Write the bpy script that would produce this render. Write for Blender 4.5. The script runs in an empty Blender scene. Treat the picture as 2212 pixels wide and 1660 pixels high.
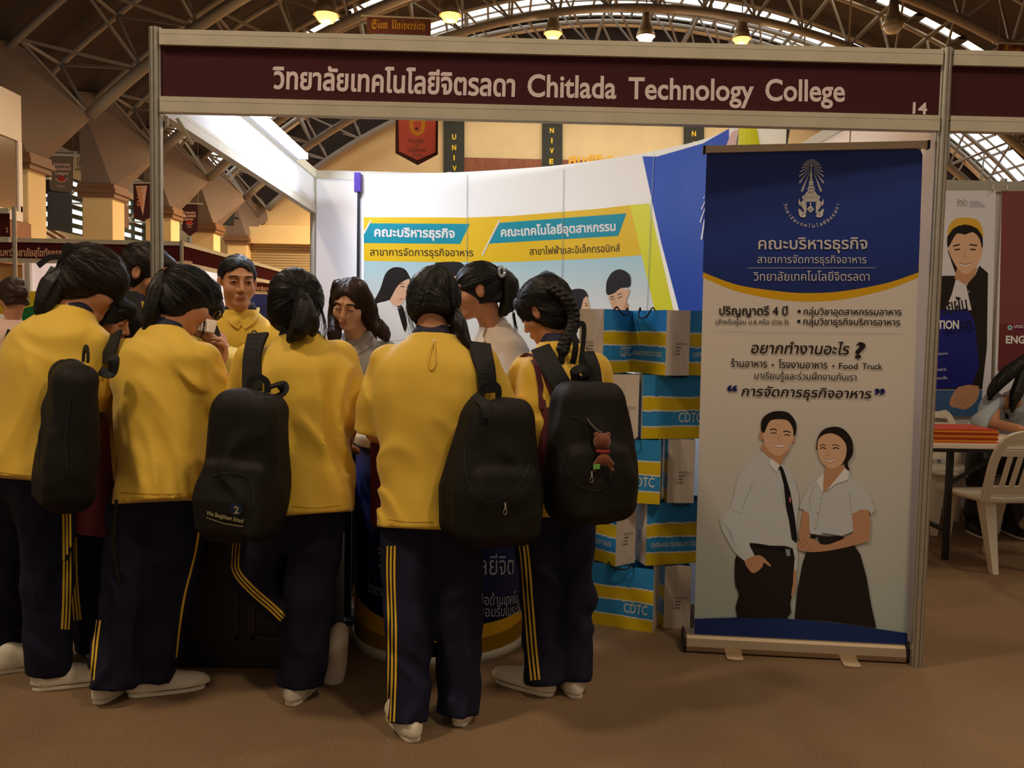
import bpy, bmesh, math, random
import numpy as np
from mathutils import Vector, Matrix
from mathutils.geometry import delaunay_2d_cdt, tessellate_polygon
SC = bpy.context.scene
COL = SC.collection
random.seed(7); RNG = np.random.default_rng(11)
# ------------------------------------------------------------------ camera
IW, IH, FPX = 2212, 1660, 1868.03
CP = np.array([1.34052, -3.47523, 1.36374])
PITCH, YAW, ROLL = 0.062893, -0.021368, 0.019109
_cz, _sz, _cp, _sp, _cr, _sr = math.cos(YAW), math.sin(YAW), math.cos(PITCH), math.sin(PITCH), math.cos(ROLL), math.sin(ROLL)
_Rz = np.array([[_cz, -_sz, 0], [_sz, _cz, 0], [0, 0, 1]]); _Rx = np.array([[1, 0, 0], [0, _cp, _sp], [0, -_sp, _cp]])
_rt, _up, FW = _Rz @ _Rx @ [1, 0, 0], _Rz @ _Rx @ [0, 0, 1], _Rz @ _Rx @ [0, 1, 0]
RT, UP = _rt * _cr + _up * _sr, -_rt * _sr + _up * _cr
cam = bpy.data.cameras.new('camera'); cam.sensor_width = 36; cam.sensor_fit = 'HORIZONTAL'; cam.lens = 36 * FPX / IW
cam.clip_start = 0.05; cam.clip_end = 200
camo = bpy.data.objects.new('camera', cam); COL.objects.link(camo)
camo.matrix_world = Matrix(((RT[0], UP[0], -FW[0], CP[0]), (RT[1], UP[1], -FW[1], CP[1]), (RT[2], UP[2], -FW[2], CP[2]), (0, 0, 0, 1)))
SC.camera = camo
# ------------------------------------------------------------------ light and exposure
vs = SC.view_settings; vs.view_transform = 'Standard'; vs.look = 'None'; vs.exposure = 0.1; vs.gamma = 1.0; vs.use_curve_mapping = False
SC.cycles.use_denoising = True; SC.cycles.max_bounces = 6; SC.cycles.diffuse_bounces = 3; SC.cycles.glossy_bounces = 3
SC.cycles.transparent_max_bounces = 8; SC.cycles.sample_clamp_indirect = 4.0
wd = bpy.data.worlds.new('hall_air'); SC.world = wd; wd.use_nodes = True
wd.node_tree.nodes['Background'].inputs[0].default_value = (1.0, 0.80, 0.58, 1)
wd.node_tree.nodes['Background'].inputs[1].default_value = 0.2
def lamp(name, kind, loc, power, col, size=0.3, aim=None, spot=None, sizey=None):
    l = bpy.data.lights.new(name, kind); l.energy = power; l.color = col
    if kind == 'AREA':
        l.size = size
        if sizey: l.shape = 'RECTANGLE'; l.size_y = sizey
    else: l.shadow_soft_size = size
    if spot: l.spot_size = math.radians(spot); l.spot_blend = 0.6
    o = bpy.data.objects.new(name, l); COL.objects.link(o); o.location = loc
    if aim is not None:
        o.rotation_euler = (Vector(aim) - Vector(loc)).to_track_quat('-Z', 'Y').to_euler()
    return o
WARM = (1.0, 0.80, 0.56)
# the hall's high-bay lamps, hung in rows under the roof (those overhead and behind: out of frame, lights only)
for i, (x, y, z, p) in enumerate([(-1.9, -1.9, 6.4, 500), (3.6, -3.2, 6.8, 350), (8.5, -0.5, 8.2, 300), (-3, 5.5, 7.8, 300), (5.2, 5.5, 8.2, 260), (11.5, 6, 8, 350)]):
    lamp('unseen_hall_light', 'SPOT', (x, y, z), p, WARM, 0.3, (x, y + .01, 0), 150)
for i, (x, y, z, p) in enumerate([(-1, 22.0, 7.2, 3600), (5.0, 22.0, 7.6, 3600), (11, 22, 7.2, 2400), (-3.6, 10.5, 6.6, 240), (-4.0, 17, 6.4, 260)]):  # lights without fixtures, added to brighten the end wall and left columns
    lamp('unseen_hall_light', 'SPOT', (x, y, z), p, (1.0, 0.78, 0.47), 0.3, (x, y + .01, 0), 165)
lamp('skylight_daylight', 'AREA', (5.3, 23.6, 9.6), 500, (0.85, 0.95, 1.0), 12, (5.3, 22, 0), sizey=2.4)
# ------------------------------------------------------------------ projection helpers
def ray(px, py): return FW + RT * ((px - IW / 2) / FPX) + UP * ((IH / 2 - py) / FPX)
def P(px, py, Y):
    d = ray(px, py); return CP + d * ((Y - CP[1]) / d[1])
def PX(px, py, X):
    d = ray(px, py); return CP + d * ((X - CP[0]) / d[0])
def PZ(px, py, Z=0.0):
    d = ray(px, py); return CP + d * ((Z - CP[2]) / d[2])
V = lambda *a: np.array(a, float)
def nrm(v): v = np.asarray(v, float); return v / max(1e-9, np.linalg.norm(v))
# ------------------------------------------------------------------ materials
MATS = {}
def srgb(c):
    c = [x / 255 for x in c]
    return tuple((x / 12.92 if x <= 0.04045 else ((x + 0.055) / 1.055) ** 2.4) for x in c)
def mat(name, rgb, rough=0.6, metal=0.0, noise=0.0, nscale=8.0, bump=0.0, bscale=60.0, emit=None, estr=0.0, spec=0.4, stretch=None, lin=False, alpha=None, sheen=0.0):
    if name in MATS: return MATS[name]
    m = bpy.data.materials.new(name); m.use_nodes = True; nt = m.node_tree; b = nt.nodes['Principled BSDF']
    c = tuple(rgb) if lin else srgb(rgb)
    b.inputs['Base Color'].default_value = (*c, 1); b.inputs['Roughness'].default_value = rough; b.inputs['Metallic'].default_value = metal
    b.inputs['Specular IOR Level'].default_value = spec
    if sheen: b.inputs['Sheen Weight'].default_value = sheen
    if noise or bump:
        tc = nt.nodes.new('ShaderNodeTexCoord'); mp = nt.nodes.new('ShaderNodeMapping'); nt.links.new(tc.outputs['Object'], mp.inputs[0])
        if stretch: mp.inputs['Scale'].default_value = stretch
    if noise:
        n = nt.nodes.new('ShaderNodeTexNoise'); n.inputs['Scale'].default_value = nscale; n.inputs['Detail'].default_value = 4
        nt.links.new(mp.outputs[0], n.inputs['Vector'])
        r = nt.nodes.new('ShaderNodeMapRange'); r.inputs['From Min'].default_value = 0.3; r.inputs['From Max'].default_value = 0.7
        r.inputs['To Min'].default_value = 1 - noise; r.inputs['To Max'].default_value = 1 + noise
        nt.links.new(n.outputs[0], r.inputs[0])
        mx = nt.nodes.new('ShaderNodeVectorMath'); mx.operation = 'SCALE'; mx.inputs[0].default_value = c
        nt.links.new(r.outputs[0], mx.inputs['Scale']); nt.links.new(mx.outputs[0], b.inputs['Base Color'])
    if bump:
        n2 = nt.nodes.new('ShaderNodeTexNoise'); n2.inputs['Scale'].default_value = bscale; n2.inputs['Detail'].default_value = 3
        nt.links.new(mp.outputs[0], n2.inputs['Vector'])
        bp = nt.nodes.new('ShaderNodeBump'); bp.inputs['Strength'].default_value = bump; bp.inputs['Distance'].default_value = 0.01
        nt.links.new(n2.outputs[0], bp.inputs['Height']); nt.links.new(bp.outputs[0], b.inputs['Normal'])
    if emit is not None:
        b.inputs['Emission Color'].default_value = (*srgb(emit), 1); b.inputs['Emission Strength'].default_value = estr
    MATS[name] = m; return m
def glow(name, rgb, s): return mat(name, rgb, emit=rgb, estr=s)
# ------------------------------------------------------------------ objects
def tag(o, label=None, cat=None, group=None, kind=None):
    if label: o['label'] = label
    if cat: o['category'] = cat
    if group: o['group'] = group
    if kind: o['kind'] = kind
    return o
def thing(name, label, cat, loc=(0, 0, 0), group=None):
    o = bpy.data.objects.new(name, None); COL.objects.link(o); o.location = [float(v) for v in loc]; o.empty_display_size = 0.1
    return tag(o, label, cat, group)
def mesh_obj(name, verts, faces, mats, parent=None, mi=None, smooth=False, loc=None):
    """verts are world coordinates; the object's origin goes to its parent's place (or loc)"""
    me = bpy.data.meshes.new(name)
    o = bpy.data.objects.new(name, me); COL.objects.link(o)
    base = np.zeros(3)
    q = parent
    while q is not None: base = base + np.array(q.location); q = q.parent
    v = np.asarray(verts, float).reshape(-1, 3)
    off = np.array(loc, float) if loc is not None else (v.mean(0) if parent is None and len(v) else np.zeros(3))
    v = v - base - off
    o.location = off
    if isinstance(faces, np.ndarray): faces = faces.tolist()
    me.from_pydata(v.tolist(), [], faces)
    if not isinstance(mats, (list, tuple)): mats = [mats]
    for m in mats: me.materials.append(m)
    if mi is not None: me.polygons.foreach_set('material_index', np.asarray(mi, np.int32))
    if smooth: me.polygons.foreach_set('use_smooth', np.ones(len(me.polygons), bool))
    me.update()
    if parent is not None: o.parent = parent
    return o
class MB:
    def __init__(s): s.v = []; s.f = []; s.m = []; s.n = 0
    def add(s, v, f, m=0):
        v = np.asarray(v, float).reshape(-1, 3); s.v.append(v)
        s.f += [[i + s.n for i in q] for q in f]; s.m += [m] * len(f); s.n += len(v); return s
    def box(s, lo, hi, m=0):
        (a, b, c), (d, e, f) = lo, hi
        return s.add([(a, b, c), (d, b, c), (d, e, c), (a, e, c), (a, b, f), (d, b, f), (d, e, f), (a, e, f)],
                     [(3, 2, 1, 0), (4, 5, 6, 7), (0, 1, 5, 4), (1, 2, 6, 5), (2, 3, 7, 6), (3, 0, 4, 7)], m)
    def bar(s, a, b, w, h, up=(0, 0, 1), m=0):
        """box section w (across) by h (along up) from a to b"""
        a, b = V(*a), V(*b); d = nrm(b - a); u = V(*up); u = u - d * (u @ d)
        if np.linalg.norm(u) < 1e-4: u = V(0, 1, 0) - d * d[1]
        u = nrm(u); r = np.cross(d, u)
        q = [(-1, -1), (1, -1), (1, 1), (-1, 1)]
        v = [p + r * (x * w / 2) + u * (y * h / 2) for p in (a, b) for x, y in q]
        return s.add(v, [(3, 2, 1, 0), (4, 5, 6, 7), (0, 1, 5, 4), (1, 2, 6, 5), (2, 3, 7, 6), (3, 0, 4, 7)], m)
    def tube(s, pts, r, n=8, m=0, caps=True):
        pts = np.asarray(pts, float); N = len(pts); r = np.broadcast_to(np.asarray(r, float), (N,))
        tan = np.gradient(pts, axis=0); ref = V(0, 0, 1) if abs(nrm(tan[0])[2]) < .9 else V(0, 1, 0)
        vs = []
        for i in range(N):
            t = nrm(tan[i]); u = nrm(ref - t * (ref @ t)); w = np.cross(t, u); ref = u
            for k in range(n):
                a = 2 * math.pi * k / n; vs.append(pts[i] + r[i] * (u * math.cos(a) + w * math.sin(a)))
        f = [(i * n + k, i * n + (k + 1) % n, (i + 1) * n + (k + 1) % n, (i + 1) * n + k) for i in range(N - 1) for k in range(n)]
        if caps: f += [tuple(range(n))[::-1], tuple((N - 1) * n + k for k in range(n))]
        return s.add(vs, f, m)
    def ribbon(s, pts, nor, w, t, m=0):
        """flat band along pts, facing nor, width w, thickness t"""
        pts = np.asarray(pts, float); N = len(pts); nor = np.asarray(nor, float)
        if nor.ndim == 1: nor = np.repeat(nor[None], N, 0)
        w = np.broadcast_to(np.asarray(w, float), (N,)); tan = np.gradient(pts, axis=0); vs = []
        for i in range(N):
            d = nrm(tan[i]); n = nrm(nor[i] - d * (nor[i] @ d)); r = np.cross(d, n)
            for a, b in ((-1, -.5), (1, -.5), (1, .5), (-1, .5)): vs.append(pts[i] + r * a * w[i] / 2 + n * b * t)
        f = [(i * 4 + k, i * 4 + (k + 1) % 4, i * 4 + 4 + (k + 1) % 4, i * 4 + 4 + k) for i in range(N - 1) for k in range(4)]
        f += [(3, 2, 1, 0), tuple((N - 1) * 4 + k for k in range(4))]
        return s.add(vs, f, m)
    def lathe(s, c, prof, n=32, m=0, sx=1.0, sy=1.0, ax=None):
        """revolve (r, z) about a vertical axis through c (or about frame ax = 3 vectors)"""
        c = V(*c); ax = ax or (V(1, 0, 0), V(0, 1, 0), V(0, 0, 1)); vs = []
        for r, z in prof:
            for k in range(n):
                a = 2 * math.pi * k / n; vs.append(c + ax[0] * (r * sx * math.cos(a)) + ax[1] * (r * sy * math.sin(a)) + ax[2] * z)
        L = len(prof)
        f = [(i * n + k, i * n + (k + 1) % n, (i + 1) * n + (k + 1) % n, (i + 1) * n + k) for i in range(L - 1) for k in range(n)]
        f += [tuple(range(n))[::-1], tuple((L - 1) * n + k for k in range(n))]
        return s.add(vs, f, m)
    def prism(s, poly, n, m=0):
        """polygon (3-D points) extruded by vector n"""
        poly = [V(*p) for p in poly]; k = len(poly); n = V(*n)
        return s.add(poly + [p + n for p in poly], [tuple(range(k))[::-1], tuple(range(k, 2 * k))] + [(i, (i + 1) % k, k + (i + 1) % k, k + i) for i in range(k)], m)
    def obj(s, name, mats, parent=None, smooth=False, loc=None):
        v = np.concatenate(s.v) if s.v else np.zeros((0, 3))
        o = mesh_obj(name, v, s.f, mats, parent, s.m if len(s.m) else None, smooth, loc)
        bm = bmesh.new(); bm.from_mesh(o.data); bmesh.ops.recalc_face_normals(bm, faces=bm.faces); bm.to_mesh(o.data); bm.free()
        return o
def bevel(o, w=0.004, seg=2):
    m = o.modifiers.new('soft_edge', 'BEVEL'); m.width = w; m.segments = seg; m.limit_method = 'ANGLE'; m.angle_limit = 0.6; return o
def hull(pts):
    bm = bmesh.new()
    for p in pts: bm.verts.new(p)
    r = bmesh.ops.convex_hull(bm, input=bm.verts)
    bm.verts.ensure_lookup_table(); bm.verts.index_update()
    v = [tuple(x.co) for x in bm.verts]; f = [[q.index for q in fc.verts] for fc in bm.faces]; bm.free(); return v, f
def spline(pts, n=8, closed=False):
    """Catmull-Rom through the points"""
    p = np.asarray(pts, float); N = len(p); out = []
    R = range(N if closed else N - 1)
    for i in R:
        if closed: a, b, c, d = p[(i - 1) % N], p[i], p[(i + 1) % N], p[(i + 2) % N]
        else: a, b, c, d = p[max(i - 1, 0)], p[i], p[i + 1], p[min(i + 2, N - 1)]
        for k in range(n):
            t = k / n; out.append(.5 * ((2 * b) + (c - a) * t + (2 * a - 5 * b + 4 * c - d) * t * t + (3 * b - a - 3 * c + d) * t ** 3))
    if not closed: out.append(p[-1])
    return np.array(out)
# ------------------------------------------------------------------ lettering: outlines filled by the non-zero rule
_GL = {}
def glyph2d(s, bold=0.0, font=None):
    key = (s, bold, font)
    if key in _GL: return _GL[key]
    cu = bpy.data.curves.new('t', 'FONT'); cu.body = s; cu.fill_mode = 'NONE'; cu.resolution_u = 4
    o = bpy.data.objects.new('t', cu); COL.objects.link(o); bpy.context.view_layer.update()
    me = o.to_mesh()
    v = np.array([x.co[:2] for x in me.vertices]).reshape(-1, 2); nx = {}
    for e in me.edges: nx.setdefault(e.vertices[0], []).append(e.vertices[1]); nx.setdefault(e.vertices[1], []).append(e.vertices[0])
    cont = []; seen = set()
    for i in range(len(v)):
        if i in seen or i not in nx: continue
        loop = [i]; seen.add(i); cur = i
        while True:
            c = [j for j in nx[cur] if j not in seen]
            if not c: break
            cur = min(c) if len(loop) == 1 else c[0]; loop.append(cur); seen.add(cur)
        if len(loop) > 2: cont.append(v[loop])
    o.to_mesh_clear(); bpy.data.objects.remove(o); bpy.data.curves.remove(cu)
    ar = lambda c: .5 * np.sum(c[:, 0] * np.roll(c[:, 1], -1) - np.roll(c[:, 0], -1) * c[:, 1])
    if cont:
        A_ = [ar(c) for c in cont]
        def outer_sign(i):
            best = (abs(A_[i]), A_[i])
            for j, c in enumerate(cont):
                if j != i and abs(A_[j]) > best[0] and inside(c, *cont[i][0]): best = (abs(A_[j]), A_[j])
            return np.sign(best[1]) or 1
        SG = [outer_sign(i) for i in range(len(cont))]
        res = []
        for c, sg in zip(cont, SG):
            d = np.linalg.norm(c - np.roll(c, 1, 0), axis=1); c = c[d > 1e-5]
            if len(c) < 3: continue
            if bold:
                e1 = c - np.roll(c, 1, 0); e2 = np.roll(c, -1, 0) - c
                n1 = np.stack([e1[:, 1], -e1[:, 0]], 1); n2 = np.stack([e2[:, 1], -e2[:, 0]], 1)
                n1 /= np.linalg.norm(n1, axis=1, keepdims=True) + 1e-9; n2 /= np.linalg.norm(n2, axis=1, keepdims=True) + 1e-9
                m = n1 + n2; q = np.maximum(.5, (m * m).sum(1)); m = m * (2 / q)[:, None] if True else m
                c = c + sg * bold * m * 1.0
            res.append(c)
        cont = res
        pts = np.concatenate(cont); ed = []; k = 0
        for c in cont: ed += [(k + i, k + (i + 1) % len(c)) for i in range(len(c))]; k += len(c)
        ov, oe, of, *_ = delaunay_2d_cdt([Vector(p) for p in pts], ed, [], 0, 1e-6)
        ov = np.array([x[:] for x in ov]); of = np.array([f for f in of if len(f) == 3])
        cen = ov[of].mean(1); wn = np.zeros(len(cen))
        for c in cont:
            a, b = c, np.roll(c, -1, 0)
            for (x0, y0), (x1, y1) in zip(a, b):
                side = (x1 - x0) * (cen[:, 1] - y0) - (cen[:, 0] - x0) * (y1 - y0)
                wn += ((y0 <= cen[:, 1]) & (y1 > cen[:, 1]) & (side > 0)); wn -= ((y0 > cen[:, 1]) & (y1 <= cen[:, 1]) & (side < 0))
        keep = wn != 0
        r = (ov, of[keep])
    else: r = (np.zeros((0, 2)), np.zeros((0, 3), int))
    _GL[key] = r; return r
class Print:
    """flat artwork on a surface; fn(px, py) gives the surface point, nor(p) its outward normal. Coordinates: photo pixels via (ox, oy, sc)."""
    def __init__(s, hit, o=(0, 0), sc=1.0, step=None, dl=0.0006): s.hit = hit; s.o = o; s.sc = sc; s.step = step; s.layers = {}; s.k = 0; s.dl = dl
    def zoom(s, ox, oy, sc): s.o = (ox, oy); s.sc = sc; return s
    def xy(s, p): p = np.asarray(p, float); return p / s.sc + np.array(s.o)
    def put(s, pts, tris, m, lift=None, flat=0):
        if lift is None: s.k += not flat; lift = (s.k + flat) * s.dl + (.0009 if flat and s.step else 0)
        d = s.layers.setdefault(m, MB()); v = [s.hit(x, y, lift) for x, y in pts]; d.add(v, [list(map(int, t)) for t in tris]); return s
    def poly(s, pts, m, smooth=0, flat=0):
        p = s.xy(pts)
        if smooth: p = spline(p, smooth, True)
        if s.step:
            lo, hi = p.min(0), p.max(0); gx = np.arange(lo[0] + s.step * .5, hi[0], s.step)
            inner = []
            out = []
            for i in range(len(p)):
                a, b = p[i], p[(i + 1) % len(p)]; n = max(1, int(np.linalg.norm(b - a) / s.step))
                out += [a + (b - a) * k / n for k in range(n)]
            ed = [(i, (i + 1) % len(out)) for i in range(len(out))]
            for x in gx:
                for y in np.arange(lo[1] + s.step * .5, hi[1], s.step):
                    if inside(out, x, y): inner.append((x, y))
            allp = [Vector(q) for q in out] + [Vector(q) for q in inner]
            ov, oe, of, *_ = delaunay_2d_cdt(allp, ed, [], 1, 1e-5)
            return s.put([q[:] for q in ov], of, m, None, flat)
        ed = [(i, (i + 1) % len(p)) for i in range(len(p))]
        ov, oe, of, *_ = delaunay_2d_cdt([Vector(q) for q in p], ed, [], 1, 1e-5)
        return s.put([q[:] for q in ov], of, m, None, flat)
    def line(s, pts, w, m, smooth=0):
        p = np.asarray(pts, float)
        if smooth: p = spline(p, smooth)
        t = np.gradient(p, axis=0); n = np.stack([-t[:, 1], t[:, 0]], 1); n /= np.linalg.norm(n, axis=1, keepdims=True) + 1e-9
        w = np.broadcast_to(np.asarray(w, float), (len(p),))[:, None] / 2
        return s.quadstrip(p + n * w, p - n * w, m)
    def quadstrip(s, a, b, m):
        a, b = s.xy(a), s.xy(b); N = len(a)
        return s.put(np.concatenate([a, b]), [(i, i + 1, N + i + 1, N + i) for i in range(N - 1)], m, None, 1)
    def ell(s, c, rx, ry, m, n=20, rot=0.0):
        a = np.linspace(0, 2 * math.pi, n, endpoint=False); x, y = rx * np.cos(a), ry * np.sin(a)
        return s.poly(np.stack([c[0] + x * math.cos(rot) - y * math.sin(rot), c[1] + x * math.sin(rot) + y * math.cos(rot)], 1), m)
    def text(s, t, a, b, h, m, bold=0.0, shear=0.0, ref=None):
        """baseline from a to b (ink width), h = height of one em-ish unit in these coordinates; None keeps proportion"""
        ov, of = glyph2d(t, bold)
        if not len(of): return s
        x0, x1 = ov[of.ravel(), 0].min(), ov[of.ravel(), 0].max()
        a, b = np.array(a, float), np.array(b, float); d = b - a; L = np.linalg.norm(d); sx = L / (x1 - x0)
        u = d / L; w = np.array([u[1], -u[0]])
        sy = sx if h is None else h
        q = a + u * ((ov[:, :1] - x0) * sx + ov[:, 1:] * shear * sy) + w * (ov[:, 1:] * sy)
        return s.put(s.xy(q), of, m, None, 1)
    def build(s, name, parent):
        r = []
        for m, d in s.layers.items():
            nm = name if isinstance(name, str) else name.get(m, name[None])
            r.append(d.obj(nm, m, parent))
        return r
    def build_one(s, name, parent):
        ms = list(s.layers); mb = MB()
        for i, m in enumerate(ms):
            d = s.layers[m]; mb.add(np.concatenate(d.v), d.f, i)
        v = np.concatenate(mb.v); return mesh_obj(name, v, mb.f, ms, parent, mb.m)
def inside(poly, x, y):
    c = False; n = len(poly); j = n - 1
    for i in range(n):
        xi, yi = poly[i]; xj, yj = poly[j]
        if (yi > y) != (yj > y) and x < (xj - xi) * (y - yi) / (yj - yi) + xi: c = not c
        j = i
    return c
def plane_hit(o, n):
    """photo pixel -> point on the plane through o facing n (lifted towards the viewer's side)"""
    o = np.asarray(o, float); n = nrm(n)
    def f(px, py, lift=0.0):
        d = ray(px, py); t = ((o - CP) @ n) / (d @ n); return CP + d * t + n * lift
    return f
# ------------------------------------------------------------------ shared materials
M_ALU = mat('aluminium', (196, 190, 178), 0.38, 0.75, noise=0.06, nscale=30)
M_ALU2 = mat('rail_aluminium', (205, 196, 176), 0.5, 0.15, noise=0.07, nscale=9)
M_GROOVE = mat('groove_dark', (62, 54, 44), 0.7)
M_WHITEP = mat('white_panel', (226, 222, 226), 0.55)
M_MAROON = mat('maroon_vinyl', (72, 33, 37), 0.6, noise=0.05, nscale=300, spec=.12)
M_LETTER = mat('sign_letter', (236, 216, 218), 0.5)
M_CREAM = mat('cream_plaster', (228, 192, 134), 0.8, noise=0.05, nscale=1.2)
M_CREAM2 = mat('pale_plaster', (214, 205, 190), 0.8)
M_CONC = mat('brown_concrete', (128, 104, 86), 0.85, noise=0.06, nscale=2)
M_STEEL = mat('painted_steel', (138, 124, 108), 0.6, 0.1)
M_DECK = mat('dark_roof_deck', (52, 38, 28), 0.9, noise=0.1, nscale=1.5)
M_WOOD = mat('red_wood', (140, 78, 44), 0.55, noise=0.22, nscale=3, stretch=(6, 6, .6))
M_BLACK = mat('black_plastic', (24, 22, 22), 0.5)
M_SKY = glow('daylight_glass', (232, 246, 255), 2.6)
M_WIN = glow('window_daylight', (236, 248, 246), 1.5)
M_TUBE = glow('fluorescent_tube', (220, 232, 255), 135)
M_LAMPG = glow('sodium_lamp', (255, 170, 60), 7)
# ------------------------------------------------------------------ floor
def carpet():
    m = bpy.data.materials.new('brown_carpet'); m.use_nodes = True; nt = m.node_tree; b = nt.nodes['Principled BSDF']; N = nt.nodes.new; L = nt.links.new
    tc = N('ShaderNodeTexCoord')
    n1 = N('ShaderNodeTexNoise'); n1.inputs['Scale'].default_value = 210; n1.inputs['Detail'].default_value = 4; L(tc.outputs['Object'], n1.inputs['Vector'])
    n2 = N('ShaderNodeTexNoise'); n2.inputs['Scale'].default_value = 0.9; n2.inputs['Detail'].default_value = 5; L(tc.outputs['Object'], n2.inputs['Vector'])
    br = N('ShaderNodeTexBrick'); br.inputs['Scale'].default_value = 1; br.offset = 0; br.inputs['Brick Width'].default_value = 4; br.inputs['Row Height'].default_value = 2
    br.inputs['Mortar Size'].default_value = 0.006; br.inputs['Mortar Smooth'].default_value = 0.3
    br.inputs['Color1'].default_value = br.inputs['Color2'].default_value = (1, 1, 1, 1); br.inputs['Mortar'].default_value = (1.07, 1.06, 1.05, 1)
    mp = N('ShaderNodeMapping'); mp.inputs['Location'].default_value = (-0.22, 0.05, 0); L(tc.outputs['Object'], mp.inputs[0]); L(mp.outputs[0], br.inputs['Vector'])
    r1 = N('ShaderNodeMapRange'); r1.inputs[1].default_value = .25; r1.inputs[2].default_value = .75; r1.inputs[3].default_value = .55; r1.inputs[4].default_value = 1.45; L(n1.outputs[0], r1.inputs[0])
    r2 = N('ShaderNodeMapRange'); r2.inputs[1].default_value = .3; r2.inputs[2].default_value = .7; r2.inputs[3].default_value = .82; r2.inputs[4].default_value = 1.18; L(n2.outputs[0], r2.inputs[0])
    mu = N('ShaderNodeMath'); mu.operation = 'MULTIPLY'; L(r1.outputs[0], mu.inputs[0]); L(r2.outputs[0], mu.inputs[1])
    v = N('ShaderNodeVectorMath'); v.operation = 'SCALE'; v.inputs[0].default_value = srgb((128, 102, 76)); L(mu.outputs[0], v.inputs['Scale'])
    v2 = N('ShaderNodeVectorMath'); v2.operation = 'MULTIPLY'; L(v.outputs[0], v2.inputs[0]); L(br.outputs['Color'], v2.inputs[1]); L(v2.outputs[0], b.inputs['Base Color'])
    bp = N('ShaderNodeBump'); bp.inputs['Strength'].default_value = .5; bp.inputs['Distance'].default_value = .004; L(n1.outputs[0], bp.inputs['Height']); L(bp.outputs[0], b.inputs['Normal'])
    b.inputs['Roughness'].default_value = .85; b.inputs['Specular IOR Level'].default_value = .25
    return m
mb = MB().add([(-14, -7, 0), (24, -7, 0), (24, 28, 0), (-14, 28, 0)], [(0, 1, 2, 3)])
tag(mesh_obj('floor', mb.v[0], mb.f, carpet(), loc=(0, 0, 0)), kind='structure')
# ------------------------------------------------------------------ hall shell: barrel roof, end wall, left wall
HX, HZ, RD, RC = 5.34, -6.76, 18.45, 16.75      # arch centre, roof radius, lower chord radius
def arc(r, x0, x1, n):
    a0, a1 = math.acos((x0 - HX) / r), math.acos((x1 - HX) / r)
    return [(HX + r * math.cos(a), HZ + r * math.sin(a)) for a in np.linspace(a0, a1, n)]
def vault(y0, y1, r=RD, n=48, x0=-8.6, x1=19.2):
    p = arc(r, x0, x1, n); v = [(x, y, z) for y in (y0, y1) for x, z in p]
    return v, [(i, i + 1, n + i + 1, n + i) for i in range(n - 1)]
mb = MB()
for a, b in ((2.0, 20.4), (20.8, 23.5), (25.5, 26.6)): mb.add(*vault(a, b))
tag(mb.obj('ceiling', M_DECK), kind='structure')
mb = MB(); v, f = vault(23.5, 25.5, RD + .05); mb.add(v, f); wn = mb.obj('window_1', M_SKY); tag(wn, kind='structure')
mb = MB()
for k in range(0, 47):
    x, z = arc(RD - .02, -8.6, 19.2, 48)[k]; mb.bar((x, 23.5, z), (x, 25.5, z), .07, .07)
for y in (24.0, 24.5, 25.0): mb.tube([(x, y, z) for x, z in arc(RD - .04, -8.6, 19.2, 48)], .035, 5)
mb.obj('mullions', M_STEEL, wn)
mb = MB(); mb.add(*vault(25.2, 25.5, RD - .35)); mb.obj('curb', M_CREAM2, wn)
mb = MB(); v, f = vault(20.4, 20.8, RD + .05); mb.add(v, f); wn = mb.obj('window_2', glow('slit_daylight', (255, 246, 214), 3.4)); tag(wn, kind='structure')
mb = MB()
for k in range(1, 47, 2):
    x, z = arc(RD - .02, -8.6, 19.2, 48)[k]; mb.bar((x, 20.35, z), (x, 20.85, z), .3, .08)
mb.obj('mullions', M_DECK, wn)
# end wall with its dark gable band
ew = arc(RD, -8.9, 19.2, 40); YE = 26.6
mb = MB(); mb.add([(x, YE, z) for x, z in ew] + [(19.2, YE, -.02), (-8.9, YE, -.02)], [tuple(range(42))]); tag(mb.obj('wall_back', M_CREAM), kind='structure')
mb = MB(); o_, i_ = arc(RD - .02, -8.0, 18.6, 40), arc(16.95, -6.5, 17.2, 40)
mb.add([(x, YE - .35, z) for x, z in o_] + [(x, YE - .35, z) for x, z in i_] + [(x, YE - .05, z) for x, z in i_],
       [(k, k + 1, 41 + k, 40 + k) for k in range(39)] + [(40 + k, 41 + k, 81 + k, 80 + k) for k in range(39)]); tag(mb.obj('trim_1', M_DECK), kind='structure')
mb = MB(); zt = P(1080, 343, YE)[2]
mb.box((P(1003, 360, YE)[0], YE - .08, 5.2), (P(1600, 300, YE)[0], YE - .01, zt)); tag(mb.obj('trim_2', M_WOOD), kind='structure')
# roller shutter door in the end wall's left corner, under a cream beam
x0, x1 = P(541, 560, YE)[0], 0.6; zs = P(600, 530, YE)[2]
mb = MB()
for k in range(46):
    z = zs * k / 46; mb.box((x0, YE - .25, z), (x1, YE - .17, z + zs / 46 * .82))
mb.box((x0, YE - .19, 0), (x1, YE - .14, zs))
tag(mb.obj('door_1', mat('shutter_steel', (176, 150, 110), .5, .2)), kind='structure')
mb = MB(); mb.box((x0 - .25, YE - .6, zs), (x1, YE - .02, zs + .55)); mb.box((x0 + .4, YE - .45, zs + .55), (x1, YE - .02, zs + .62)); tag(mb.obj('trim_3', M_CREAM), kind='structure')
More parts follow.
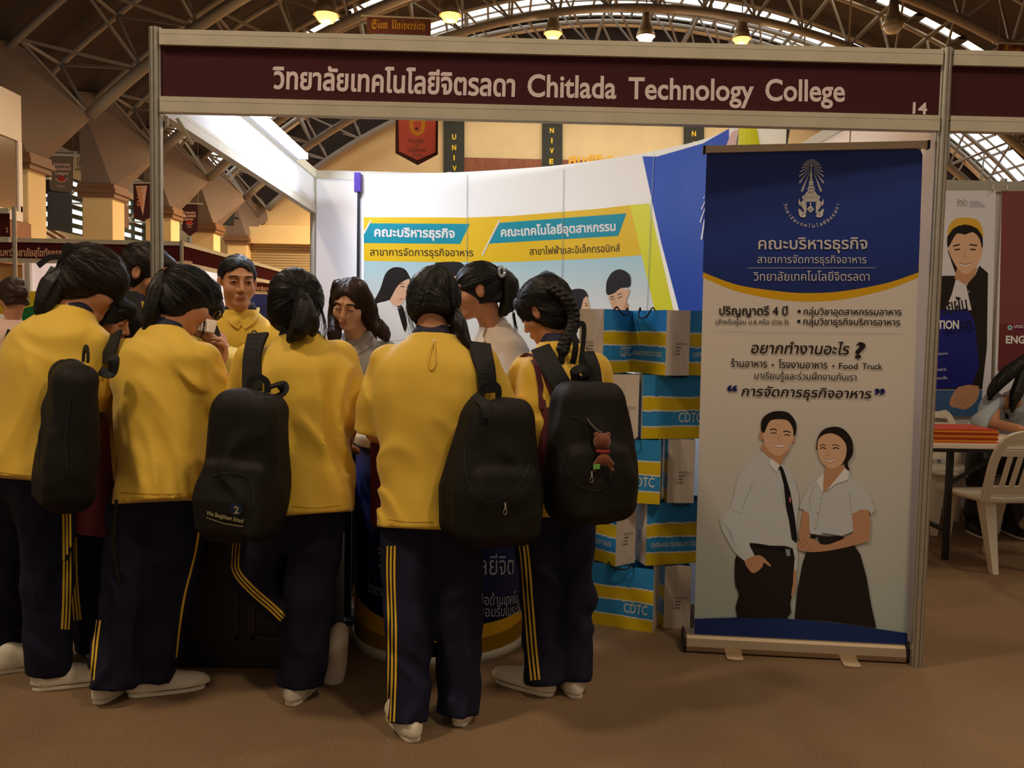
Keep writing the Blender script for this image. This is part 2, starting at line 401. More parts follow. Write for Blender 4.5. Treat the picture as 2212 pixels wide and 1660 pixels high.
# left wall with its row of windows
XW = -9.3
FY = [12.3 + 3.4 * k for k in range(5)]
mb = MB(); WZ0, WZ1 = 3.55, 4.95; bays = [(12.5, 14.9), (17.1, 19.5), (21.7, 24.1)]
mb.box((XW - .2, 2, 0), (XW, 27, WZ0)); mb.box((XW - .2, 2, WZ1), (XW, 27, 7.0)); py = 2
for a, b in bays: mb.box((XW - .2, py, WZ0), (XW, a, WZ1)); py = b
mb.box((XW - .2, py, WZ0), (XW, 27, WZ1)); tag(mb.obj('wall_left', mat('wall_paint', (196, 190, 170), .8)), kind='structure')
for k, (a, b) in enumerate(bays):
    mb = MB(); mb.add([(XW - .15, a, WZ0), (XW - .15, b, WZ0), (XW - .15, b, WZ1), (XW - .15, a, WZ1)], [(0, 1, 2, 3)])
    w = tag(mb.obj(f'window_{k + 3}', M_WIN), kind='structure'); mb = MB()
    for i in range(4): y = a + (b - a) * i / 3; mb.box((XW - .12, y - .05, WZ0), (XW - .04, y + .05, WZ1))
    for i in range(7): z = WZ0 + (WZ1 - WZ0) * i / 6; mb.box((XW - .11, a, z - .055), (XW - .05, b, z + .055))
    mb.obj('window_frame', mat('window_steel', (58, 66, 62), .6), w)
# right side of the hall beyond the neighbour booths
mb = MB(); mb.box((19.0, 2, 0), (19.2, 27, 7.2)); tag(mb.obj('wall_right', M_CREAM), kind='structure')
# ------------------------------------------------------------------ columns with their spreading brackets
ords = ['nearest', 'second', 'third', 'fourth', 'farthest']
for k, y in enumerate(FY):
    t = thing('column', f'cream square column with brown bracket along the left wall, {ords[k]} of the row', 'column', (-7.3, y, 0), 'columns along the left wall')
    mb = MB(); mb.box((-7.65, y - .02, 0), (-7.0, y + .6, 4.28)); bevel(mb.obj('shaft', M_CREAM, t), .02)
    mb = MB(); mb.box((-7.72, y - .09, 4.05), (-6.93, y + .67, 4.15)); mb.box((-7.76, y - .13, 4.15), (-6.89, y + .71, 4.24)); mb.box((-7.72, y - .09, 4.24), (-6.93, y + .67, 4.34))
    mb.obj('capital', mat('capital_wood', (122, 82, 52), .6), t)
    base = [(-7.66, y - .02, 4.3), (-7.0, y - .02, 4.3), (-7.66, y + .6, 4.3), (-7.0, y + .6, 4.3)]
    v, f = hull(base + [(-7.62, y - .25, 6.25), (-7.75, y + .8, 6.35), (-6.3, y + .95, 5.2), (-7.4, y + .5, 6.4)])
    mesh_obj('bracket', v, f, M_CONC, t)
    mb = MB(); mb.box((-8.6, y + .1, 4.95), (-7.3, y + .16, 5.0)) ; mb.box((-8.55, y + .75, 4.0), (-7.0, y + .79, 4.04)); mb.box((-7.7, y + .75, 4.04), (-7.66, y + .79, 5.2)); mb.bar((-8.4, y + .77, 4.05), (-7.7, y + .77, 4.9), .04, .04)
    mb.obj('bracing', M_ALU2, t)
# ------------------------------------------------------------------ arched roof trusses
for k, y in enumerate(FY):
    y = y + .95 if k < 4 else y + .1
    t = thing('roof_truss', f'grey arched steel lattice truss under the dark roof, {ords[k]} of five', 'truss', (HX, y, 9), 'arched trusses of the roof')
    lo = arc(RC, -6.35, 17.0, 60); up = arc(RD - .25, -7.6, 18.3, 60)
    MB().tube([(x, y, z) for x, z in lo], .115, 8).obj('lower_chord', M_STEEL, t, True)
    for s in (-.75, .75): MB().tube([(x, y + s, z) for x, z in up], .07, 6).obj('upper_chord', M_STEEL, t, True)
    mb = MB()
    for i in range(0, 58, 3):
        a = (lo[i][0], y, lo[i][1])
        for s in (-.75, .75):
            b = (up[min(i + 1, 59)][0], y + s, up[min(i + 1, 59)][1]); c = (up[i + 2][0], y + s, up[i + 2][1])
            mb.bar(a, b, .05, .05); mb.bar((lo[min(i + 3, 59)][0], y, lo[min(i + 3, 59)][1]), b, .05, .05)
        mb.bar((up[i + 1][0], y - .75, up[i + 1][1]), (up[i + 1][0], y + .75, up[i + 1][1]), .05, .05)
    mb.obj('lattice', M_STEEL, t)
# ------------------------------------------------------------------ high-bay lamps in view
def bay_lamp(px, py, Y, on, label, scale=1.0, tilt=0.0):
    c = P(px, py, Y); t = thing('bay_lamp', label, 'lamp', c, 'high-bay lamps under the roof'); s = scale * 1.25
    MB().lathe(c, [(.02, .5 * s), (.1 * s, .5 * s), (.13 * s, .25 * s), (.2 * s, .08 * s), (.26 * s, -.12 * s), (.25 * s, -.12 * s), (.12 * s, .2 * s)], 20).obj('shade', mat('lamp_shade', (150, 130, 100), .4, .4), t, True)
    MB().lathe(c, [(.01, -.26 * s), (.15 * s, -.24 * s), (.22 * s, -.13 * s), (.16 * s, .05 * s), (.01, .1 * s)], 16).obj('bulb', {1: M_LAMPG, 2: glow('white_lamp', (255, 240, 225), 12), 0: mat('dead_bulb', (190, 180, 160), .3)}[on], t, True)
    if on: lamp('bay_lamp_light', 'POINT', c - V(0, 0, .35 * s), 55, (1, .72, .4) if on == 1 else (1, .93, .85), .12)
    zr = HZ + math.sqrt(RD ** 2 - (c[0] - HX) ** 2)
    MB().tube([c + V(0, 0, .5 * s), V(c[0], c[1], zr)], .018, 5).obj('hanging_rod', M_STEEL, t)
bay_lamp(705, 20, 13.0, 1, 'glowing orange high-bay lamp above the booth sign, leftmost of the row', .75)
bay_lamp(973, 22, 16.5, 1, 'glowing orange high-bay lamp hanging right of the left brown banner', .8)
bay_lamp(1195, 63, 20.2, 1, 'glowing orange high-bay lamp hanging below the middle of the skylight', .8)
bay_lamp(1395, 70, 20.2, 2, 'glaring white high-bay lamp, only white one of the row', .8)
bay_lamp(1602, 75, 20.2, 1, 'glowing orange high-bay lamp right of the white one', .8)
bay_lamp(1929, 48, 16.0, 0, 'unlit grey high-bay lamp under the right light strip', .75)
# ------------------------------------------------------------------ exhibition booth frame
def post_verts(x, y, z0, z1, r=.024):
    pr = []
    for k in range(8):
        a0, a1 = math.pi / 8 + k * math.pi / 4, math.pi / 8 + (k + 1) * math.pi / 4
        p0, p1 = V(math.cos(a0), math.sin(a0)) * r, V(math.cos(a1), math.sin(a1)) * r; md = (p0 + p1) / 2
        pr += [p0, p0 + (p1 - p0) * .3, (p0 + (p1 - p0) * .36) - md * .28, (p0 + (p1 - p0) * .64) - md * .28, p0 + (p1 - p0) * .7]
    n = len(pr); v = [(x + p[0], y + p[1], z) for z in (z0, z1) for p in pr]
    return v, [(i, (i + 1) % n, n + (i + 1) % n, n + i) for i in range(n)] + [tuple(range(n, 2 * n)), tuple(range(n))[::-1]]
def booth_post(x, y, z1, label, group='aluminium booth posts'):
    mb = MB(); mb.add(*post_verts(x, y, 0, z1)); o = mb.obj('booth_post', M_ALU); return tag(o, label, 'post', group)
WX, D, FZ = 3.114, 2.953, 2.5
booth_post(0, 0, FZ + .01, 'aluminium booth post at the left end of the long maroon sign')
booth_post(WX, 0, FZ + .01, 'aluminium booth post standing right beside the roll-up banner')
booth_post(0, D, FZ + .005, 'aluminium post at the back left corner of the booth')
booth_post(WX, D, FZ + .005, 'aluminium post at the back right corner of the booth')
booth_post(.99, D, FZ + .005, 'thin aluminium post in the back wall behind the curved backdrop')
def fascia(name, a, b, z0, z1, label, panel, th=.022, cat='sign board', group=None, rail=.06, prints=None):
    """two rails and a panel from a to b (floor points)"""
    a, b = V(*a, 0), V(*b, 0); d = nrm(b - a); n = np.cross(d, V(0, 0, 1))
    t = thing(name, label, cat, (a + b) / 2 + V(0, 0, z0), group)
    for q in (z0, z1 - rail):
        mb = MB(); u0, u1 = a + d * .022, b - d * .022
        mb.bar(u0 + V(0, 0, q + rail * .35), u1 + V(0, 0, q + rail * .35), th * 2, rail * .66); mb.bar(u0 + V(0, 0, q + rail * .85), u1 + V(0, 0, q + rail * .85), th * 2, rail * .3)
        mb.bar(u0 + V(0, 0, q + rail * .69), u1 + V(0, 0, q + rail * .69), th * 1.5, rail * .08, m=1)
        mb.obj('rail', [M_ALU2, M_GROOVE], t)
    mb = MB(); mb.bar(a + d * .02 + V(0, 0, (z0 + z1) / 2), b - d * .02 + V(0, 0, (z0 + z1) / 2), .008, z1 - z0 - rail * 1.9); mb.obj('panel', panel, t)
    if prints: prints(t, a, b, n)
    return t
def front_text(t, a, b, n):
    p = Print(plane_hit(a + n * .0045, n))
    p.text('วิทยาลัยเทคโนโลยีจิตรลดา', (588, 190.5), (1112, 208), 64, M_LETTER, .028)
    p.text('Chitlada', (1139, 208), (1331, 212.5), 68, M_LETTER, .02)
    p.text('Technology', (1357, 213), (1628, 218), 66, M_LETTER, .02)
    p.text('College', (1653, 217), (1825, 219), 66, M_LETTER, .02)
    p.text('14', (1971, 245), (2002, 246.5), 34, M_LETTER, .03)
    p.build('lettering', t)
fascia('sign_fascia', (0, 0), (WX, 0), 2.184, 2.5, 'long maroon sign board across the booth front, white lettering and number 14', M_MAROON, prints=front_text)
fascia('sign_fascia', (WX, 0), (WX + 3, 0), 2.184, 2.5, 'plain maroon sign board continuing over the neighbour booth at the right', M_MAROON)
fascia('side_fascia', (0, D), (0, 0), 2.184, 2.5, 'white fascia panel along the open left side of the booth', M_WHITEP, cat='fascia')
# the fluorescent batten on the side fascia
t = thing('fluorescent_lamp', 'bright white fluorescent tube lamp on top of the side fascia', 'lamp', (.05, 1.5, 2.47))
MB().box((.024, .95, 2.445), (.05, 2.3, 2.485)).obj('batten', M_WHITEP, t)
MB().tube([(.085, .97, 2.475), (.085, 2.28, 2.475)], .016, 10).obj('tube', M_TUBE, t, True)
mb = MB(); mb.box((.05, .95, 2.45), (.1, .975, 2.49)); mb.box((.05, 2.275, 2.45), (.1, 2.3, 2.49)); mb.obj('lamp_holder', M_WHITEP, t)
mb = MB(); mb.bar((.03, .03, 2.18), (.03, .03, 2.14), .012, .006); mb.bar((.03, .03, 2.14), (.055, .03, 2.135), .012, .006); mb.bar((.06, .06, 2.18), (.1, .12, 2.09), .014, .008)
tag(mb.obj('hook', mat('cream_plastic', (230, 225, 200), .4)), 'small white plastic hook under the sign board at its left end', 'hook')
# panel walls of the booth
def panel_wall(name, a, b, z1, label, m, nseg, mr=None):
    a, b = V(*a, 0), V(*b, 0); d = nrm(b - a); t = thing(name, label, 'partition', (a + b) / 2); L = np.linalg.norm(b - a)
    for z in (.04, z1 - .035):
        mb = MB(); mb.bar(a + d * .02 + V(0, 0, z), b - d * .02 + V(0, 0, z), .04, .06); mb.obj('rail', mr or M_ALU, t)
    for k in range(nseg):
        mb = MB(); mb.bar(a + d * (L * k / nseg + .01) + V(0, 0, z1 / 2), a + d * (L * (k + 1) / nseg - .01) + V(0, 0, z1 / 2), .006, z1 - .12); mb.obj('panel', m, t)
    return t
panel_wall('partition_wall', (0, D), (WX, D), 2.5, 'white panel wall at the back of the booth behind the curved backdrop', M_WHITEP, 3)
panel_wall('partition_wall', (WX + .035, D - .03), (WX + .035, .03), 2.5, 'white panel wall along the right side of the booth behind the roll-up banner', mat('warm_lit_white_panel', (228, 200, 178), .55), 3)  # white panels with the hall's warm light put into their colour
# ------------------------------------------------------------------ curved pop-up backdrop
def ink(name, rgb, rough=0.5): return mat('ink_' + name, rgb, rough, spec=.25)
I_WHITE = ink('white', (236, 238, 240)); I_YEL = ink('yellow', (240, 200, 30)); I_BYEL = ink('bright_yellow', (232, 232, 50)); I_TEAL = ink('teal', (20, 150, 172))
I_BLUE = ink('blue', (32, 76, 186)); I_NAVY = ink('navy', (26, 36, 96)); I_DARK = ink('dark', (36, 30, 28)); I_SKIN = ink('skin', (226, 184, 152)); I_SKIN2 = ink('skin_shade', (200, 150, 118))
I_HAIR = ink('hair', (30, 24, 24)); I_PINK = ink('pink', (206, 120, 110)); I_LGREY = ink('light_grey', (206, 212, 220)); I_GOLD = ink('gold', (222, 170, 24)); I_SEAM = ink('seam', (150, 160, 160)); I_GREY = ink('grey', (150, 156, 168))
def zgrad(name, stops):
    """printed vertical colour ramp in world height"""
    if name in MATS: return MATS[name]
    m = mat(name, (255, 255, 255), .5, spec=.25); nt = m.node_tree; N = nt.nodes.new; g = N('ShaderNodeNewGeometry'); sx = N('ShaderNodeSeparateXYZ'); nt.links.new(g.outputs['Position'], sx.inputs[0])
    z0, z1 = stops[0][0], stops[-1][0]; mr = N('ShaderNodeMapRange'); mr.inputs[1].default_value = z0; mr.inputs[2].default_value = z1; nt.links.new(sx.outputs['Z'], mr.inputs[0])
    cr = N('ShaderNodeValToRGB'); nt.links.new(mr.outputs[0], cr.inputs[0]); e = cr.color_ramp.elements
    while len(e) < len(stops): e.new(.5)
    for i, (z, c) in enumerate(stops): e[i].position = (z - z0) / (z1 - z0); e[i].color = (*srgb(c), 1)
    nt.links.new(cr.outputs[0], nt.nodes['Principled BSDF'].inputs['Base Color']); return m
BPATH = spline([(.5, 1.93), (.85, 1.86), (1.2, 1.75), (1.65, 1.52), (2.0, 1.22), (2.2, .98), (2.34, .74), (2.41, .48)], 8)
def path_hit(path):
    d = np.diff(path, axis=0); nn = np.stack([d[:, 1], -d[:, 0]], 1); nn /= np.linalg.norm(nn, axis=1, keepdims=True)
    def f(px, py, lift=0.0):
        r = ray(px, py); best = None
        for i in range(len(d)):
            a = path[i]; M = np.array([[r[0], -d[i, 0]], [r[1], -d[i, 1]]]); rhs = a - CP[:2]
            det = M[0, 0] * M[1, 1] - M[0, 1] * M[1, 0]
            if abs(det) < 1e-9: continue
            t = (rhs[0] * M[1, 1] - M[0, 1] * rhs[1]) / det; s = (M[0, 0] * rhs[1] - M[1, 0] * rhs[0]) / det
            lo = -1e9 if i == 0 else -1e-6; hi = 1e9 if i == len(d) - 1 else 1 + 1e-6
            if lo <= s <= hi and t > 0 and (best is None or t < best[0]): best = (t, i)
        t, i = best; p = CP + r * t; return p + V(nn[i, 0], nn[i, 1], 0) * lift
    return f
t = thing('backdrop', 'curved pop-up backdrop with teal and yellow bands, blue right end and printed students', 'backdrop', (1.6, 1.6, 0))
BT = 2.3
mb = MB(); n = len(BPATH); dd = np.gradient(BPATH, axis=0); bn = np.stack([dd[:, 1], -dd[:, 0]], 1); bn /= np.linalg.norm(bn, axis=1, keepdims=True); bk = BPATH - bn * .03
vv = [(*p, z) for q in (BPATH, bk) for z in (.02, BT) for p in q]
mb.add(vv, [(i, i + 1, n + i + 1, n + i) for i in range(n - 1)] + [(2 * n + i + 1, 2 * n + i, 3 * n + i, 3 * n + i + 1) for i in range(n - 1)] + [(n + i, n + i + 1, 3 * n + i + 1, 3 * n + i) for i in range(n - 1)] + [(0, n, 3 * n, 2 * n), (n - 1, 2 * n - 1, 4 * n - 1, 3 * n - 1)])
mb.obj('panel', I_WHITE, t, True)
pr = Print(path_hit(BPATH), step=12, dl=.0002).zoom(780, 440, 3.072)
G_SKY = zgrad('ink_sky', [(.9, (244, 244, 244)), (1.5, (232, 240, 244)), (1.78, (176, 220, 236))])
pr.poly([(18, 380), (500, 386), (1000, 386), (1560, 364), (1868, 342), (1960, 755), (2040, 1100), (18, 1100)], G_SKY)
pr.poly([(18, 90), (700, 93), (1000, 82), (1560, 36), (1785, 10), (1868, 342), (1560, 366), (1000, 388), (500, 389), (18, 381)], I_YEL)
pr.poly([(1783, 10), (1912, -1), (2085, 755), (2160, 1100), (2045, 1100), (1960, 755)], I_BYEL)
pr.poly([(1868, -314), (1965, -312), (2270, -400), (2442, -497), (2450, 1100), (2240, 1100), (2118, 740), (1992, 258), (1934, -5)], I_BLUE)
pr.poly([(60, 131), (722, 135), (658, 268), (18, 262), (18, 200)], I_TEAL); pr.poly([(922, 128), (1762, 65), (1707, 215), (848, 266)], I_TEAL)
pr.line([(66, 110), (19, 200)], 9, I_WHITE); pr.line([(921, 108), (805, 342)], 9, I_WHITE)
pr.text('คณะบริหารธุรกิจ', (88, 217), (622, 227), 82, I_WHITE, .03); pr.text('คณะเทคโนโลยีอุตสาหกรรม', (930, 219), (1692, 179), 80, I_WHITE, .03)
pr.text('สาขาการจัดการธุรกิจอาหาร', (60, 345), (745, 350), 68, I_DARK); pr.text('สาขาไฟฟ้าและอิเล็กทรอนิกส์', (1120, 342), (1718, 318), 68, I_DARK)
# printed students
pr.poly([(75, 665), (100, 620), (130, 560), (160, 470), (200, 430), (245, 422), (290, 435), (318, 475), (330, 520), (300, 560), (240, 560), (215, 600), (190, 640), (110, 665)], I_HAIR, 3)
pr.poly([(80, 690), (110, 662), (160, 650), (195, 645), (230, 700), (262, 760), (290, 900), (70, 900), (100, 760)], I_WHITE, 2)
pr.poly([(240, 670), (280, 690), (305, 800), (290, 850), (262, 770)], I_HAIR, 3)
pr.poly([(320, 500), (250, 540), (205, 615), (192, 650), (225, 678), (262, 676), (285, 640), (305, 600), (318, 560)], I_SKIN, 3)
pr.line([(262, 550), (290, 552)], 5, I_HAIR); pr.line([(258, 536), (288, 530)], 3, I_HAIR); pr.line([(254, 637), (280, 629)], 7, I_PINK); pr.line([(195, 648), (225, 705), (262, 690)], 3, I_LGREY)
pr.poly([(575, 470), (665, 470), (665, 580), (610, 560)], I_SKIN); pr.poly([(480, 440), (490, 400), (520, 390), (660, 390), (700, 450), (660, 478), (580, 480), (520, 460)], I_HAIR, 3)
pr.poly([(1375, 600), (1395, 575), (1440, 565), (1480, 572), (1500, 595), (1508, 622), (1480, 628), (1470, 660), (1462, 740), (1450, 800), (1400, 800), (1380, 700)], I_HAIR, 3)
pr.poly([(1430, 900), (1440, 795), (1470, 762), (1525, 795), (1545, 900)], I_WHITE)
pr.poly([(1502, 616), (1482, 630), (1464, 690), (1462, 755), (1482, 792), (1502, 772), (1515, 752), (1512, 735), (1519, 725), (1512, 705), (1521, 692), (1510, 650)], I_SKIN, 2)
pr.line([(1490, 676), (1508, 678)], 5, I_HAIR); pr.line([(1484, 664), (1506, 662)], 3, I_HAIR); pr.line([(1495, 742), (1513, 738)], 5, I_PINK)
pr.poly([(1640, 900), (1690, 752), (1770, 700), (1830, 760), (1860, 900)], I_WHITE, 2); pr.poly([(1715, 725), (1765, 650), (1776, 700), (1755, 745), (1695, 758)], I_SKIN2, 2)
pr.poly([(1646, 605), (1690, 588), (1730, 560), (1760, 570), (1776, 560), (1784, 590), (1770, 622), (1757, 660), (1745, 700), (1720, 732), (1700, 736), (1680, 715), (1664, 680), (1650, 640)], I_SKIN, 2)
pr.poly([(1628, 560), (1635, 510), (1665, 460), (1710, 437), (1750, 445), (1785, 475), (1792, 520), (1785, 550), (1755, 556), (1722, 560), (1690, 590), (1650, 607), (1632, 600)], I_HAIR, 3)
pr.line([(1656, 622), (1682, 614)], 4, I_HAIR); pr.line([(1704, 606), (1734, 597)], 4, I_HAIR); pr.line([(1658, 636), (1682, 632)], 4, I_HAIR); pr.line([(1706, 626), (1736, 618)], 4, I_HAIR); pr.line([(1690, 625), (1678, 668), (1694, 670)], 3, I_SKIN2); pr.line([(1672, 690), (1692, 694), (1706, 686)], 5, I_PINK)
pr.zoom(1300, 250, 5.53)
for a, b, w in (((1240, 955), (1224, 990), 10), ((1240, 1030), (1200, 1120), 15), ((1240, 1110), (1184, 1278), 17), ((1236, 1240), (1200, 1480), 22)): pr.line([a, b], (w * .6, w), I_WHITE)
pr.zoom(0, 0, 1)
for pts in (((1010, 377), (1009, 560), (1006, 760)), ((1219, 366), (1216, 560), (1212, 760)), ((1414, 333), (1408, 450), (1398, 700))): pr.line(pts, 1.1, I_SEAM)
pr.build_one('printed_sheet', t)
mb = MB(); c = BPATH[0]; mb.box((c[0] - .016, c[1] - .02, .0), (c[0] - .002, c[1] + .02, BT - .02)); mb.obj('edge_strip', mat('dark_edge', (22, 22, 30), .6), t)
mb = MB(); mb.box((c[0] - .034, c[1] - .03, BT - .11), (c[0] + .004, c[1] + .02, BT + .005)); mb.obj('corner_clip', mat('purple_plastic', (76, 52, 150), .4), t)
# end panel that wraps back at the right end
EP = spline([(2.415, .47), (2.47, .40), (2.56, .40), (2.64, .47), (2.68, .6)], 5)
t = thing('end_panel', 'bright yellow and white end panel of the pop-up display, above the roll-up banner', 'display panel', (*EP[8], 0))
mb = MB(); n = len(EP); mb.add([(*p, z) for z in (.02, BT) for p in EP], [(i, i + 1, n + i + 1, n + i) for i in range(n - 1)], 0); o = mb.obj('panel', I_WHITE, t, True)
sm = o.modifiers.new('thickness', 'SOLIDIFY'); sm.thickness = .02
ee = Print(path_hit(EP), step=10, dl=.0006).zoom(1300, 250, 5.53); ee.k = 8
ee.poly([(1640, 150), (1850, 150), (1895, 420), (1650, 420)], I_BYEL); ee.poly([(1560, 200), (1650, 160), (1600, 400), (1480, 400)], ink('pale_pink', (232, 196, 190)))
ee.build_one('printed_sheet', t)
# clip-on spotlight of the pop-up display, aimed at the printed sheet
t = thing('display_spotlight', 'black clip-on spotlight on a post above the roll-up banner', 'lamp', P(1674, 318, .75))
b0, b1 = P(1674, 330, .75), P(1674, 262, .75)
mb = MB(); mb.tube([b0 * V(1, 1, 0), b1], .011, 8); mb.obj('pole', M_BLACK, t)
h = P(1692, 292, .66); mb = MB(); mb.tube([b1 + V(0, 0, -.02), b1 + V(.03, -.05, .0), h + V(0, .0, .06)], .006, 6); mb.tube([P(1640, 316, .62), P(1690, 306, .66)], .005, 6); mb.obj('arm', M_BLACK, t)
mb = MB(); mb.lathe(h, [(.012, .05), (.024, .03), (.028, -.02), (.03, -.035), (.024, -.036)], 14, ax=(V(1, 0, 0), V(0, .8, .6), V(.0, -.6, .8))); mb.obj('head', M_BLACK, t, True)
lamp('display_spot', 'SPOT', h + V(-.04, -.04, -.02), 620, (.86, .97, 1.0), .05, (1.1, 1.75, 1.7), 95)
# ------------------------------------------------------------------ roll-up banner
RA, RB = V(2.205, .175, 0), V(3.085, .075, 0); RD_ = nrm(RB - RA); RN = np.cross(RD_, V(0, 0, 1))
t = thing('roll_up_banner', 'tall roll-up banner, blue top with white emblem, printed couple below', 'banner', (RA + RB) / 2)
hit = plane_hit(RA + RN * .02, RN)
def on(px, py, l=0): return hit(px, py, l)
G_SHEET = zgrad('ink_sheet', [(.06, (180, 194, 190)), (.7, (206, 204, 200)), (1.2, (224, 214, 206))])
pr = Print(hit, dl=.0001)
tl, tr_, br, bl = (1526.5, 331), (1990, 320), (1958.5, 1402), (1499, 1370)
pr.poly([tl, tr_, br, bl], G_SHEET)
Z1 = lambda: pr.zoom(1500, 300, 4.337)
Z1(); arcb = spline([(78, 1250), (400, 1368), (800, 1430), (1080, 1446), (1400, 1427), (1800, 1352), (2100, 1252)], 8)
arcy = spline([(76, 1300), (380, 1425), (760, 1505), (1080, 1528), (1420, 1502), (1800, 1415), (2098, 1302)], 8)
G_BLUE = zgrad('ink_blue_ramp', [(1.35, (24, 34, 84)), (1.75, (36, 58, 140)), (2.1, (42, 62, 140))])
pr.poly(list(arcy) + [(2110, 1200), (1080, 1100), (90, 1200)], I_GOLD); pr.poly([(115, 135)] + [(2085, 95), (2120, 108), (2138, 150)] + list(arcb[::-1]), G_BLUE)
I_SILV = ink('silver', (212, 206, 204))
# emblem: rayed spire over a seat, ringed by lettering
EX = 1097
rays = [(0, 188), (20, 192), (40, 201), (57, 213), (72, 228), (84, 247), (96, 273), (110, 308), (117, 355), (115, 415), (92, 496)]
for i, (dx, y) in enumerate(rays):
    for sgn in ((1, -1) if dx else (1,)):
        c = V(EX + 1, 262); e = V(EX + sgn * dx, y); d = nrm(e - c); L = np.linalg.norm(e - c); s = c + d * max(24, L * .2); w = 5 + L * .06
        nn_ = V(-d[1], d[0]); pr.poly([s + nn_ * 1, s - nn_ * 1, e - d * w * .5 - nn_ * w * .5, e - d * w * .1 - nn_ * w * .32, e, e - d * w * .1 + nn_ * w * .32, e - d * w * .5 + nn_ * w * .5], I_SILV, 0, 1)
pr.ell((EX + 2, 250), 19, 19, I_NAVY); pr.ell((EX + 2, 250), 12, 12, I_SILV)
half = [(2, 244), (6, 300), (12, 340), (16, 346), (9, 352), (15, 400), (27, 408), (17, 414), (24, 448), (38, 470), (27, 486), (40, 497), (50, 506), (46, 514), (66, 528), (88, 546), (72, 572), (70, 590)]
pr.poly([(EX - 4 + x, y) for x, y in half] + [(EX - 4 - x, y) for x, y in half[::-1]], I_SILV)
for y, w in ((440, 14), (470, 22), (548, 56), (500, 26)):
    for k in range(-3, 4): pr.ell((EX - 4 + k * w / 3, y), 3, 4, I_NAVY, 8)
for sg in (1, -1):
    F = lambda pts: pr.poly([(EX - 6 + sg * x, y) for x, y in pts], I_SILV, 2)
    F([(72, 575), (100, 600), (108, 560), (118, 590), (112, 622), (84, 640), (78, 660), (62, 650), (52, 600)]); pr.line([(EX - 6 + sg * 66, 590), (EX - 6 + sg * 56, 640), (EX - 6 + sg * 62, 700)], (20, 16, 18), I_SILV); pr.line([(EX - 6 + sg * 46, 590), (EX - 6 + sg * 46, 700)], 5, I_SILV)
    F([(50, 690), (80, 690), (96, 668), (120, 655), (112, 678), (126, 676), (108, 700), (116, 706), (96, 734), (64, 738), (44, 722), (56, 712)]); pr.ell((EX - 6 + sg * 80, 712), 7, 6, I_NAVY, 10); pr.ell((EX - 6 + sg * 92, 620), 6, 7, I_NAVY, 10)
pr.poly([(1086, 592), (1094, 612), (1090, 628), (1118, 660), (1104, 678), (1086, 694), (1068, 678), (1052, 660), (1082, 628), (1078, 612)], I_SILV, 2)
aa = np.linspace(0, 9, 26); pr.line([(1085 + (3 + a * 1.5) * math.cos(a), 662 + (3 + a * 1.5) * math.sin(a)) for a in aa], 4, I_NAVY)
cl = ['วิ', 'ท', 'ย', 'า', 'ลั', 'ย', 'เ', 'ท', 'ค', 'โ', 'น', 'โ', 'ล', 'ยี', 'จิ', 'ต', 'ร', 'ล', 'ด', 'า']
for i, c in enumerate(cl):
    a = math.radians(171 - i * (171 - 9) / (len(cl) - 1)); u = V(math.sin(a), -math.cos(a)) * V(1, 1); ctr = V(1094 + 262 * math.cos(a), 583 + 250 * math.sin(a))
    w = 14 if c in ('เ', 'า', 'โ') else 24; u = V(math.sin(a), -math.cos(a)); pr.text(c, ctr - u * w / 2, ctr + u * w / 2, 44, I_SILV, .015)
pr.text('คณะบริหารธุรกิจ', (597, 1035), (1618, 1032), 150, I_SILV, .012); pr.text('สาขาการจัดการธุรกิจอาหาร', (588, 1165), (1608, 1167), 100, I_SILV)
pr.line([(497, 1212), (1698, 1210)], 3.5, I_SILV); pr.text('วิทยาลัยเทคโนโลยีจิตรลดา', (550, 1330), (1637, 1330), 112, I_SILV)
pr.zoom(1500, 620, 4.337)
pr.text('ปริญญาตรี 4 ปี', (232, 263), (872, 266), 112, I_DARK, .018); pr.text('(สำหรับผู้จบ ม.6 หรือ ปวช.3)', (198, 350), (880, 353), 68, I_DARK)
for s_, a, b in (('กลุ่มวิชาอุตสาหกรรมอาหาร', (1022, 262), (1938, 266)), ('กลุ่มวิชาธุรกิจบริการอาหาร', (1018, 355), (1925, 363))): pr.ell((a[0] - 42, a[1] - 32), 16, 15, I_DARK, 14); pr.text(s_, a, b, 88, I_DARK, .01)
for k in range(104): x = 175 + k * 17.2; pr.line([(x, 420 + k * .221), (x + 10, 420.2 + k * .221)], 3, I_DARK)
pr.text('อยากทำงานอะไร', (525, 622), (1440, 634), 142, I_DARK, .012, .18); pr.text('?', (1488, 664), (1582, 666), 205, I_DARK, .03, .15)
pr.text('ร้านอาหาร', (340, 750), (680, 755), 98, I_DARK, .008); pr.ell((733, 732), 10, 10, I_DARK, 12); pr.text('โรงงานอาหาร', (787, 760), (1244, 766), 98, I_DARK, .008); pr.ell((1300, 742), 10, 10, I_DARK, 12)
pr.text('Food', (1352, 768), (1526, 770), 80, I_DARK, .008); pr.text('Truck', (1570, 770), (1757, 773), 80, I_DARK, .008)
pr.text('มาเรียนรู้และร่วมฝึกงานกับเรา', (562, 862), (1515, 880), 92, I_DARK); pr.text('การจัดการธุรกิจอาหาร', (437, 1020), (1648, 1046), 122, I_DARK, .012, .18)
pr.text('“', (303, 1050), (396, 1052), 175, I_NAVY, .04); pr.text('”', (1684, 1080), (1780, 1082), 175, I_NAVY, .04)
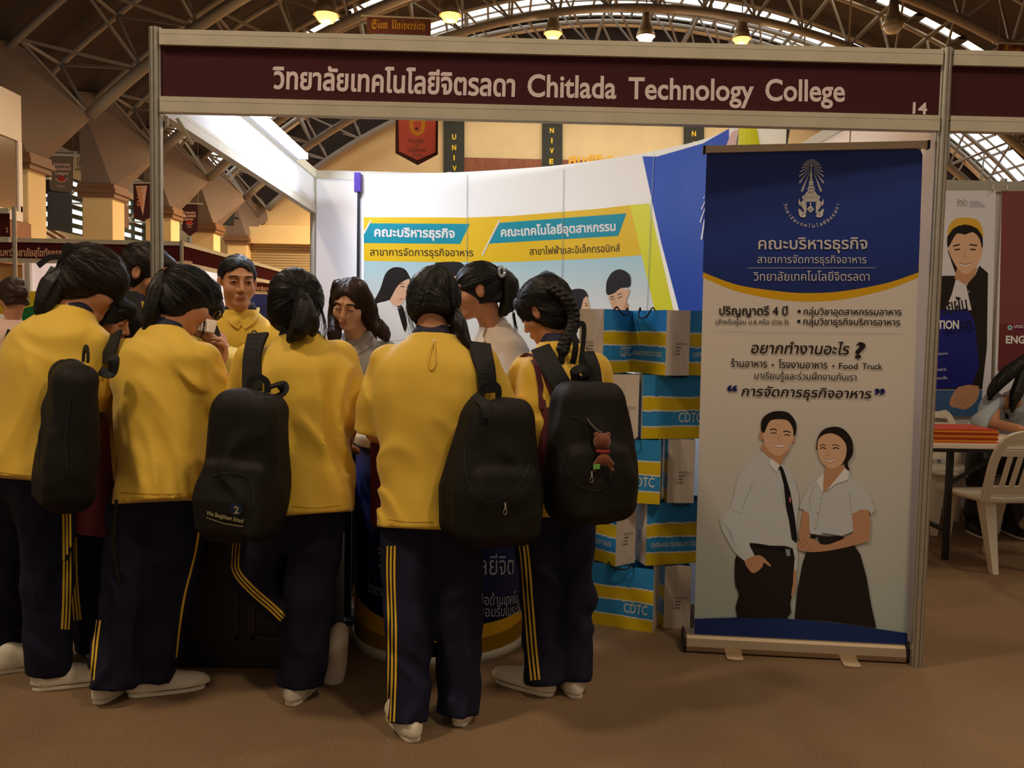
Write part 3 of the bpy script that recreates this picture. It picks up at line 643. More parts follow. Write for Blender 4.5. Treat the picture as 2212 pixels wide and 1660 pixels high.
# printed couple
pr.zoom(1500, 860, 2.965); pr.dl = .0001
pr.poly([(432, 340), (380, 385), (300, 470), (270, 540), (235, 690), (190, 740), (163, 770), (175, 840), (205, 900), (240, 960), (270, 1000), (320, 1043), (385, 1010), (350, 930), (480, 945), (625, 962), (630, 1105), (655, 1100), (660, 1000), (652, 900), (655, 780), (667, 640), (640, 520), (610, 460), (565, 425), (540, 430), (490, 385)], I_LGREY, 3)
for q in ([(375, 545), (330, 640), (305, 720)], [(302, 740), (240, 720)], [(170, 780), (230, 860), (260, 960)], [(560, 560), (575, 700)], [(350, 925), (470, 940)]): pr.line(q, (2, 5, 2) if len(q) == 3 else 3, I_GREY, 0)
pr.poly([(270, 1005), (320, 1043), (385, 1010), (352, 930), (480, 945), (628, 962), (635, 1100), (632, 1200), (612, 1320), (590, 1412), (276, 1412), (285, 1260), (262, 1200), (257, 1080)], I_DARK, 2)
pr.poly([(355, 932), (480, 947), (628, 966), (628, 990), (480, 970), (362, 955)], ink('belt', (18, 16, 16))); pr.poly([(580, 966), (612, 970), (612, 1010), (590, 1012)], I_GREY)
pr.poly([(320, 1043), (388, 1008), (430, 1012), (460, 1040), (490, 1072), (480, 1078), (440, 1052), (436, 1078), (400, 1112), (370, 1120), (345, 1095)], I_SKIN2, 2); pr.poly([(634, 1104), (649, 1108), (650, 1200), (630, 1262), (618, 1260), (630, 1180)], I_SKIN2, 2)
pr.poly([(434, 342), (440, 290), (610, 300), (570, 380), (547, 432), (490, 388)], I_SKIN2, 2)
pr.ell((428, 238), 15, 32, I_SKIN2, 14); pr.ell((630, 258), 10, 28, I_SKIN2, 14)
pr.poly([(440, 190), (475, 140), (540, 128), (600, 140), (627, 180), (633, 235), (620, 292), (595, 332), (552, 368), (510, 364), (470, 332), (445, 290), (438, 240)], I_SKIN, 3)
pr.poly([(425, 190), (428, 145), (455, 110), (500, 88), (550, 83), (595, 92), (620, 112), (645, 150), (652, 190), (645, 235), (633, 240), (628, 195), (600, 148), (550, 136), (492, 142), (468, 170), (450, 215), (438, 224), (426, 205)], I_HAIR, 3)
for q, w in (([(482, 204), (505, 198), (526, 208)], 7), ([(568, 216), (590, 212), (614, 222)], 7), ([(488, 226), (508, 222), (526, 230)], 6), ([(573, 238), (592, 234), (610, 242)], 6)): pr.line(q, w, I_HAIR, 4)
pr.line([(552, 230), (530, 270), (548, 280), (562, 276)], 4, I_SKIN2, 4); pr.poly([(500, 290), (535, 298), (572, 296), (560, 312), (530, 314)], I_WHITE, 2); pr.line([(498, 289), (535, 297), (574, 295)], 4, I_PINK, 3); pr.line([(508, 302), (532, 316), (562, 313)], 4, I_PINK, 3)
pr.poly([(490, 386), (546, 432), (522, 478), (476, 425)], I_WHITE); pr.line([(478, 426), (522, 478), (546, 434)], 3, I_GREY)
pr.poly([(535, 447), (550, 432), (563, 445), (577, 482), (612, 600), (640, 760), (658, 905), (650, 928), (622, 905), (605, 790), (585, 700), (570, 550), (548, 467)], ink('tie', (22, 22, 30)))
pr.poly([(604, 636), (614, 634), (616, 664), (607, 668)], I_PINK)
pr.poly([(692, 722), (736, 740), (732, 860), (742, 882), (702, 908), (666, 898), (680, 800)], I_SKIN2, 2)
pr.poly([(785, 880), (860, 886), (940, 880), (1020, 940), (1060, 1000), (1100, 1150), (1130, 1330), (1162, 1472), (900, 1434), (640, 1414), (655, 1250), (690, 1060), (715, 985), (780, 980), (800, 930)], I_DARK, 1)
pr.poly([(835, 470), (780, 530), (735, 560), (690, 650), (668, 697), (732, 740), (735, 862), (780, 842), (820, 862), (940, 882), (1022, 850), (1006, 742), (1114, 716), (1130, 747), (1154, 715), (1120, 630), (1070, 570), (1000, 510), (985, 450), (960, 440)], I_LGREY, 1)
for q in ([(760, 560), (735, 650), (740, 720)], [(990, 600), (995, 680), (1010, 750)], [(820, 607), (800, 720), (770, 850)], [(1000, 742), (1060, 728), (1112, 716)]): pr.line(q, 3, I_GREY, 4)
for q in ((807, 640), (786, 735), (768, 838)): pr.ell(q, 5, 5, I_GREY, 10)
pr.poly([(1006, 744), (1114, 718), (1118, 900), (1090, 922), (980, 952), (850, 978), (750, 986), (680, 976), (655, 955), (658, 938), (690, 890), (760, 902), (800, 930), (860, 936), (1012, 862)], I_SKIN2, 2)
for q in ([(690, 892), (720, 930), (752, 975)], [(676, 920), (700, 950), (722, 978)], [(664, 938), (684, 960)]): pr.line(q, 3, ink('skin_dark', (160, 112, 84)), 3)
pr.ell((762, 884), 22, 16, ink('watch', (30, 26, 24)), 14); pr.poly([(735, 862), (780, 838), (822, 842), (815, 872), (770, 872)], I_LGREY, 2)
pr.poly([(836, 440), (955, 428), (962, 452), (900, 545), (822, 607), (826, 520)], I_SKIN2, 1)
pr.ell((982, 350), 15, 30, I_SKIN2, 14)
pr.poly([(778, 325), (785, 260), (810, 215), (850, 190), (910, 184), (960, 205), (1000, 255), (1013, 310), (1010, 362), (985, 402), (980, 430), (990, 462), (966, 450), (950, 400), (940, 300), (860, 260), (800, 290), (792, 330)], I_HAIR, 3)
pr.poly([(785, 300), (800, 252), (860, 226), (920, 242), (964, 290), (971, 340), (960, 390), (930, 430), (882, 453), (845, 441), (808, 402), (790, 352)], I_SKIN, 3)
for q, w in (([(798, 307), (818, 299), (840, 304)], 5), ([(878, 304), (900, 299), (924, 308)], 5), ([(803, 324), (820, 317), (840, 325)], 7), ([(884, 325), (902, 317), (922, 326)], 7)): pr.line(q, w, I_HAIR, 4)
pr.line([(856, 330), (846, 360), (858, 368), (870, 364)], 4, I_SKIN2, 4); pr.poly([(830, 390), (865, 396), (902, 389), (886, 408), (850, 410)], I_WHITE, 2); pr.line([(829, 389), (865, 396), (903, 388)], 4, I_PINK, 3); pr.line([(840, 402), (866, 414), (894, 402)], 5, I_PINK, 3)
pr.poly([(826, 478), (775, 530), (820, 607)], I_WHITE); pr.poly([(962, 446), (988, 482), (975, 526), (905, 548), (838, 600)], I_WHITE); pr.line([(976, 526), (905, 549), (836, 602)], 3, I_GREY)
pr.zoom(1460, 1250, 3.687); pr.poly([(147, 318), (500, 307), (900, 318), (1300, 355), (1838, 432), (1838, 558), (147, 440)], ink('deep_blue', (30, 52, 116)))
pr.build_one('printed_sheet', t)
mb = MB(); q = [on(*tl, -.002), on(*tr_, -.002), on(*br, -.002), on(*bl, -.002)]; mb.prism(q[::-1], -RN * .0015); mb.obj('sheet_backing', mat('banner_film', (190, 186, 180), .6), t)
z0 = on(1520, 322)[2] ; e0, e1 = on(1520, 325, .004), on(2004, 314, .004); mb = MB(); mb.bar(e0, e1, .022, .026); mb.bar(e0 + V(0, 0, .013), e1 + V(0, 0, .013), .014, .008); mb.obj('top_bar', mat('banner_bar', (206, 180, 150), .35, .6), t)
mb = MB(); mb.bar(e0 - RD_ * .004, e0 + RD_ * .006, .026, .034); mb.bar(e1 - RD_ * .006, e1 + RD_ * .004, .026, .034); mb.obj('bar_cap', M_BLACK, t)
mb = MB(); mm = (RA + RB) / 2 - RN * .04; mb.tube([mm + V(0, 0, .05), mm + V(0, 0, z0)], .009, 8); mb.obj('support_pole', M_BLACK, t)
prof = [(.055, .006), (.06, .03), (.05, .062), (.035, .074), (-.04, .078), (-.06, .06), (-.065, .006)]
mb = MB(); a0, a1 = RA - RD_ * .018, RB + RD_ * .006
mb.prism([a0 + RN * x + V(0, 0, z) for x, z in prof], a1 - a0); bevel(mb.obj('base', mat('banner_base', (190, 168, 140), .32, .75), t), .004)
mb = MB(); mb.box((0, 0, 0), (1, 1, 1)); mb.v = []; mb.f = []; mb.m = []; mb.n = 0
for e in (a0, a1): mb.prism([e + RN * x * 1.04 + V(0, 0, z * 1.05) for x, z in prof], nrm(a1 - a0) * (.008 if e is a1 else -.008))
mb.obj('end_cap', M_BLACK, t)
for px in ((1588, 1425), (1842, 1440)):
    c = PZ(*px, .004); d = nrm(V(-.16, -1, 0)); s = np.cross(d, V(0, 0, 1)); pts = []
    for a in np.linspace(-math.pi / 2, math.pi / 2, 8): pts.append(c + d * (.012 * math.cos(a)) + s * .034 * math.sin(a))
    pts = [c - d * .2 - s * .034] + pts + [c - d * .2 + s * .034]
    MB().prism([p * V(1, 1, 0) + V(0, 0, .002) for p in pts], V(0, 0, .006)).obj('foot', mat('banner_foot', (205, 186, 160), .4, .5), t)
# ------------------------------------------------------------------ round promotion counter
CC, CR = V(1.12, .315, 0), .375
t = thing('promotion_counter', 'round blue promotion counter with white rim and yellow foot band', 'counter', CC)
def cyl(u, v, lift=0.0):
    a = -math.pi / 2 + u / CR; r = CR + .002 + lift; return V(CC[0] + r * math.cos(a), CC[1] + r * math.sin(a), v)
def cyl_u(px, py):
    r = ray(px, py); o = CP[:2] - CC[:2]; d = r[:2]; A = d @ d; B = 2 * o @ d; C = o @ o - CR ** 2; q = (-B - math.sqrt(max(0, B * B - 4 * A * C))) / (2 * A); p = CP + r * q
    return (math.atan2(p[1] - CC[1], p[0] - CC[0]) + math.pi / 2) * CR, p[2]
MB().lathe(CC, [(CR, .035), (CR, .87)], 64).obj('wrap', I_NAVY, t, True)
bevel(MB().lathe(CC, [(CR + .012, .865), (CR + .016, .875), (CR + .016, .9), (CR + .006, .91), (.0, .91)], 64).obj('top', mat('counter_top', (226, 214, 188), .4), t, True), .003)
MB().lathe(CC, [(CR + .012, .0), (CR + .012, .035), (CR + .0, .04)], 64).obj('foot_ring', mat('counter_ring', (206, 198, 176), .5), t, True)
pr = Print(cyl, dl=.0001); us = np.linspace(-.56, .56, 40)
pr.quadstrip([(u, .04) for u in us], [(u, .16 + .1 * (u / .56) ** 2 * (u < 0)) for u in us], I_GOLD); pr.quadstrip([(u, .04) for u in us], [(u, .1 + .02 * (u / .56) ** 2) for u in us], ink('olive_yellow', (196, 150, 16)))
u0, z0 = cyl_u(817, 1224); u1, z1 = cyl_u(1108, 1240); ue = u0 + (u1 - u0) / .8
I_CT = ink('pale_blue', (176, 184, 206))
def ctext(s_, pa, pb, h, bold=0.0, m=None):
    (ua, za), (ub, zb) = cyl_u(*pa), cyl_u(*pb)
    ov, of = glyph2d(s_, bold); x0, x1 = ov[of.ravel(), 0].min(), ov[of.ravel(), 0].max()
    pr.put([(ua + (x - x0) / (x1 - x0) * (ub - ua), za + (zb - za) * (x - x0) / (x1 - x0) + y * h) for x, y in ov], of, m or I_CT)
ctext('วิ', (816, 1224), (834, 1226), .11); ctext('ท', (838, 1232), (866, 1234), .11); ctext('ยาลัยเทคโน', (868, 1240), (985, 1246), .11); ctext('โลยีจิต', (1016, 1240), (1108, 1240), .11)
ctext('วิทยาลัย', (794, 1278), (846, 1294), .062); ctext('และ', (829, 1312), (852, 1318), .062); ctext('รีที่', (931, 1308), (952, 1309), .062); ctext('มือด้านเทคโนโลยี', (1033, 1307), (1128, 1298), .062); ctext('ธุรกิจอ', (925, 1332), (960, 1332), .062); ctext('ยอมรับในระดับส', (1034, 1332), (1128, 1322), .062)
ctext('ะ', (1046, 1166), (1054, 1164), .05); ctext('ด', (1053, 1158), (1064, 1150), .05)
ua, za = cyl_u(1043, 1268); ub, zb = cyl_u(1115, 1260); pr.quadstrip([(ua - .25, za), (ub, zb)], [(ua - .25, za + .003), (ub, zb + .003)], I_CT)
pr.build_one('printed_wrap', t)
t = thing('drink_can', 'tall pale patterned tin standing on the counter left of the central student', 'can', P(800, 930, .22) * V(1, 1, 0) + V(0, 0, .91))
c = np.array(t.location); MB().lathe(c, [(.03, 0), (.033, .004), (.033, .16), (.029, .165), (.0, .163)], 24).obj('body', mat('tin_pale', (196, 206, 212), .35, .3), t, True)
mb = MB(); rr = random.Random(3)
for k in range(34):
    a = rr.uniform(math.pi, 2 * math.pi); z = .02 + .13 * rr.random(); w = .004 + .004 * rr.random(); r = .0335
    mb.add([c + V(r * math.cos(a + i * w / r), r * math.sin(a + i * w / r), z + j * .008) for i, j in ((-1, 0), (1, 0), (1, 1), (-1, 1))], [(0, 1, 2, 3)])
mb.obj('printed_pattern', I_DARK, t)
# ------------------------------------------------------------------ paper gift bags stacked in five rows
B_BLUE = ink('bag_blue', (52, 146, 214), .3); B_YEL = ink('bag_yellow', (222, 190, 30), .3); B_PAPER = mat('bag_paper', (222, 208, 194), .45); B_WHITE = ink('bag_white', (226, 222, 214), .35); B_CORD = mat('cord_black', (18, 18, 20), .8)
TEAR = np.cumsum(np.random.default_rng(5).normal(0, 1, 60)); TEAR -= np.linspace(TEAR[0], TEAR[-1], 60); TEAR = TEAR / np.abs(TEAR).max()
def torn(pr, y, w, h, k, m=None):
    xs = np.linspace(0, w, 46); j = np.roll(TEAR, k * 11)[:46] * .004 + np.random.default_rng(k).normal(0, .0012, 46)
    pr.quadstrip(list(zip(xs, y + j + .003)), list(zip(xs, y + j - .004 + np.random.default_rng(k + 9).normal(0, .001, 46))), B_WHITE)
BAGN = {}
def gift_bag(px, Y, yaw, row, label, word='CDTC', w=.31, d=.125, h=.292):
    """px: picture column of the upright edge between the printed front and the white side; row 0 stands on the floor"""
    yw = math.radians(yaw); f = V(math.sin(yw), -math.cos(yw), 0); s = V(math.cos(yw), math.sin(yw), 0)
    e = P(px, 900, Y); e[2] = row * (h + .001); face = 'f'
    c = e + s * (w / 2 if yaw > 0 else -w / 2) - f * d / 2
    t = thing('gift_bag', label, 'paper bag', c, 'paper gift bags stacked beside the roll-up banner'); U = V(0, 0, 1)
    A = lambda x, y, z: c + s * x + f * y + U * z
    q = .86 if h < .3 else .9
    mb = MB()                                             # body: open box whose gussets crease inwards
    for x in (-w / 2, w / 2):
        sx = 1 if x > 0 else -1; cr = .018 * sx
        v = [A(x, d / 2, 0), A(x, -d / 2, 0), A(x, d / 2, h), A(x, -d / 2, h), A(x - cr, 0, h), A(x, 0, d * .55), A(x - cr * .5, 0, h * .6)]
        mb.add(v, [(0, 1, 5), (0, 5, 6, 4, 2), (5, 1, 3, 4, 6)], 1)
    mb.add([A(-w / 2, d / 2, 0), A(w / 2, d / 2, 0), A(w / 2, d / 2, h), A(-w / 2, d / 2, h)], [(0, 1, 2, 3)], 0)
    mb.add([A(-w / 2, -d / 2, 0), A(w / 2, -d / 2, 0), A(w / 2, -d / 2, h), A(-w / 2, -d / 2, h)], [(3, 2, 1, 0)], 0)
    mb.add([A(-w / 2, d / 2, .001), A(w / 2, d / 2, .001), A(w / 2, -d / 2, .001), A(-w / 2, -d / 2, .001)], [(0, 1, 2, 3)], 1)
    mb.obj('body', [B_BLUE, B_PAPER], t)
    for sd in (1, -1):                                    # printed front and back
        if (f * sd) @ (CP - c) < -.2: continue
        ff, ss = f * sd, s * sd; org = c + ff * d / 2 - ss * w / 2
        pr = Print(lambda u, v, l=0, org=org, ff=ff, ss=ss: org + ss * u + U * v + ff * l, dl=.00015)
        for a, b in ((0, .2), (.45, .66)): pr.poly([(0, h * a), (w, h * a), (w, h * b), (0, h * b)], B_YEL)
        for k, y in enumerate((.2, .45, .66)): torn(pr, h * y, w, h, k + len(BAGN))
        if word == 'CDTC': a_, b_, hh = (w * .56, h * .265), (w * .92, h * .265), .062
        else: a_, b_, hh = (w * .08, h * .285), (w * .9, h * .285), .03
        ov, of = glyph2d(word, .012); x0, x1 = ov[of.ravel(), 0].min(), ov[of.ravel(), 0].max()
        pr.put([(a_[0] + (x - x0) / (x1 - x0) * (b_[0] - a_[0]), a_[1] + y * hh) for x, y in ov], of, B_WHITE)
        pr.build_one('printed_face', t)
        mb = MB(); rr = random.Random(px); dr = rr.uniform(-.01, .02)
        pts = [org + ss * (w * .3) + U * (h - .002) + ff * .003, org + ss * (w * .33) + U * (h + .012) + ff * .012, org + ss * (w * .4) + U * (h - .02 + dr) + ff * .03, org + ss * (w * .6) + U * (h - .022 + dr) + ff * .03, org + ss * (w * .67) + U * (h + .01) + ff * .012, org + ss * (w * .7) + U * (h - .002) + ff * .003]
        mb.tube(spline(pts, 5), .0035, 6); mb.obj('cord_handle', B_CORD, t, True)
    for sx in (1, -1):
        if (s * sx) @ (CP - c) < 0: continue
        org = c + s * sx * w / 2 + (f if sx < 0 else -f) * (-d / 2)
        uu = np.cross(U, s * sx); org = c + s * sx * (w / 2 + .0006) - uu * d / 2
        pr = Print(lambda u, v, l=0, org=org, uu=uu, sx=sx: org + uu * u + U * v + s * sx * (l - .01 * max(0, v - d * .55) / h * (1 - abs(u / d * 2 - 1)) * 1.7), dl=.0001)
        def gt(s_, u0, u1, v, hh, m=I_DARK):
            ov, of = glyph2d(s_); x0, x1 = ov[of.ravel(), 0].min(), ov[of.ravel(), 0].max()
            pr.put([(u0 + (x - x0) / (x1 - x0) * (u1 - u0), v + y * hh) for x, y in ov], of, m)
        gt('วิทยาลัยเทคโนโลยีจิตรลดา', d * .1, d * .9, h * .47, .014)
        for k, (z, e) in enumerate(((.41, .66), (.36, .6), (.31, .6))):
            if k == 1: pr.poly([(d * .3, h * z), (d * .38, h * z), (d * .38, h * z + .011), (d * .3, h * z + .011)], I_DARK); gt('f', d * .33, d * .36, h * z + .001, .012, B_WHITE)
            else: pr.ell((d * .34, h * z + .005), .0055, .0055, I_DARK, 10); pr.ell((d * .34, h * z + .005), .004, .004, B_PAPER, 10)
            for i in range(5): pr.poly([(d * (.42 + i * (e - .42) / 5), h * z + .003), (d * (.42 + (i + .7) * (e - .42) / 5), h * z + .003), (d * (.42 + (i + .7) * (e - .42) / 5), h * z + .008), (d * (.42 + i * (e - .42) / 5), h * z + .008)], I_DARK)
        pr.build_one('printed_side', t)
    BAGN[label] = t; return t
CT, CG = 'CDTC', 'CHITRALADA TECHNOLOGY COLLEGE'
gift_bag(1423, .36, -24, 0, 'blue and yellow gift bag, bottom of the stack at left, CDTC lettering')
gift_bag(1447, .42, -86, 0, 'gift bag turned white side out in the bottom row, beside the banner foot')
gift_bag(1272, .72, 80, 0, 'white gift bag side peeking out at the far left of the bottom row')
gift_bag(1338, .40, -54, 1, 'slanted gift bag at the left end of the fourth row, white side to the right', CG)
gift_bag(1404, .42, 14, 1, 'gift bag with small college lettering, right of the fourth row', CG)
gift_bag(1430, .38, -15, 2, 'gift bag on the middle row touching the black backpack, CDTC lettering')
gift_bag(1446, .42, -87, 2, 'gift bag turned white side out on the middle row, beside the banner')
gift_bag(1387, .42, 8, 3, 'widest gift bag on the second row, CDTC cut by the banner edge')
gift_bag(1322, .40, -80, 3, 'gift bag turned white side out on the second row, left of the widest bag')
gift_bag(1299, .40, 55, 4, 'gift bag at the left of the top row, CDTC lettering, white side leftward')
gift_bag(1434, .36, -68, 4, 'gift bag in the middle of the top row, white side with bright fold', CG)
gift_bag(1482, .42, 12, 4, 'gift bag at the right end of the top row, mostly behind the banner', CG)
# ------------------------------------------------------------------ dark desk behind the students
t = thing('desk', 'dark panelled desk behind the two middle students, left of the round counter', 'desk', (.4, .15, 0))
M_DESK = mat('dark_desk', (34, 26, 22), .5)
bevel(MB().box((.06, -.1, 0), (.68, .4, .8)).obj('body', M_DESK, t), .006); bevel(MB().box((.04, -.12, .8), (.70, .42, .835)).obj('top', M_DESK, t), .006)
for x0, x1, z0, z1 in ((.1, .35, .12, .68), (.4, .64, .12, .68)):
    mb = MB(); g = .015
    for a in (((x0, -.108, z0), (x1, -.1, z0 + g)), ((x0, -.108, z1 - g), (x1, -.1, z1)), ((x0, -.108, z0), (x0 + g, -.1, z1)), ((x1 - g, -.108, z0), (x1, -.1, z1))): mb.box(*a)
    mb.obj('moulding', mat('dark_moulding', (44, 32, 26), .45), t)
M_LF = mat('leaflet_blue', (170, 190, 220), .5)
mb = MB(); mb.prism([(.16, .0, .8355), (.34, .03, .8355), (.31, .24, .8355), (.13, .2, .8355)], (0, 0, .002)); tag(mb.obj('leaflet', M_LF), 'pale blue leaflet at the left end of the dark desk', 'leaflet', 'leaflets on the desk')
mb = MB(); mb.box((.42, .1, .8355), (.57, .28, .84)); tag(mb.obj('leaflet', M_LF), 'pale blue leaflet near the right end of the dark desk', 'leaflet', 'leaflets on the desk')
t = thing('display_stand', 'thin black upright stand between the crossed-leg student and the round counter', 'stand', P(749, 1300, .5) * V(1, 1, 0)); c = np.array(t.location)
MB().box(c + V(-.02, -.008, .02), c + V(.02, .008, .95)).obj('upright', M_BLACK, t); MB().box(c + V(-.09, -.09, 0), c + V(.06, .09, .02)).obj('base', M_BLACK, t); MB().box(c + V(-.11, .01, .3), c + V(-.0, .014, .72)).obj('side_panel', M_BLACK, t)
# ------------------------------------------------------------------ neighbour booth at the right: walls, posters, table, chairs
booth_post(5.1, D, 2.55, 'aluminium post between the two posters of the neighbour booth')
t = thing('partition_wall', 'white panel wall of the neighbour booth carrying two posters', 'partition', (5.1, D + .03, 0))
for k in range(3):
    MB().box((3.16 + k * .99, D, .03), (4.09 + k * .99 + .02, D + .01, 2.5)).obj('panel', M_WHITEP, t)
mb = MB(); mb.box((3.14, D - .02, 2.45), (6.1, D + .02, 2.53)); mb.obj('top_rail', M_ALU, t); mb = MB(); mb.box((3.14, D - .02, .0), (6.1, D + .02, .08)); mb.obj('bottom_rail', M_ALU, t)
YP = D - .03
t = thing('poster', 'white poster of a smiling person in a yellow beanie and black jacket', 'poster', P(2090, 640, YP))
pr = Print(plane_hit((0, YP, 0), (0, -1, 0)), dl=.00015).zoom(1950, 350, 1.748)
I_PW = ink('poster_white', (222, 222, 232))
pr.poly([(150, 108), (352, 108), (330, 960), (80, 960)], I_PW)
pr.text('คึกษัว', (206, 158), (240, 158), 24, I_DARK); pr.text('การศึกษา', (206, 168), (240, 168), 14, I_DARK); pr.line([(245, 146), (245, 172)], 1.2, I_DARK)
for k in range(4): pr.line([(253, 150 + k * 6.5), (310 - 22 * (k == 0) - 12 * (k == 1), 150 + k * 6.5)], 3.4, I_GREY)
pr.poly([(168, 330), (195, 410), (205, 430), (140, 430), (100, 860), (300, 860), (318, 700), (322, 420), (290, 392), (250, 440)], I_DARK, 1)
pr.poly([(200, 445), (275, 425), (290, 390), (240, 470), (260, 560), (160, 560), (185, 500)], I_PW)
I_ROYAL = ink('royal', (30, 34, 130))
pr.poly([(130, 560), (245, 556), (270, 600), (288, 770), (260, 850), (80, 860)], I_ROYAL); pr.poly([(195, 440), (205, 400), (280, 400), (276, 425), (240, 465)], I_SKIN2, 1)
pr.poly([(172, 330), (176, 290), (210, 262), (270, 262), (300, 300), (300, 345), (288, 380), (270, 405), (238, 426), (210, 405), (190, 375)], I_SKIN, 2)
pr.poly([(170, 325), (168, 285), (185, 250), (235, 225), (285, 250), (302, 290), (300, 330), (290, 290), (265, 265), (235, 275), (205, 270), (185, 300)], I_HAIR, 2)
pr.poly([(170, 280), (175, 240), (200, 215), (235, 210), (280, 218), (300, 250), (303, 285), (282, 252), (235, 236), (190, 252)], ink('beanie', (224, 178, 64)), 2)
for a, b in (((190, 318), (215, 312)), ((252, 312), (280, 316)), ((195, 332), (216, 330)), ((254, 330), (276, 332))): pr.line([a, b], 5, I_HAIR)
pr.line([(236, 330), (230, 358), (244, 362)], 3, I_SKIN2); pr.line([(214, 384), (236, 391), (260, 382)], 6, I_WHITE, 3); pr.line([(214, 382), (236, 388), (260, 380)], 2.5, I_PINK, 3)
pr.ell((249, 490), 4, 4, I_GREY, 8)
pr.text('วัยฝัน', (150, 575), (246, 560), 72, I_DARK, .02); pr.text('อนาคต', (160, 655), (262, 640), 74, ink('ink_dk', (16, 16, 60)), .02)
pr.k += 1; pr.text('TION', (132, 630), (212, 630), 44, I_WHITE, .03); pr.text(':', (124, 706), (130, 706), 40, I_WHITE, .03); pr.text('บพร้อมภาพ', (128, 730), (170, 727), 12, I_WHITE); pr.text('กลยุทธ์', (122, 790), (164, 788), 14, I_WHITE); pr.text('ะแบบสื่อ', (120, 822), (168, 820), 14, I_WHITE)
pr.poly([(118, 862), (300, 862), (296, 960), (100, 960)], ink('denim', (62, 100, 150))); pr.poly([(178, 900), (210, 850), (285, 846), (280, 900), (240, 934), (205, 930), (180, 922)], I_SKIN2, 2)
for q in (((190, 905), (216, 880)), ((200, 920), (228, 892)), ((216, 928), (240, 905))): pr.line(q, 2, ink('skin_dark', (160, 112, 84)))
pr.build_one('printed_sheet', t)
t = thing('poster', 'maroon poster with white letters ENG, cut by the right picture edge', 'poster', P(2200, 620, YP))
pr = Print(plane_hit((0, YP, 0), (0, -1, 0)), dl=.00015).zoom(1950, 350, 1.748)
pr.poly([(374, 110), (640, 110), (640, 990), (340, 990)], I_PW); pr.poly([(374, 110), (640, 110), (640, 612), (364, 612)], ink('rose', (130, 70, 74))); pr.poly([(364, 612), (640, 612), (640, 790), (358, 790)], ink('maroon', (110, 48, 50)))
pr.ell((405, 626), 9, 9, I_WHITE); pr.ell((405, 626), 6, 6, I_TEAL); pr.text('UTCC', (420, 625), (456, 625), 14, I_WHITE, .03); pr.line([(420, 632), (460, 632)], 2, I_WHITE); pr.poly([(416, 612), (640, 612), (640, 638), (416, 638)], ink('plum', (122, 40, 84)), 0); pr.text('UTCC', (420, 627), (456, 627), 14, I_WHITE, .03)
pr.text('ENG', (389, 685), (462, 685), 40, I_WHITE, .03)
pr.build_one('printed_sheet', t)
for px, w in ((2143, 'left'), (2173, 'right')):
    mb = MB(); c = P(px, 411, YP - .006); mb.tube([c + V(0, -.01, .04), c + V(0, -.02, 0), c + V(.0, -.005, -.012), c + V(0, .005, .0)], .004, 6)
    tag(mb.obj('poster_hook', M_ALU), f'small metal hook on the top rail, {w} of the post between the two posters', 'hook', 'poster hooks')
t = thing('folding_table', 'folding table with white top and dark frame in the neighbour booth', 'table', (4.9, 1.95, 0)); TT = .725
bevel(MB().box((3.82, 1.66, TT - .03), (5.6, 2.26, TT)).obj('table_top', mat('table_white', (226, 216, 200), .35), t), .004)
MB().box((3.82, 1.655, TT - .05), (5.6, 1.675, TT - .03)).obj('edge_rail', M_BLACK, t)
for x in (4.14, 5.4):
    for y in (1.72, 2.2): MB().box((x - .016, y - .016, 0), (x + .016, y + .016, TT - .03)).obj('leg', M_STEEL if False else M_BLACK, t)
mb = MB(); mb.bar((4.14, 1.72, .18), (4.14, 2.2, .18), .025, .025); mb.bar((5.4, 1.72, .18), (5.4, 2.2, .18), .025, .025); mb.obj('stretcher', M_BLACK, t)
MB().bar((4.14, 1.74, .46), (4.5, 1.74, TT - .04), .02, .02).obj('brace', M_BLACK, t)
for k in range(9):
    z = TT + k * .0095; j = random.Random(k); dx, dy = j.uniform(-.008, .008), j.uniform(-.006, .006)
    o = MB().box((3.98 + dx, 1.7 + dy, z), (4.42 + dx, 2.0 + dy, z + .0088)).obj('booklet', ink(f'booklet_{k % 3}', [(206, 96, 40), (222, 150, 50), (196, 70, 44)][k % 3]))
    tag(o, 'orange booklet in the stack on the folding table' if k < 8 else 'topmost orange booklet of the stack on the folding table', 'booklet', 'orange booklets stacked on the table')
M_CHAIR = mat('white_plastic', (224, 214, 196), .35, spec=.5)
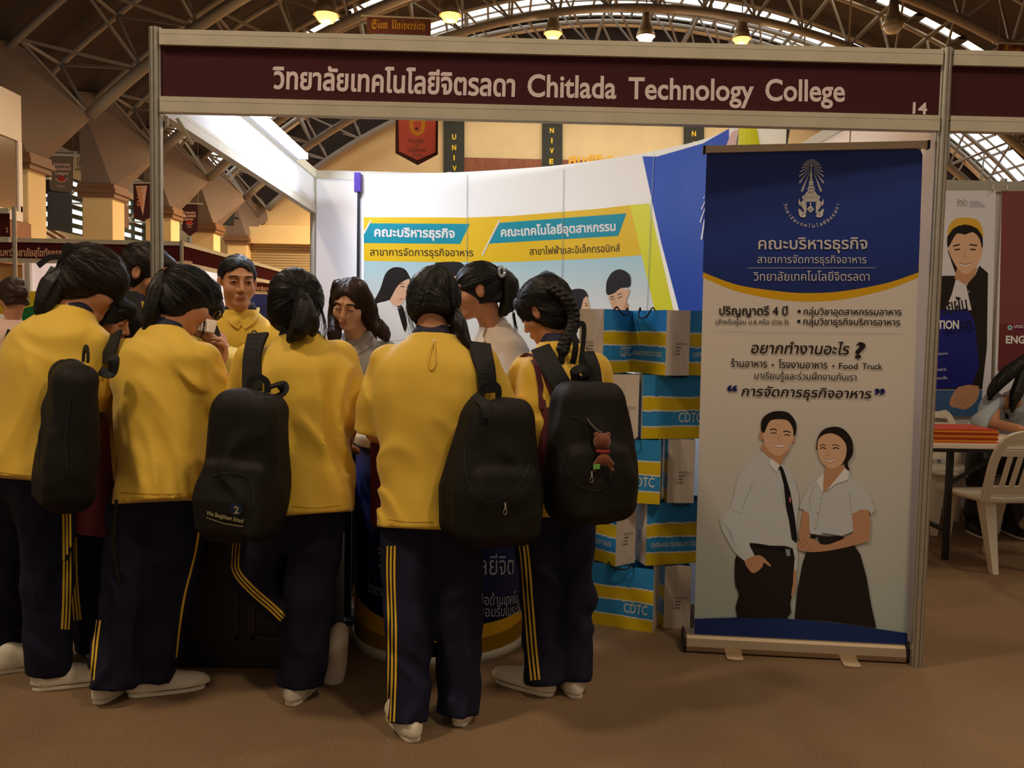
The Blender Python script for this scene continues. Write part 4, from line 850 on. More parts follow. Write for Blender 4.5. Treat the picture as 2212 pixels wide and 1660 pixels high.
def plastic_chair(x, y, yaw, label, sp=.05):
    """moulded monobloc chair without arms: tapered splayed legs, dished seat, rounded back with a hand slot and slats"""
    t = thing('plastic_chair', label, 'chair', (x, y, 0), 'white plastic chairs round the folding table'); a = math.radians(yaw); c, s = math.cos(a), math.sin(a)
    T = lambda p: V(x + p[0] * c - p[1] * s, y + p[0] * s + p[1] * c, p[2])
    mb = MB(); g = 7                                       # seat, y back positive
    top = [T((u * .21 * (1 - .08 * v), v * .2, .44 - .018 * (1 - u * u) * (1 - v * v) - .02 * max(0, -v - .6))) for v in np.linspace(-1, 1, g) for u in np.linspace(-1, 1, g)]
    f = [(i * g + j, i * g + j + 1, (i + 1) * g + j + 1, (i + 1) * g + j) for i in range(g - 1) for j in range(g - 1)]
    mb.add(top, f); o = mb.obj('seat', M_CHAIR, t, True); sm = o.modifiers.new('thick', 'SOLIDIFY'); sm.thickness = .03; sm.offset = -1
    for sx in (-1, 1):
        for sy in (-1, 1):
            p0, p1 = (sx * .185, sy * .17, .43), (sx * (.185 + sp), sy * .24, 0)
            v = []
            for (px, py, pz), w in ((p0, .075), (p1, .036)):
                for q in ((0, 0), (-sx * w, 0), (-sx * w * .9, -sy * .012), (-sx * .012, -sy * w * .9), (0, -sy * w)): v.append(T((px + q[0], py + q[1], pz)))
            MB().add(v, [(i, (i + 1) % 5, 5 + (i + 1) % 5, 5 + i) for i in range(5)] + [(4, 3, 2, 1, 0), (5, 6, 7, 8, 9)]).obj('leg', M_CHAIR, t)
    B = lambda u, z: (u, .2 + (z - .44) * .28 + .03 * (1 - (u / .21) ** 2) * (z - .44) / .4, z)
    mb = MB(); rim = spline([B(-.2, .42), B(-.205, .55), B(-.2, .7), B(-.15, .8), B(0, .83), B(.15, .8), B(.2, .7), B(.205, .55), B(.2, .42)], 5)
    nrmB = T((0, -.27, .06)) - T((0, 0, 0)); nrmB = nrm(nrmB - V(0, 0, 0))
    mb.ribbon([T(p) for p in rim], nrmB, .05, .018)
    mb.obj('back_frame', M_CHAIR, t)
    mb = MB(); mb.ribbon([T(B(u, .715)) for u in np.linspace(-.18, .18, 7)], nrmB, .035, .016); mb.ribbon([T(B(u, .49)) for u in np.linspace(-.19, .19, 7)], nrmB, .05, .016)
    for u in (-.12, -.06, 0, .06, .12): mb.ribbon([T(B(u, z)) for z in (.48, .6, .72)], nrmB, .026, .014)
    mb.ribbon([T(B(u, .79 - .3 * u * u)) for u in np.linspace(-.17, .17, 7)], nrmB, .05, .016)
    mb.obj('back_slats', M_CHAIR, t)
    return t
plastic_chair(4.38, 1.65, 186, 'white plastic chair in front of the folding table, its back to the viewer', -.03)
plastic_chair(4.60, 2.60, 4, 'white plastic chair behind the folding table, below the beanie poster')
# ------------------------------------------------------------------ signed-distance modelling for bodies, clothes and bags
_T = np.random.default_rng(3).uniform(-1, 1, (32, 32, 32))
def vn(q):
    i = np.floor(q).astype(int); f = q - i; f = f * f * (3 - 2 * f); i &= 31; j = (i + 1) & 31
    x0, y0, z0, x1, y1, z1 = i[:, 0], i[:, 1], i[:, 2], j[:, 0], j[:, 1], j[:, 2]; fx, fy, fz = f[:, 0], f[:, 1], f[:, 2]
    a = _T[x0, y0, z0] * (1 - fx) + _T[x1, y0, z0] * fx; b = _T[x0, y1, z0] * (1 - fx) + _T[x1, y1, z0] * fx
    c = _T[x0, y0, z1] * (1 - fx) + _T[x1, y0, z1] * fx; d = _T[x0, y1, z1] * (1 - fx) + _T[x1, y1, z1] * fx
    a = a * (1 - fy) + b * fy; c = c * (1 - fy) + d * fy; return a * (1 - fz) + c * fz
def smin(a, b, k):
    if k <= 0: return np.minimum(a, b)
    h = np.clip(.5 + .5 * (b - a) / k, 0, 1); return b + (a - b) * h - k * h * (1 - h)
def cap(p, a, b, ra, rb):
    ba = b - a; t = np.clip(((p - a) @ ba) / max(1e-9, ba @ ba), 0, 1); return np.linalg.norm(p - a - t[:, None] * ba, axis=1) - (ra + (rb - ra) * t)
def ell(p, c, r):
    q = p - np.asarray(c, float); r = np.asarray(r, float); k0 = np.linalg.norm(q / r, axis=1); k1 = np.linalg.norm(q / (r * r), axis=1); return k0 * (k0 - 1) / np.maximum(k1, 1e-6)
def rbox(p, hx, r): q = np.abs(p) - (np.asarray(hx) - r); return np.linalg.norm(np.maximum(q, 0), axis=1) + np.minimum(q.max(1), 0) - r
class SD:
    """a sum of smoothly joined shapes with its own bounds"""
    def __init__(s): s.ops = []; s.lo = np.full(3, 1e9); s.hi = -s.lo; s.post = []
    def ext(s, c, r): c = np.atleast_2d(c); s.lo = np.minimum(s.lo, (c - r).min(0)); s.hi = np.maximum(s.hi, (c + r).max(0))
    def add(s, f, k=0.0, mode='u'): s.ops.append((f, k, mode)); return s
    def cap(s, a, b, ra, rb=None, k=.0, mode='u'):
        a, b = V(*a), V(*b); rb = ra if rb is None else rb
        if mode == 'u': s.ext([a, b], max(ra, rb) + .03)
        return s.add(lambda p: cap(p, a, b, ra, rb), k, mode)
    def chain(s, pts, rad, k=.02, mode='u'):
        rad = np.broadcast_to(rad, (len(pts),))
        for i in range(len(pts) - 1): s.cap(pts[i], pts[i + 1], rad[i], rad[i + 1], k if i == 0 else min(k, .012) if False else k, mode)
        return s
    def ell(s, c, r, k=.0, mode='u', R=None):
        c = V(*c); r = V(*r)
        if mode == 'u': s.ext(c, r.max() + .03)
        if R is None: return s.add(lambda p: ell(p, c, r), k, mode)
        R = np.array(R); return s.add(lambda p: ell((p - c) @ R.T, (0, 0, 0), r), k, mode)
    def __call__(s, p):
        d = None
        for f, k, m in s.ops:
            e = f(p)
            if d is None: d = e
            elif m == 'u': d = smin(d, e, k)
            elif m == 's': d = -smin(-d, e, k)
            elif m == 'i': d = -smin(-d, -e, k)
            elif m == 'd': d = d + e
        return d
    def mesh(s, h, lo=None, hi=None): return nets(s, s.lo if lo is None else lo, s.hi if hi is None else hi, h)
    def grad(s, p):
        p = np.asarray(p, float); e = .004; q = np.array([p + e * x for x in np.eye(3)] + [p - e * x for x in np.eye(3)]); d = s(q); return nrm(d[:3] - d[3:])
    def trace(s, px, py, lift=0.0):
        """where the view ray through a photo pixel meets the surface"""
        r = nrm(ray(px, py)); ts = np.linspace(1.4, 8, 1400); d = s(CP + ts[:, None] * r); k = np.argmax(d < 0) if (d < 0).any() else int(np.argmin(d))
        a, b = ts[max(k - 1, 0)], ts[k]
        if d[k] < 0:
            for _ in range(18):
                m = (a + b) / 2
                if s((CP + m * r)[None])[0] < 0: b = m
                else: a = m
        p = CP + b * r; n = s.grad(p); return p + n * lift, n
def nets(fn, lo, hi, h, M=6):
    n = np.ceil((np.asarray(hi) - lo) / h / M).astype(int) + 1; cs = h * M
    gx = [lo[i] + cs * (np.arange(n[i]) + .5) for i in range(3)]
    C = np.stack(np.meshgrid(*gx, indexing='ij'), -1).reshape(-1, 3); dc = np.concatenate([fn(c) for c in np.array_split(C, max(1, len(C) // 200000 + 1))])
    act = np.abs(dc) < cs * 1.35; N = n * M
    G = np.repeat(np.repeat(np.repeat(dc.reshape(n), M, 0), M, 1), M, 2)
    A = np.repeat(np.repeat(np.repeat(act.reshape(n), M, 0), M, 1), M, 2)
    idx = np.argwhere(A); pts = np.asarray(lo) + (idx + .5) * h
    G[A] = np.concatenate([fn(c) for c in np.array_split(pts, max(1, len(pts) // 150000 + 1))])
    I = G < 0; cnt = np.zeros(N - 1, np.int8); offs = [(a, b, c) for a in (0, 1) for b in (0, 1) for c in (0, 1)]
    sl = lambda o: tuple(slice(o[i], N[i] - 1 + o[i]) for i in range(3))
    for o in offs: cnt += I[sl(o)]
    cell = np.argwhere((cnt > 0) & (cnt < 8)); vid = np.full(N - 1, -1, np.int32); vid[tuple(cell.T)] = np.arange(len(cell))
    val = np.stack([G[tuple((cell + o).T)] for o in offs], 1); acc = np.zeros((len(cell), 3)); num = np.zeros(len(cell))
    for i in range(8):
        for j in range(i + 1, 8):
            if sum(abs(offs[i][k] - offs[j][k]) for k in range(3)) != 1: continue
            a, b = val[:, i], val[:, j]; m = (a < 0) != (b < 0); t = np.where(m, a / np.where(m, a - b, 1), 0)[:, None]
            acc += np.where(m[:, None], np.array(offs[i]) + t * (np.array(offs[j]) - np.array(offs[i])), 0); num += m
    v = np.asarray(lo) + (cell + .5 + acc / np.maximum(num, 1)[:, None]) * h; F = []
    for ax in range(3):
        o = [0, 0, 0]; o[ax] = 1; a = I[:-1, :-1, :-1]; b = I[sl(o)]; e = np.argwhere(a != b); fl = a[tuple(e.T)]
        u, w = (ax + 1) % 3, (ax + 2) % 3; m = (e[:, u] > 0) & (e[:, w] > 0); e, fl = e[m], fl[m]; q = []
        for du, dw in ((1, 1), (0, 1), (0, 0), (1, 0)): c = e.copy(); c[:, u] -= du; c[:, w] -= dw; q.append(vid[tuple(c.T)])
        q = np.stack(q, 1); ok = (q >= 0).all(1); q, fl = q[ok], fl[ok]; F.append(np.where(fl[:, None], q, q[:, ::-1]))
    return v, np.concatenate(F)
def sd_obj(name, sd, h, mats, parent, mi=None, lo=None, hi=None, decimate=0):
    v, f = sd.mesh(h, lo, hi); m = mi(v[f].mean(1)) if mi else None
    return mesh_obj(name, v, f, mats, parent, m, True)
# ------------------------------------------------------------------ cloth and skin
M_SKIN = mat('skin', (196, 138, 102), .5, spec=.35, noise=.04, nscale=20); M_SKINL = mat('skin_light', (226, 172, 138), .5, spec=.35); M_LIP = mat('lips', (204, 122, 108), .4); M_LIPD = mat('lips_dark', (158, 96, 78), .45)
M_YEL = mat('shirt_yellow', (230, 188, 66), .62, spec=.25, bump=.035, bscale=260, sheen=.2); M_YELP = mat('shirt_pale_yellow', (234, 206, 96), .6, bump=.1, bscale=220)
M_NAVY = mat('track_navy', (28, 28, 50), .75, bump=.1, bscale=200, spec=.2); M_COLLAR = mat('collar_navy', (34, 30, 56), .7); M_STRIPE = mat('stripe_yellow', (240, 196, 60), .6)
M_HAIR = mat('black_hair', (20, 15, 13), .5, spec=.3, bump=.08, bscale=300); M_HAIRB = mat('brown_hair', (50, 31, 24), .48, spec=.3, bump=.08, bscale=300)
M_HAIRS = mat('soft_brown_hair', (34, 22, 16), .5, spec=.3, bump=.08, bscale=240); M_SHOE = mat('shoe_canvas', (234, 222, 200), .7, bump=.1, bscale=150); M_SOLE = mat('shoe_sole', (240, 232, 214), .5); M_BAGB = mat('backpack_black', (30, 26, 24), .66, bump=.08, bscale=420, spec=.2); M_WEB = mat('strap_black', (18, 16, 16), .7, bump=.2, bscale=400)
M_MAR = mat('maroon_tote', (92, 30, 40), .7); M_GREYP = mat('polo_grey', (186, 182, 184), .7, bump=.1, bscale=260); M_WHITES = mat('polo_white', (232, 214, 196), .65, bump=.1, bscale=260); M_EYEW = mat('eye_white', (226, 216, 206), .3); M_EYED = mat('eye_dark', (24, 16, 12), .2)
M_RIB = mat('ribbon_black', (16, 14, 16), .5)
def frame(F, U):
    F = nrm(F); R = nrm(np.cross(F, U)); return np.array([R, F, np.cross(R, F)])
def head_sd(sd, C, B, s, face=True, ears=True, neck=None, op=True):
    """adds head, face and neck; C centre, B rows = right, forward, up"""
    W = lambda q: C + (np.array(q) * s) @ B
    L = lambda p: ((p - C) @ B.T) / s
    def f(p):
        q = L(p); x = np.abs(q[:, 0]); m = np.stack([x, q[:, 1], q[:, 2]], 1)
        d = smin(ell(q, (0, -.014, .03), (.073, .092, .082)), ell(q, (0, .022, -.042), (.056, .064, .068)), .03)
        d = smin(d, ell(q, (0, .06, -.096), (.026, .024, .019)), .03); d = smin(d, ell(m, (.038, .05, -.03), (.028, .03, .028)), .025)
        if face:
            d = smin(d, cap(m, V(.012, .082, .027), V(.042, .07, .026), .010, .008), .015)
            d = -smin(-d, ell(m, (.031, .098, .002), (.02, .017, .013)), .012)
            d = smin(d, ell(m, (.031, .0725, .0), (.0175, .0165, .0135)), .004); d = -smin(-d, ell(m, (.031, .093, -.001), (.0135, .012, .0042 if op else .0012)), .002)
            d = smin(d, cap(q, V(0, .084, .012), V(0, .103, -.032), .0065, .0105), .012); d = smin(d, ell(m, (.012, .09, -.036), (.009, .009, .008)), .006)
            d = smin(d, ell(q, (0, .083, -.066), (.024, .012, .012)), .012); d = smin(d, ell(q, (0, .0885, -.0605), (.021, .0085, .0048)), .004); d = smin(d, ell(q, (0, .087, -.0705), (.017, .0085, .0058)), .004)
        if ears: e = ell(m, (.077, -.008, -.004), (.009, .019, .031)); e = -smin(-e, ell(m, (.088, -.004, -.002), (.008, .011, .02)), .006); d = smin(d, e, .008)
        return d * s
    sd.ext(C, .17 * s); sd.add(f)
    if neck is not None: sd.cap(W((0, -.025, -.06)), neck, .052 * s, .056 * s, .025)
    return W
def eyes(W, B, s, parent, shut=False, brow=M_HAIR, skin=M_SKIN):
    for sx in (-1, 1):
        if not shut:
            mb = MB(); c = W((sx * .031, .0745, -.001)); mb.lathe(c, [(.0115 * s * math.sin(a), .0115 * s * math.cos(a)) for a in np.linspace(0.01, 3.13, 12)], 16)
            o = mb.obj('eye', M_EYEW, parent, True); mb = MB(); mb.lathe(W((sx * .031, .0852, -.001)), [(.0058 * s, .0), (.004 * s, .0013), (.0, .0018)], 14, ax=(B[0], B[2], B[1])); mb.obj('iris', M_EYED, o, True)
        z = -.003 if shut else .0035; mb = MB(); mb.tube(spline([W((sx * (.031 + x), y, z + dz)) for x, y, dz in ((-.016, .081, -.002), (-.006, .089, .001), (.006, .088, .001), (.017, .078, -.003))], 4), .0016 * s, 5); mb.obj('eyelashes', M_EYED, parent, True)
        mb = MB(); mb.ribbon(spline([W((sx * (.031 + x), y, z)) for x, y, z in ((-.02, .088, .022), (-.004, .0905, .0265), (.012, .085, .026), (.023, .074, .02))], 4), B[1], [.004, .006, .006, .006, .006, .006, .006, .006, .006, .005, .005, .004, .002], .003); mb.obj('eyebrow', brow, parent)
def lipmask(C, B, s):
    def g(p):
        q = ((p - C) @ B.T) / s; return ((np.abs(q[:, 0]) < .021 - np.abs(q[:, 2] + .066) * .6) & (np.abs(q[:, 2] + .0655) < .0105) & (q[:, 1] > .088)).astype(int)
    return g
def hand_sd(sd, w, d, n, side=1, curl=.5, s=1.0):
    """palm, four bent fingers of different length and a thumb; w wrist, d along the hand, n back of the hand"""
    d = nrm(d); n = nrm(n - d * (n @ d)); l = np.cross(d, n) * side; B = np.array([l, d, n])
    sd.ell(w + d * .048 * s, (.040 * s, .052 * s, .0155 * s), .012, R=B); rot = lambda a: d * math.cos(a) - n * math.sin(a)
    for k, (x, ln, dy) in enumerate(((.029, .066, .083), (.010, .075, .09), (-.010, .070, .087), (-.029, .056, .077))):
        a = w + d * dy * s + l * x * s - d * .012 * s; p = a + rot(curl * .5) * ln * .5 * s + l * x * .12 * s; q = p + rot(curl * 1.4) * ln * .34 * s; e = q + rot(curl * 2.1) * ln * .26 * s; r = .0088 * s
        sd.cap(a, p, r * 1.05, r, .006).cap(p, q, r, r * .92, .002).cap(q, e, r * .92, r * .78, .002)
    a = w + d * .03 * s + l * .03 * s; b = a + (d * .55 + l * .7 - n * .25) * .034 * s; c = b + (d * .85 + l * .2 - n * .4) * .03 * s; sd.cap(a, b, .0125 * s, .0105 * s, .01).cap(b, c, .0105 * s, .0085 * s, .003)
def torso_sd(sd, A, Bt, lat, prof, n=2.3, seed=0, fold=.007, flat=True, dirs=None, along=2.4, across=10):
    """trunk from hem A to neck base Bt; prof rows (t, side shift, front shift, half width, half depth)"""
    ax = Bt - A; L = np.linalg.norm(ax); ax = ax / L; lat = nrm(lat - ax * (lat @ ax)); fr = np.cross(ax, lat); pr = np.array(prof)
    tt = np.linspace(0, 1, 60); sp = [np.interp(tt, pr[:, 0], pr[:, i]) for i in range(1, 5)]; ker = np.ones(7) / 7
    sp = [np.convolve(np.pad(q, 3, mode='edge'), ker, 'valid') for q in sp]
    def f(p):
        q = p - A; u = (q @ ax) / L; t = np.clip(u, 0, 1); a, b = np.interp(t, tt, sp[2]), np.interp(t, tt, sp[3])
        x = q @ lat - np.interp(t, tt, sp[0]); y = q @ fr - np.interp(t, tt, sp[1])
        d = ((np.abs(x) / a) ** n + (np.abs(y) / b) ** n) ** (1 / n); d = (d - 1) * np.minimum(a, b)
        if fold:
            g = vn(np.stack([x * 4 + seed, y * 4, u * L * 3 + seed], 1)); X = x * across + 1.6 * g + u * 1.2 * math.sin(seed); Y_ = u * L * along + .8 * g
            v = vn(np.stack([X, y * 3 + seed * 1.7, Y_], 1)); w = vn(np.stack([X * .5 + 7, y * 2, Y_ * .8 + seed], 1)); w2 = vn(np.stack([x * 9 + u * L * 9 + 3 * g, y * 3, seed + (x - u * L) * 4], 1)); k = np.clip((1 - u) * 3, .35, 1) * np.clip(u * 5 + .5, .4, 1)
            d = d - fold * k * (.9 * w + .7 * (1 - 2.4 * np.sqrt(v * v + .004)) + .5 * (1 - 2.2 * np.sqrt(w2 * w2 + .012)))
        return np.maximum(d, np.maximum(-(u) * L, (u - 1) * L))
    m = max(pr[:, 3]) + .05; sd.ext([A, Bt], m); sd.add(f); return ax, lat, fr, L
def sleeve(sd, S, E, T, r0, r1, k=.045, seed=0.0, fold=.008):
    """loose short sleeve from the shoulder S by E to its open end T"""
    S, E, T = V(*S), V(*E), V(*T); d = nrm(T - E)
    def f(p):
        q = smin(cap(p, S, E, r0, (r0 + r1) / 2), cap(p, E, T + d * .06, (r0 + r1) / 2, r1), .03)
        g = vn(p * V(7, 7, 7) + seed); q = q - fold * (1 - 2.2 * np.abs(vn(np.stack([p[:, 0] * 9 + g, p[:, 1] * 9, p[:, 2] * 5 + seed + g], 1))))
        return np.maximum(q, (p - T) @ d)
    sd.ext([S, E, T], max(r0, r1) + .04); sd.add(f, k * .35)
def legs_sd(legs, pelvis=None, pr=(.165, .12, .14), seed=0, fold=.014, k=.05):
    sd = SD()
    if pelvis is not None: sd.ell(pelvis, pr)
    for i, (pts, rad) in enumerate(legs):
        pts = [V(*p) for p in pts]; end = pts[-1]; d = nrm(end - pts[-2]); rad = list(rad)
        def f(p, pts=pts, rad=rad, end=end, d=d, i=i):
            q = None
            for j in range(len(pts) - 1):
                e = cap(p, pts[j], pts[j + 1] + (d * .05 if j == len(pts) - 2 else 0), rad[j], rad[j + 1]); q = e if q is None else smin(q, e, .035)
            g = vn(p * 5 + seed + i); hgt = np.clip((p[:, 2] - end[2]) * 2.0, 0, 1)
            v = 1 - 2.2 * np.abs(vn(np.stack([p[:, 0] * 11 + g * 1.5, p[:, 1] * 9 + seed, p[:, 2] * 2.6 + g], 1))); w = vn(np.stack([p[:, 0] * 5 + p[:, 2] * 6 + seed, p[:, 1] * 5, p[:, 2] * (7 + 8 * (1 - hgt)) + 2 * g + i], 1))
            return np.maximum(q - fold * (.8 * v + .8 * w), (p - end) @ d)
        sd.ext(pts, max(rad) + .04); sd.add(f, k if (i == 0 and pelvis is not None) else (.03 if pelvis is not None else 0))
    return sd
def shoe(parent, heel, d, up=(0, 0, 1), L=.25, m=None, lace=False):
    heel = V(*heel); up = nrm(up); d = nrm(V(*d) - up * (V(*d) @ up)); B = np.array([d, np.cross(up, d), up]); c = heel + d * (L / 2 - .01)
    loc = lambda p: (p - c) @ B.T
    wd = lambda x: .036 + .008 * np.clip((x + .05) / .12, 0, 1)
    u = SD(); u.ext([c - d * L * .6, c + d * L * .6, c + up * .13], .06)
    def f(p):
        q = loc(p); s = smin(ell(q, (-L * .27, 0, .032), (.072, .037, .066)), ell(q, (L * .22, 0, .024), (.095, .044, .042)), .05); s = smin(s, cap(q, V(-L * .3, 0, .045), V(-L * .27, 0, .075), .034, .035), .03)
        s = smin(s, cap(q, V(-L * .1, 0, .06), V(L * .1, 0, .045), .028, .026), .03)
        return np.maximum(s, .016 - q[:, 2])
    u.add(f); o = sd_obj('shoe', u, .006, m or M_SHOE, parent)
    mb = MB(); pts = []
    for a in np.linspace(0, 2 * math.pi, 28, endpoint=False): ca, sa = math.cos(a), math.sin(a); x = math.copysign(abs(ca) ** .75, ca) * (L / 2 + .004); pts.append((x, math.copysign(abs(sa) ** .6, sa) * float(wd(x))))
    mb.prism([c + d * x + B[1] * y * 1.02 for x, y in pts], up * .024); s = mb.obj('sole', M_SOLE, o); bevel(s, .004); mb = MB(); mb.prism([c + d * x * 1.004 + B[1] * y * 1.05 + up * .017 for x, y in pts], up * .003); mb.obj('sole_stripe', mat('sole_stripe', (110, 66, 56), .6), o)
    return o
def collar(parent, N, up, lat, r=.068, h=.045, m=None, open_=0.0, d=.85, name='collar', flare=.012):
    """fold-down collar: a band round the neck, higher at the back"""
    up = nrm(up); lat = nrm(V(*lat) - up * (V(*lat) @ up)); fr = np.cross(up, lat); mb = MB(); n = 36; rings = []
    for rr, z in ((r + flare, -.004), (r + .003 + flare * .5, h * .5), (r - .004, h), (r - .012, h * .96), (r - .008, 0)):
        for k in range(n):
            a = 2 * math.pi * k / n; fz = math.sin(a); rings.append(N + lat * rr * math.cos(a) + fr * rr * d * fz + up * (z - .022 * max(0, fz) ** 2 - .0))
    f = [(i * n + k, i * n + (k + 1) % n, (i + 1) * n + (k + 1) % n, (i + 1) * n + k) for i in range(4) for k in range(n)]
    mb.add(rings, f); return mb.obj(name, m or M_COLLAR, parent, True)
def hair_sd(C, B, s, tie=None, vol=1.0, face=1.0, low=-.085, seed=0, cover_ears=True, amp=1.0):
    """combed hair over the skull, strands running to the tie point (head coordinates)"""
    sd = SD(); sd.ext(C, .15 * s); T = V(*(tie if tie is not None else (0, -.11, .03))); ta = nrm(T - V(0, -.01, .03)); r1 = nrm(np.cross(ta, V(1, .01, 0))); r2 = np.cross(ta, r1)
    def f(p):
        q = ((p - C) @ B.T) / s; o = q - V(0, -.012, .028)
        d = ell(q, (0, -.014, .03), (.082 * vol, .1 * vol, .09 * vol)); d = smin(d, ell(q, (0, -.045, -.045), (.07 * vol, .058 * vol, .066)), .03)
        ph = np.arctan2(o @ r1, o @ r2); rad = np.linalg.norm(o - np.outer(o @ ta, ta), axis=1)
        d = d - amp * (.004 * vn(np.stack([ph * 5 + seed, (o @ ta) * 9, 0 * ph + seed], 1)) + .0024 * vn(np.stack([ph * 22, (o @ ta) * 14, 0 * ph + 3 + seed], 1)))
        if face: d = -smin(-d, ell(q, (0, .105, -.05), (.066, .07, .098 * face)), .01); d = np.maximum(d, -(ell(q, (0, .09, -.1), (.1, .1, .09))))
        if not cover_ears: d = -smin(-d, ell(np.stack([np.abs(q[:, 0]), q[:, 1], q[:, 2]], 1), (.086, -.006, -.004), (.016, .015, .026)), .006)
        return np.maximum(d, low - q[:, 2]) * s
    return sd.add(f)
def tail_sd(pts, rad, seed=0, amp=.0035, sd=None, flat=None):
    """a hanging lock or ponytail with strand relief"""
    sd = sd or SD(); pts = spline([V(*p) for p in pts], 4); rad = np.interp(np.linspace(0, 1, len(pts)), np.linspace(0, 1, len(rad)), rad); sd.ext(pts, max(rad) + .02)
    def f(p):
        q = None
        for i in range(len(pts) - 1): e = cap(p, pts[i], pts[i + 1], rad[i], rad[i + 1]); q = e if q is None else smin(q, e, .006)
        ax = nrm(pts[-1] - pts[0]); u = nrm(np.cross(ax, V(.3, 1, .2))); w = np.cross(ax, u); a, b = p @ u, p @ w
        return q - amp * (vn(np.stack([a * 60 + seed, b * 60, (p @ ax) * 6], 1)) + .6 * vn(np.stack([a * 130, b * 130 + seed, (p @ ax) * 9], 1)))
    return sd.add(f, .012)
def strands(mb, pts, n, spread, r=.0009, seed=0):
    rr = np.random.default_rng(seed); pts = np.array([V(*p) for p in pts])
    for _ in range(n):
        o = rr.normal(0, spread, 3); w = np.linspace(.3, 1, len(pts))[:, None]; q = spline(pts + o * w + rr.normal(0, spread * .25, pts.shape), 3); mb.tube(q, np.linspace(r, r * .4, len(q)), 4, caps=False)
def hair_obj(t, sd, h, m, T, n=240, seed=0, L=.1, r=.0009, name='hair'):
    """hair mass plus fine strands combed over it towards T"""
    v, f = sd.mesh(h); rr = np.random.default_rng(seed); n = int(n * 1.7); p = v[rr.integers(0, len(v), n)]; T = V(*T); path = [p]; step = L / 9
    def gr(p):
        e = .004; g = np.stack([sd(p + e * x) - sd(p - e * x) for x in np.eye(3)], 1); return g / (np.linalg.norm(g, axis=1, keepdims=True) + 1e-9)
    jit = rr.normal(0, .09, (n, 3)); lift = .0002 + .0026 * rr.random(n) ** 2
    for _ in range(9):
        g = gr(p); d = T - p; d = d / (np.linalg.norm(d, axis=1, keepdims=True) + 1e-9) + jit; d = d - g * (d * g).sum(1, keepdims=True); p = p + d / (np.linalg.norm(d, axis=1, keepdims=True) + 1e-9) * step; p = p + g * (lift - sd(p))[:, None]; path.append(p)
    path = np.stack(path, 1); mb = MB(); mb.v = [v]; mb.f = [list(q) for q in f.tolist()]; mb.m = [0] * len(f); mb.n = len(v); w = np.linspace(r, r * .5, 10)
    for q in path:
        if np.linalg.norm(q[-1] - q[0]) > .02: mb.tube(q, w, 4, caps=False)
    return mesh_obj(name, np.concatenate(mb.v), mb.f, m, t, None, True)
def hems(t, sd, path, m=None, w=.0028):
    r = [sd.trace(*q, .0008) for q in spline(path, 6)]; mb = MB(); mb.ribbon([p for p, n in r], [n for p, n in r], w, .0012); mb.obj('hem_stitch', m or mat('hem_thread', (198, 152, 38), .7), t)
def person(label, at, group=None): return thing('person', label, 'person', at, group)
def stripes(parent, sd, path, w=.0075, gap=.0135, n=3, name='side_stripe', m=None):
    """parallel stripes laid on the trouser surface along a photo-pixel path"""
    pts = spline(path, 6); t = np.gradient(pts, axis=0); nn = np.stack([-t[:, 1], t[:, 0]], 1); nn /= np.linalg.norm(nn, axis=1, keepdims=True); mb = MB()
    for k in range(n):
        P_, N_ = [], []
        for q, e in zip(pts, nn):
            p0, n0 = sd.trace(*q); sc = FPX / max(.5, (p0 - CP) @ FW); p1, n1 = sd.trace(*(q + e * (k - (n - 1) / 2) * gap * sc * .9), .0022); P_.append(p1); N_.append(n1)
        P_ = np.array(P_)
        if len(P_) > 4: P_[1:-1] = (P_[:-2] + 2 * P_[1:-1] + P_[2:]) / 4
        mb.ribbon(P_, np.array(N_), w, .002)
    return mb.obj(name, m or M_STRIPE, parent)
def strap(parent, sd, path, w=.06, t=.018, lift=.016, m=None, name='strap'):
    pts = [sd.trace(*q, lift) if len(q) == 2 else (P(*q), None) for q in path]; L = len(pts); ns = []
    for i, (p, n) in enumerate(pts): ns.append(n if n is not None else (ns[-1] if ns else -FW))
    mn = np.mean(ns, 0); ns = [nrm(.35 * x + .65 * mn) for x in ns]; q = spline([p for p, _ in pts], 5); nn = spline(ns, 5); mb = MB(); mb.ribbon(q, nn, w, t); o = mb.obj(name, m or M_WEB, parent); bevel(o, .003); return o
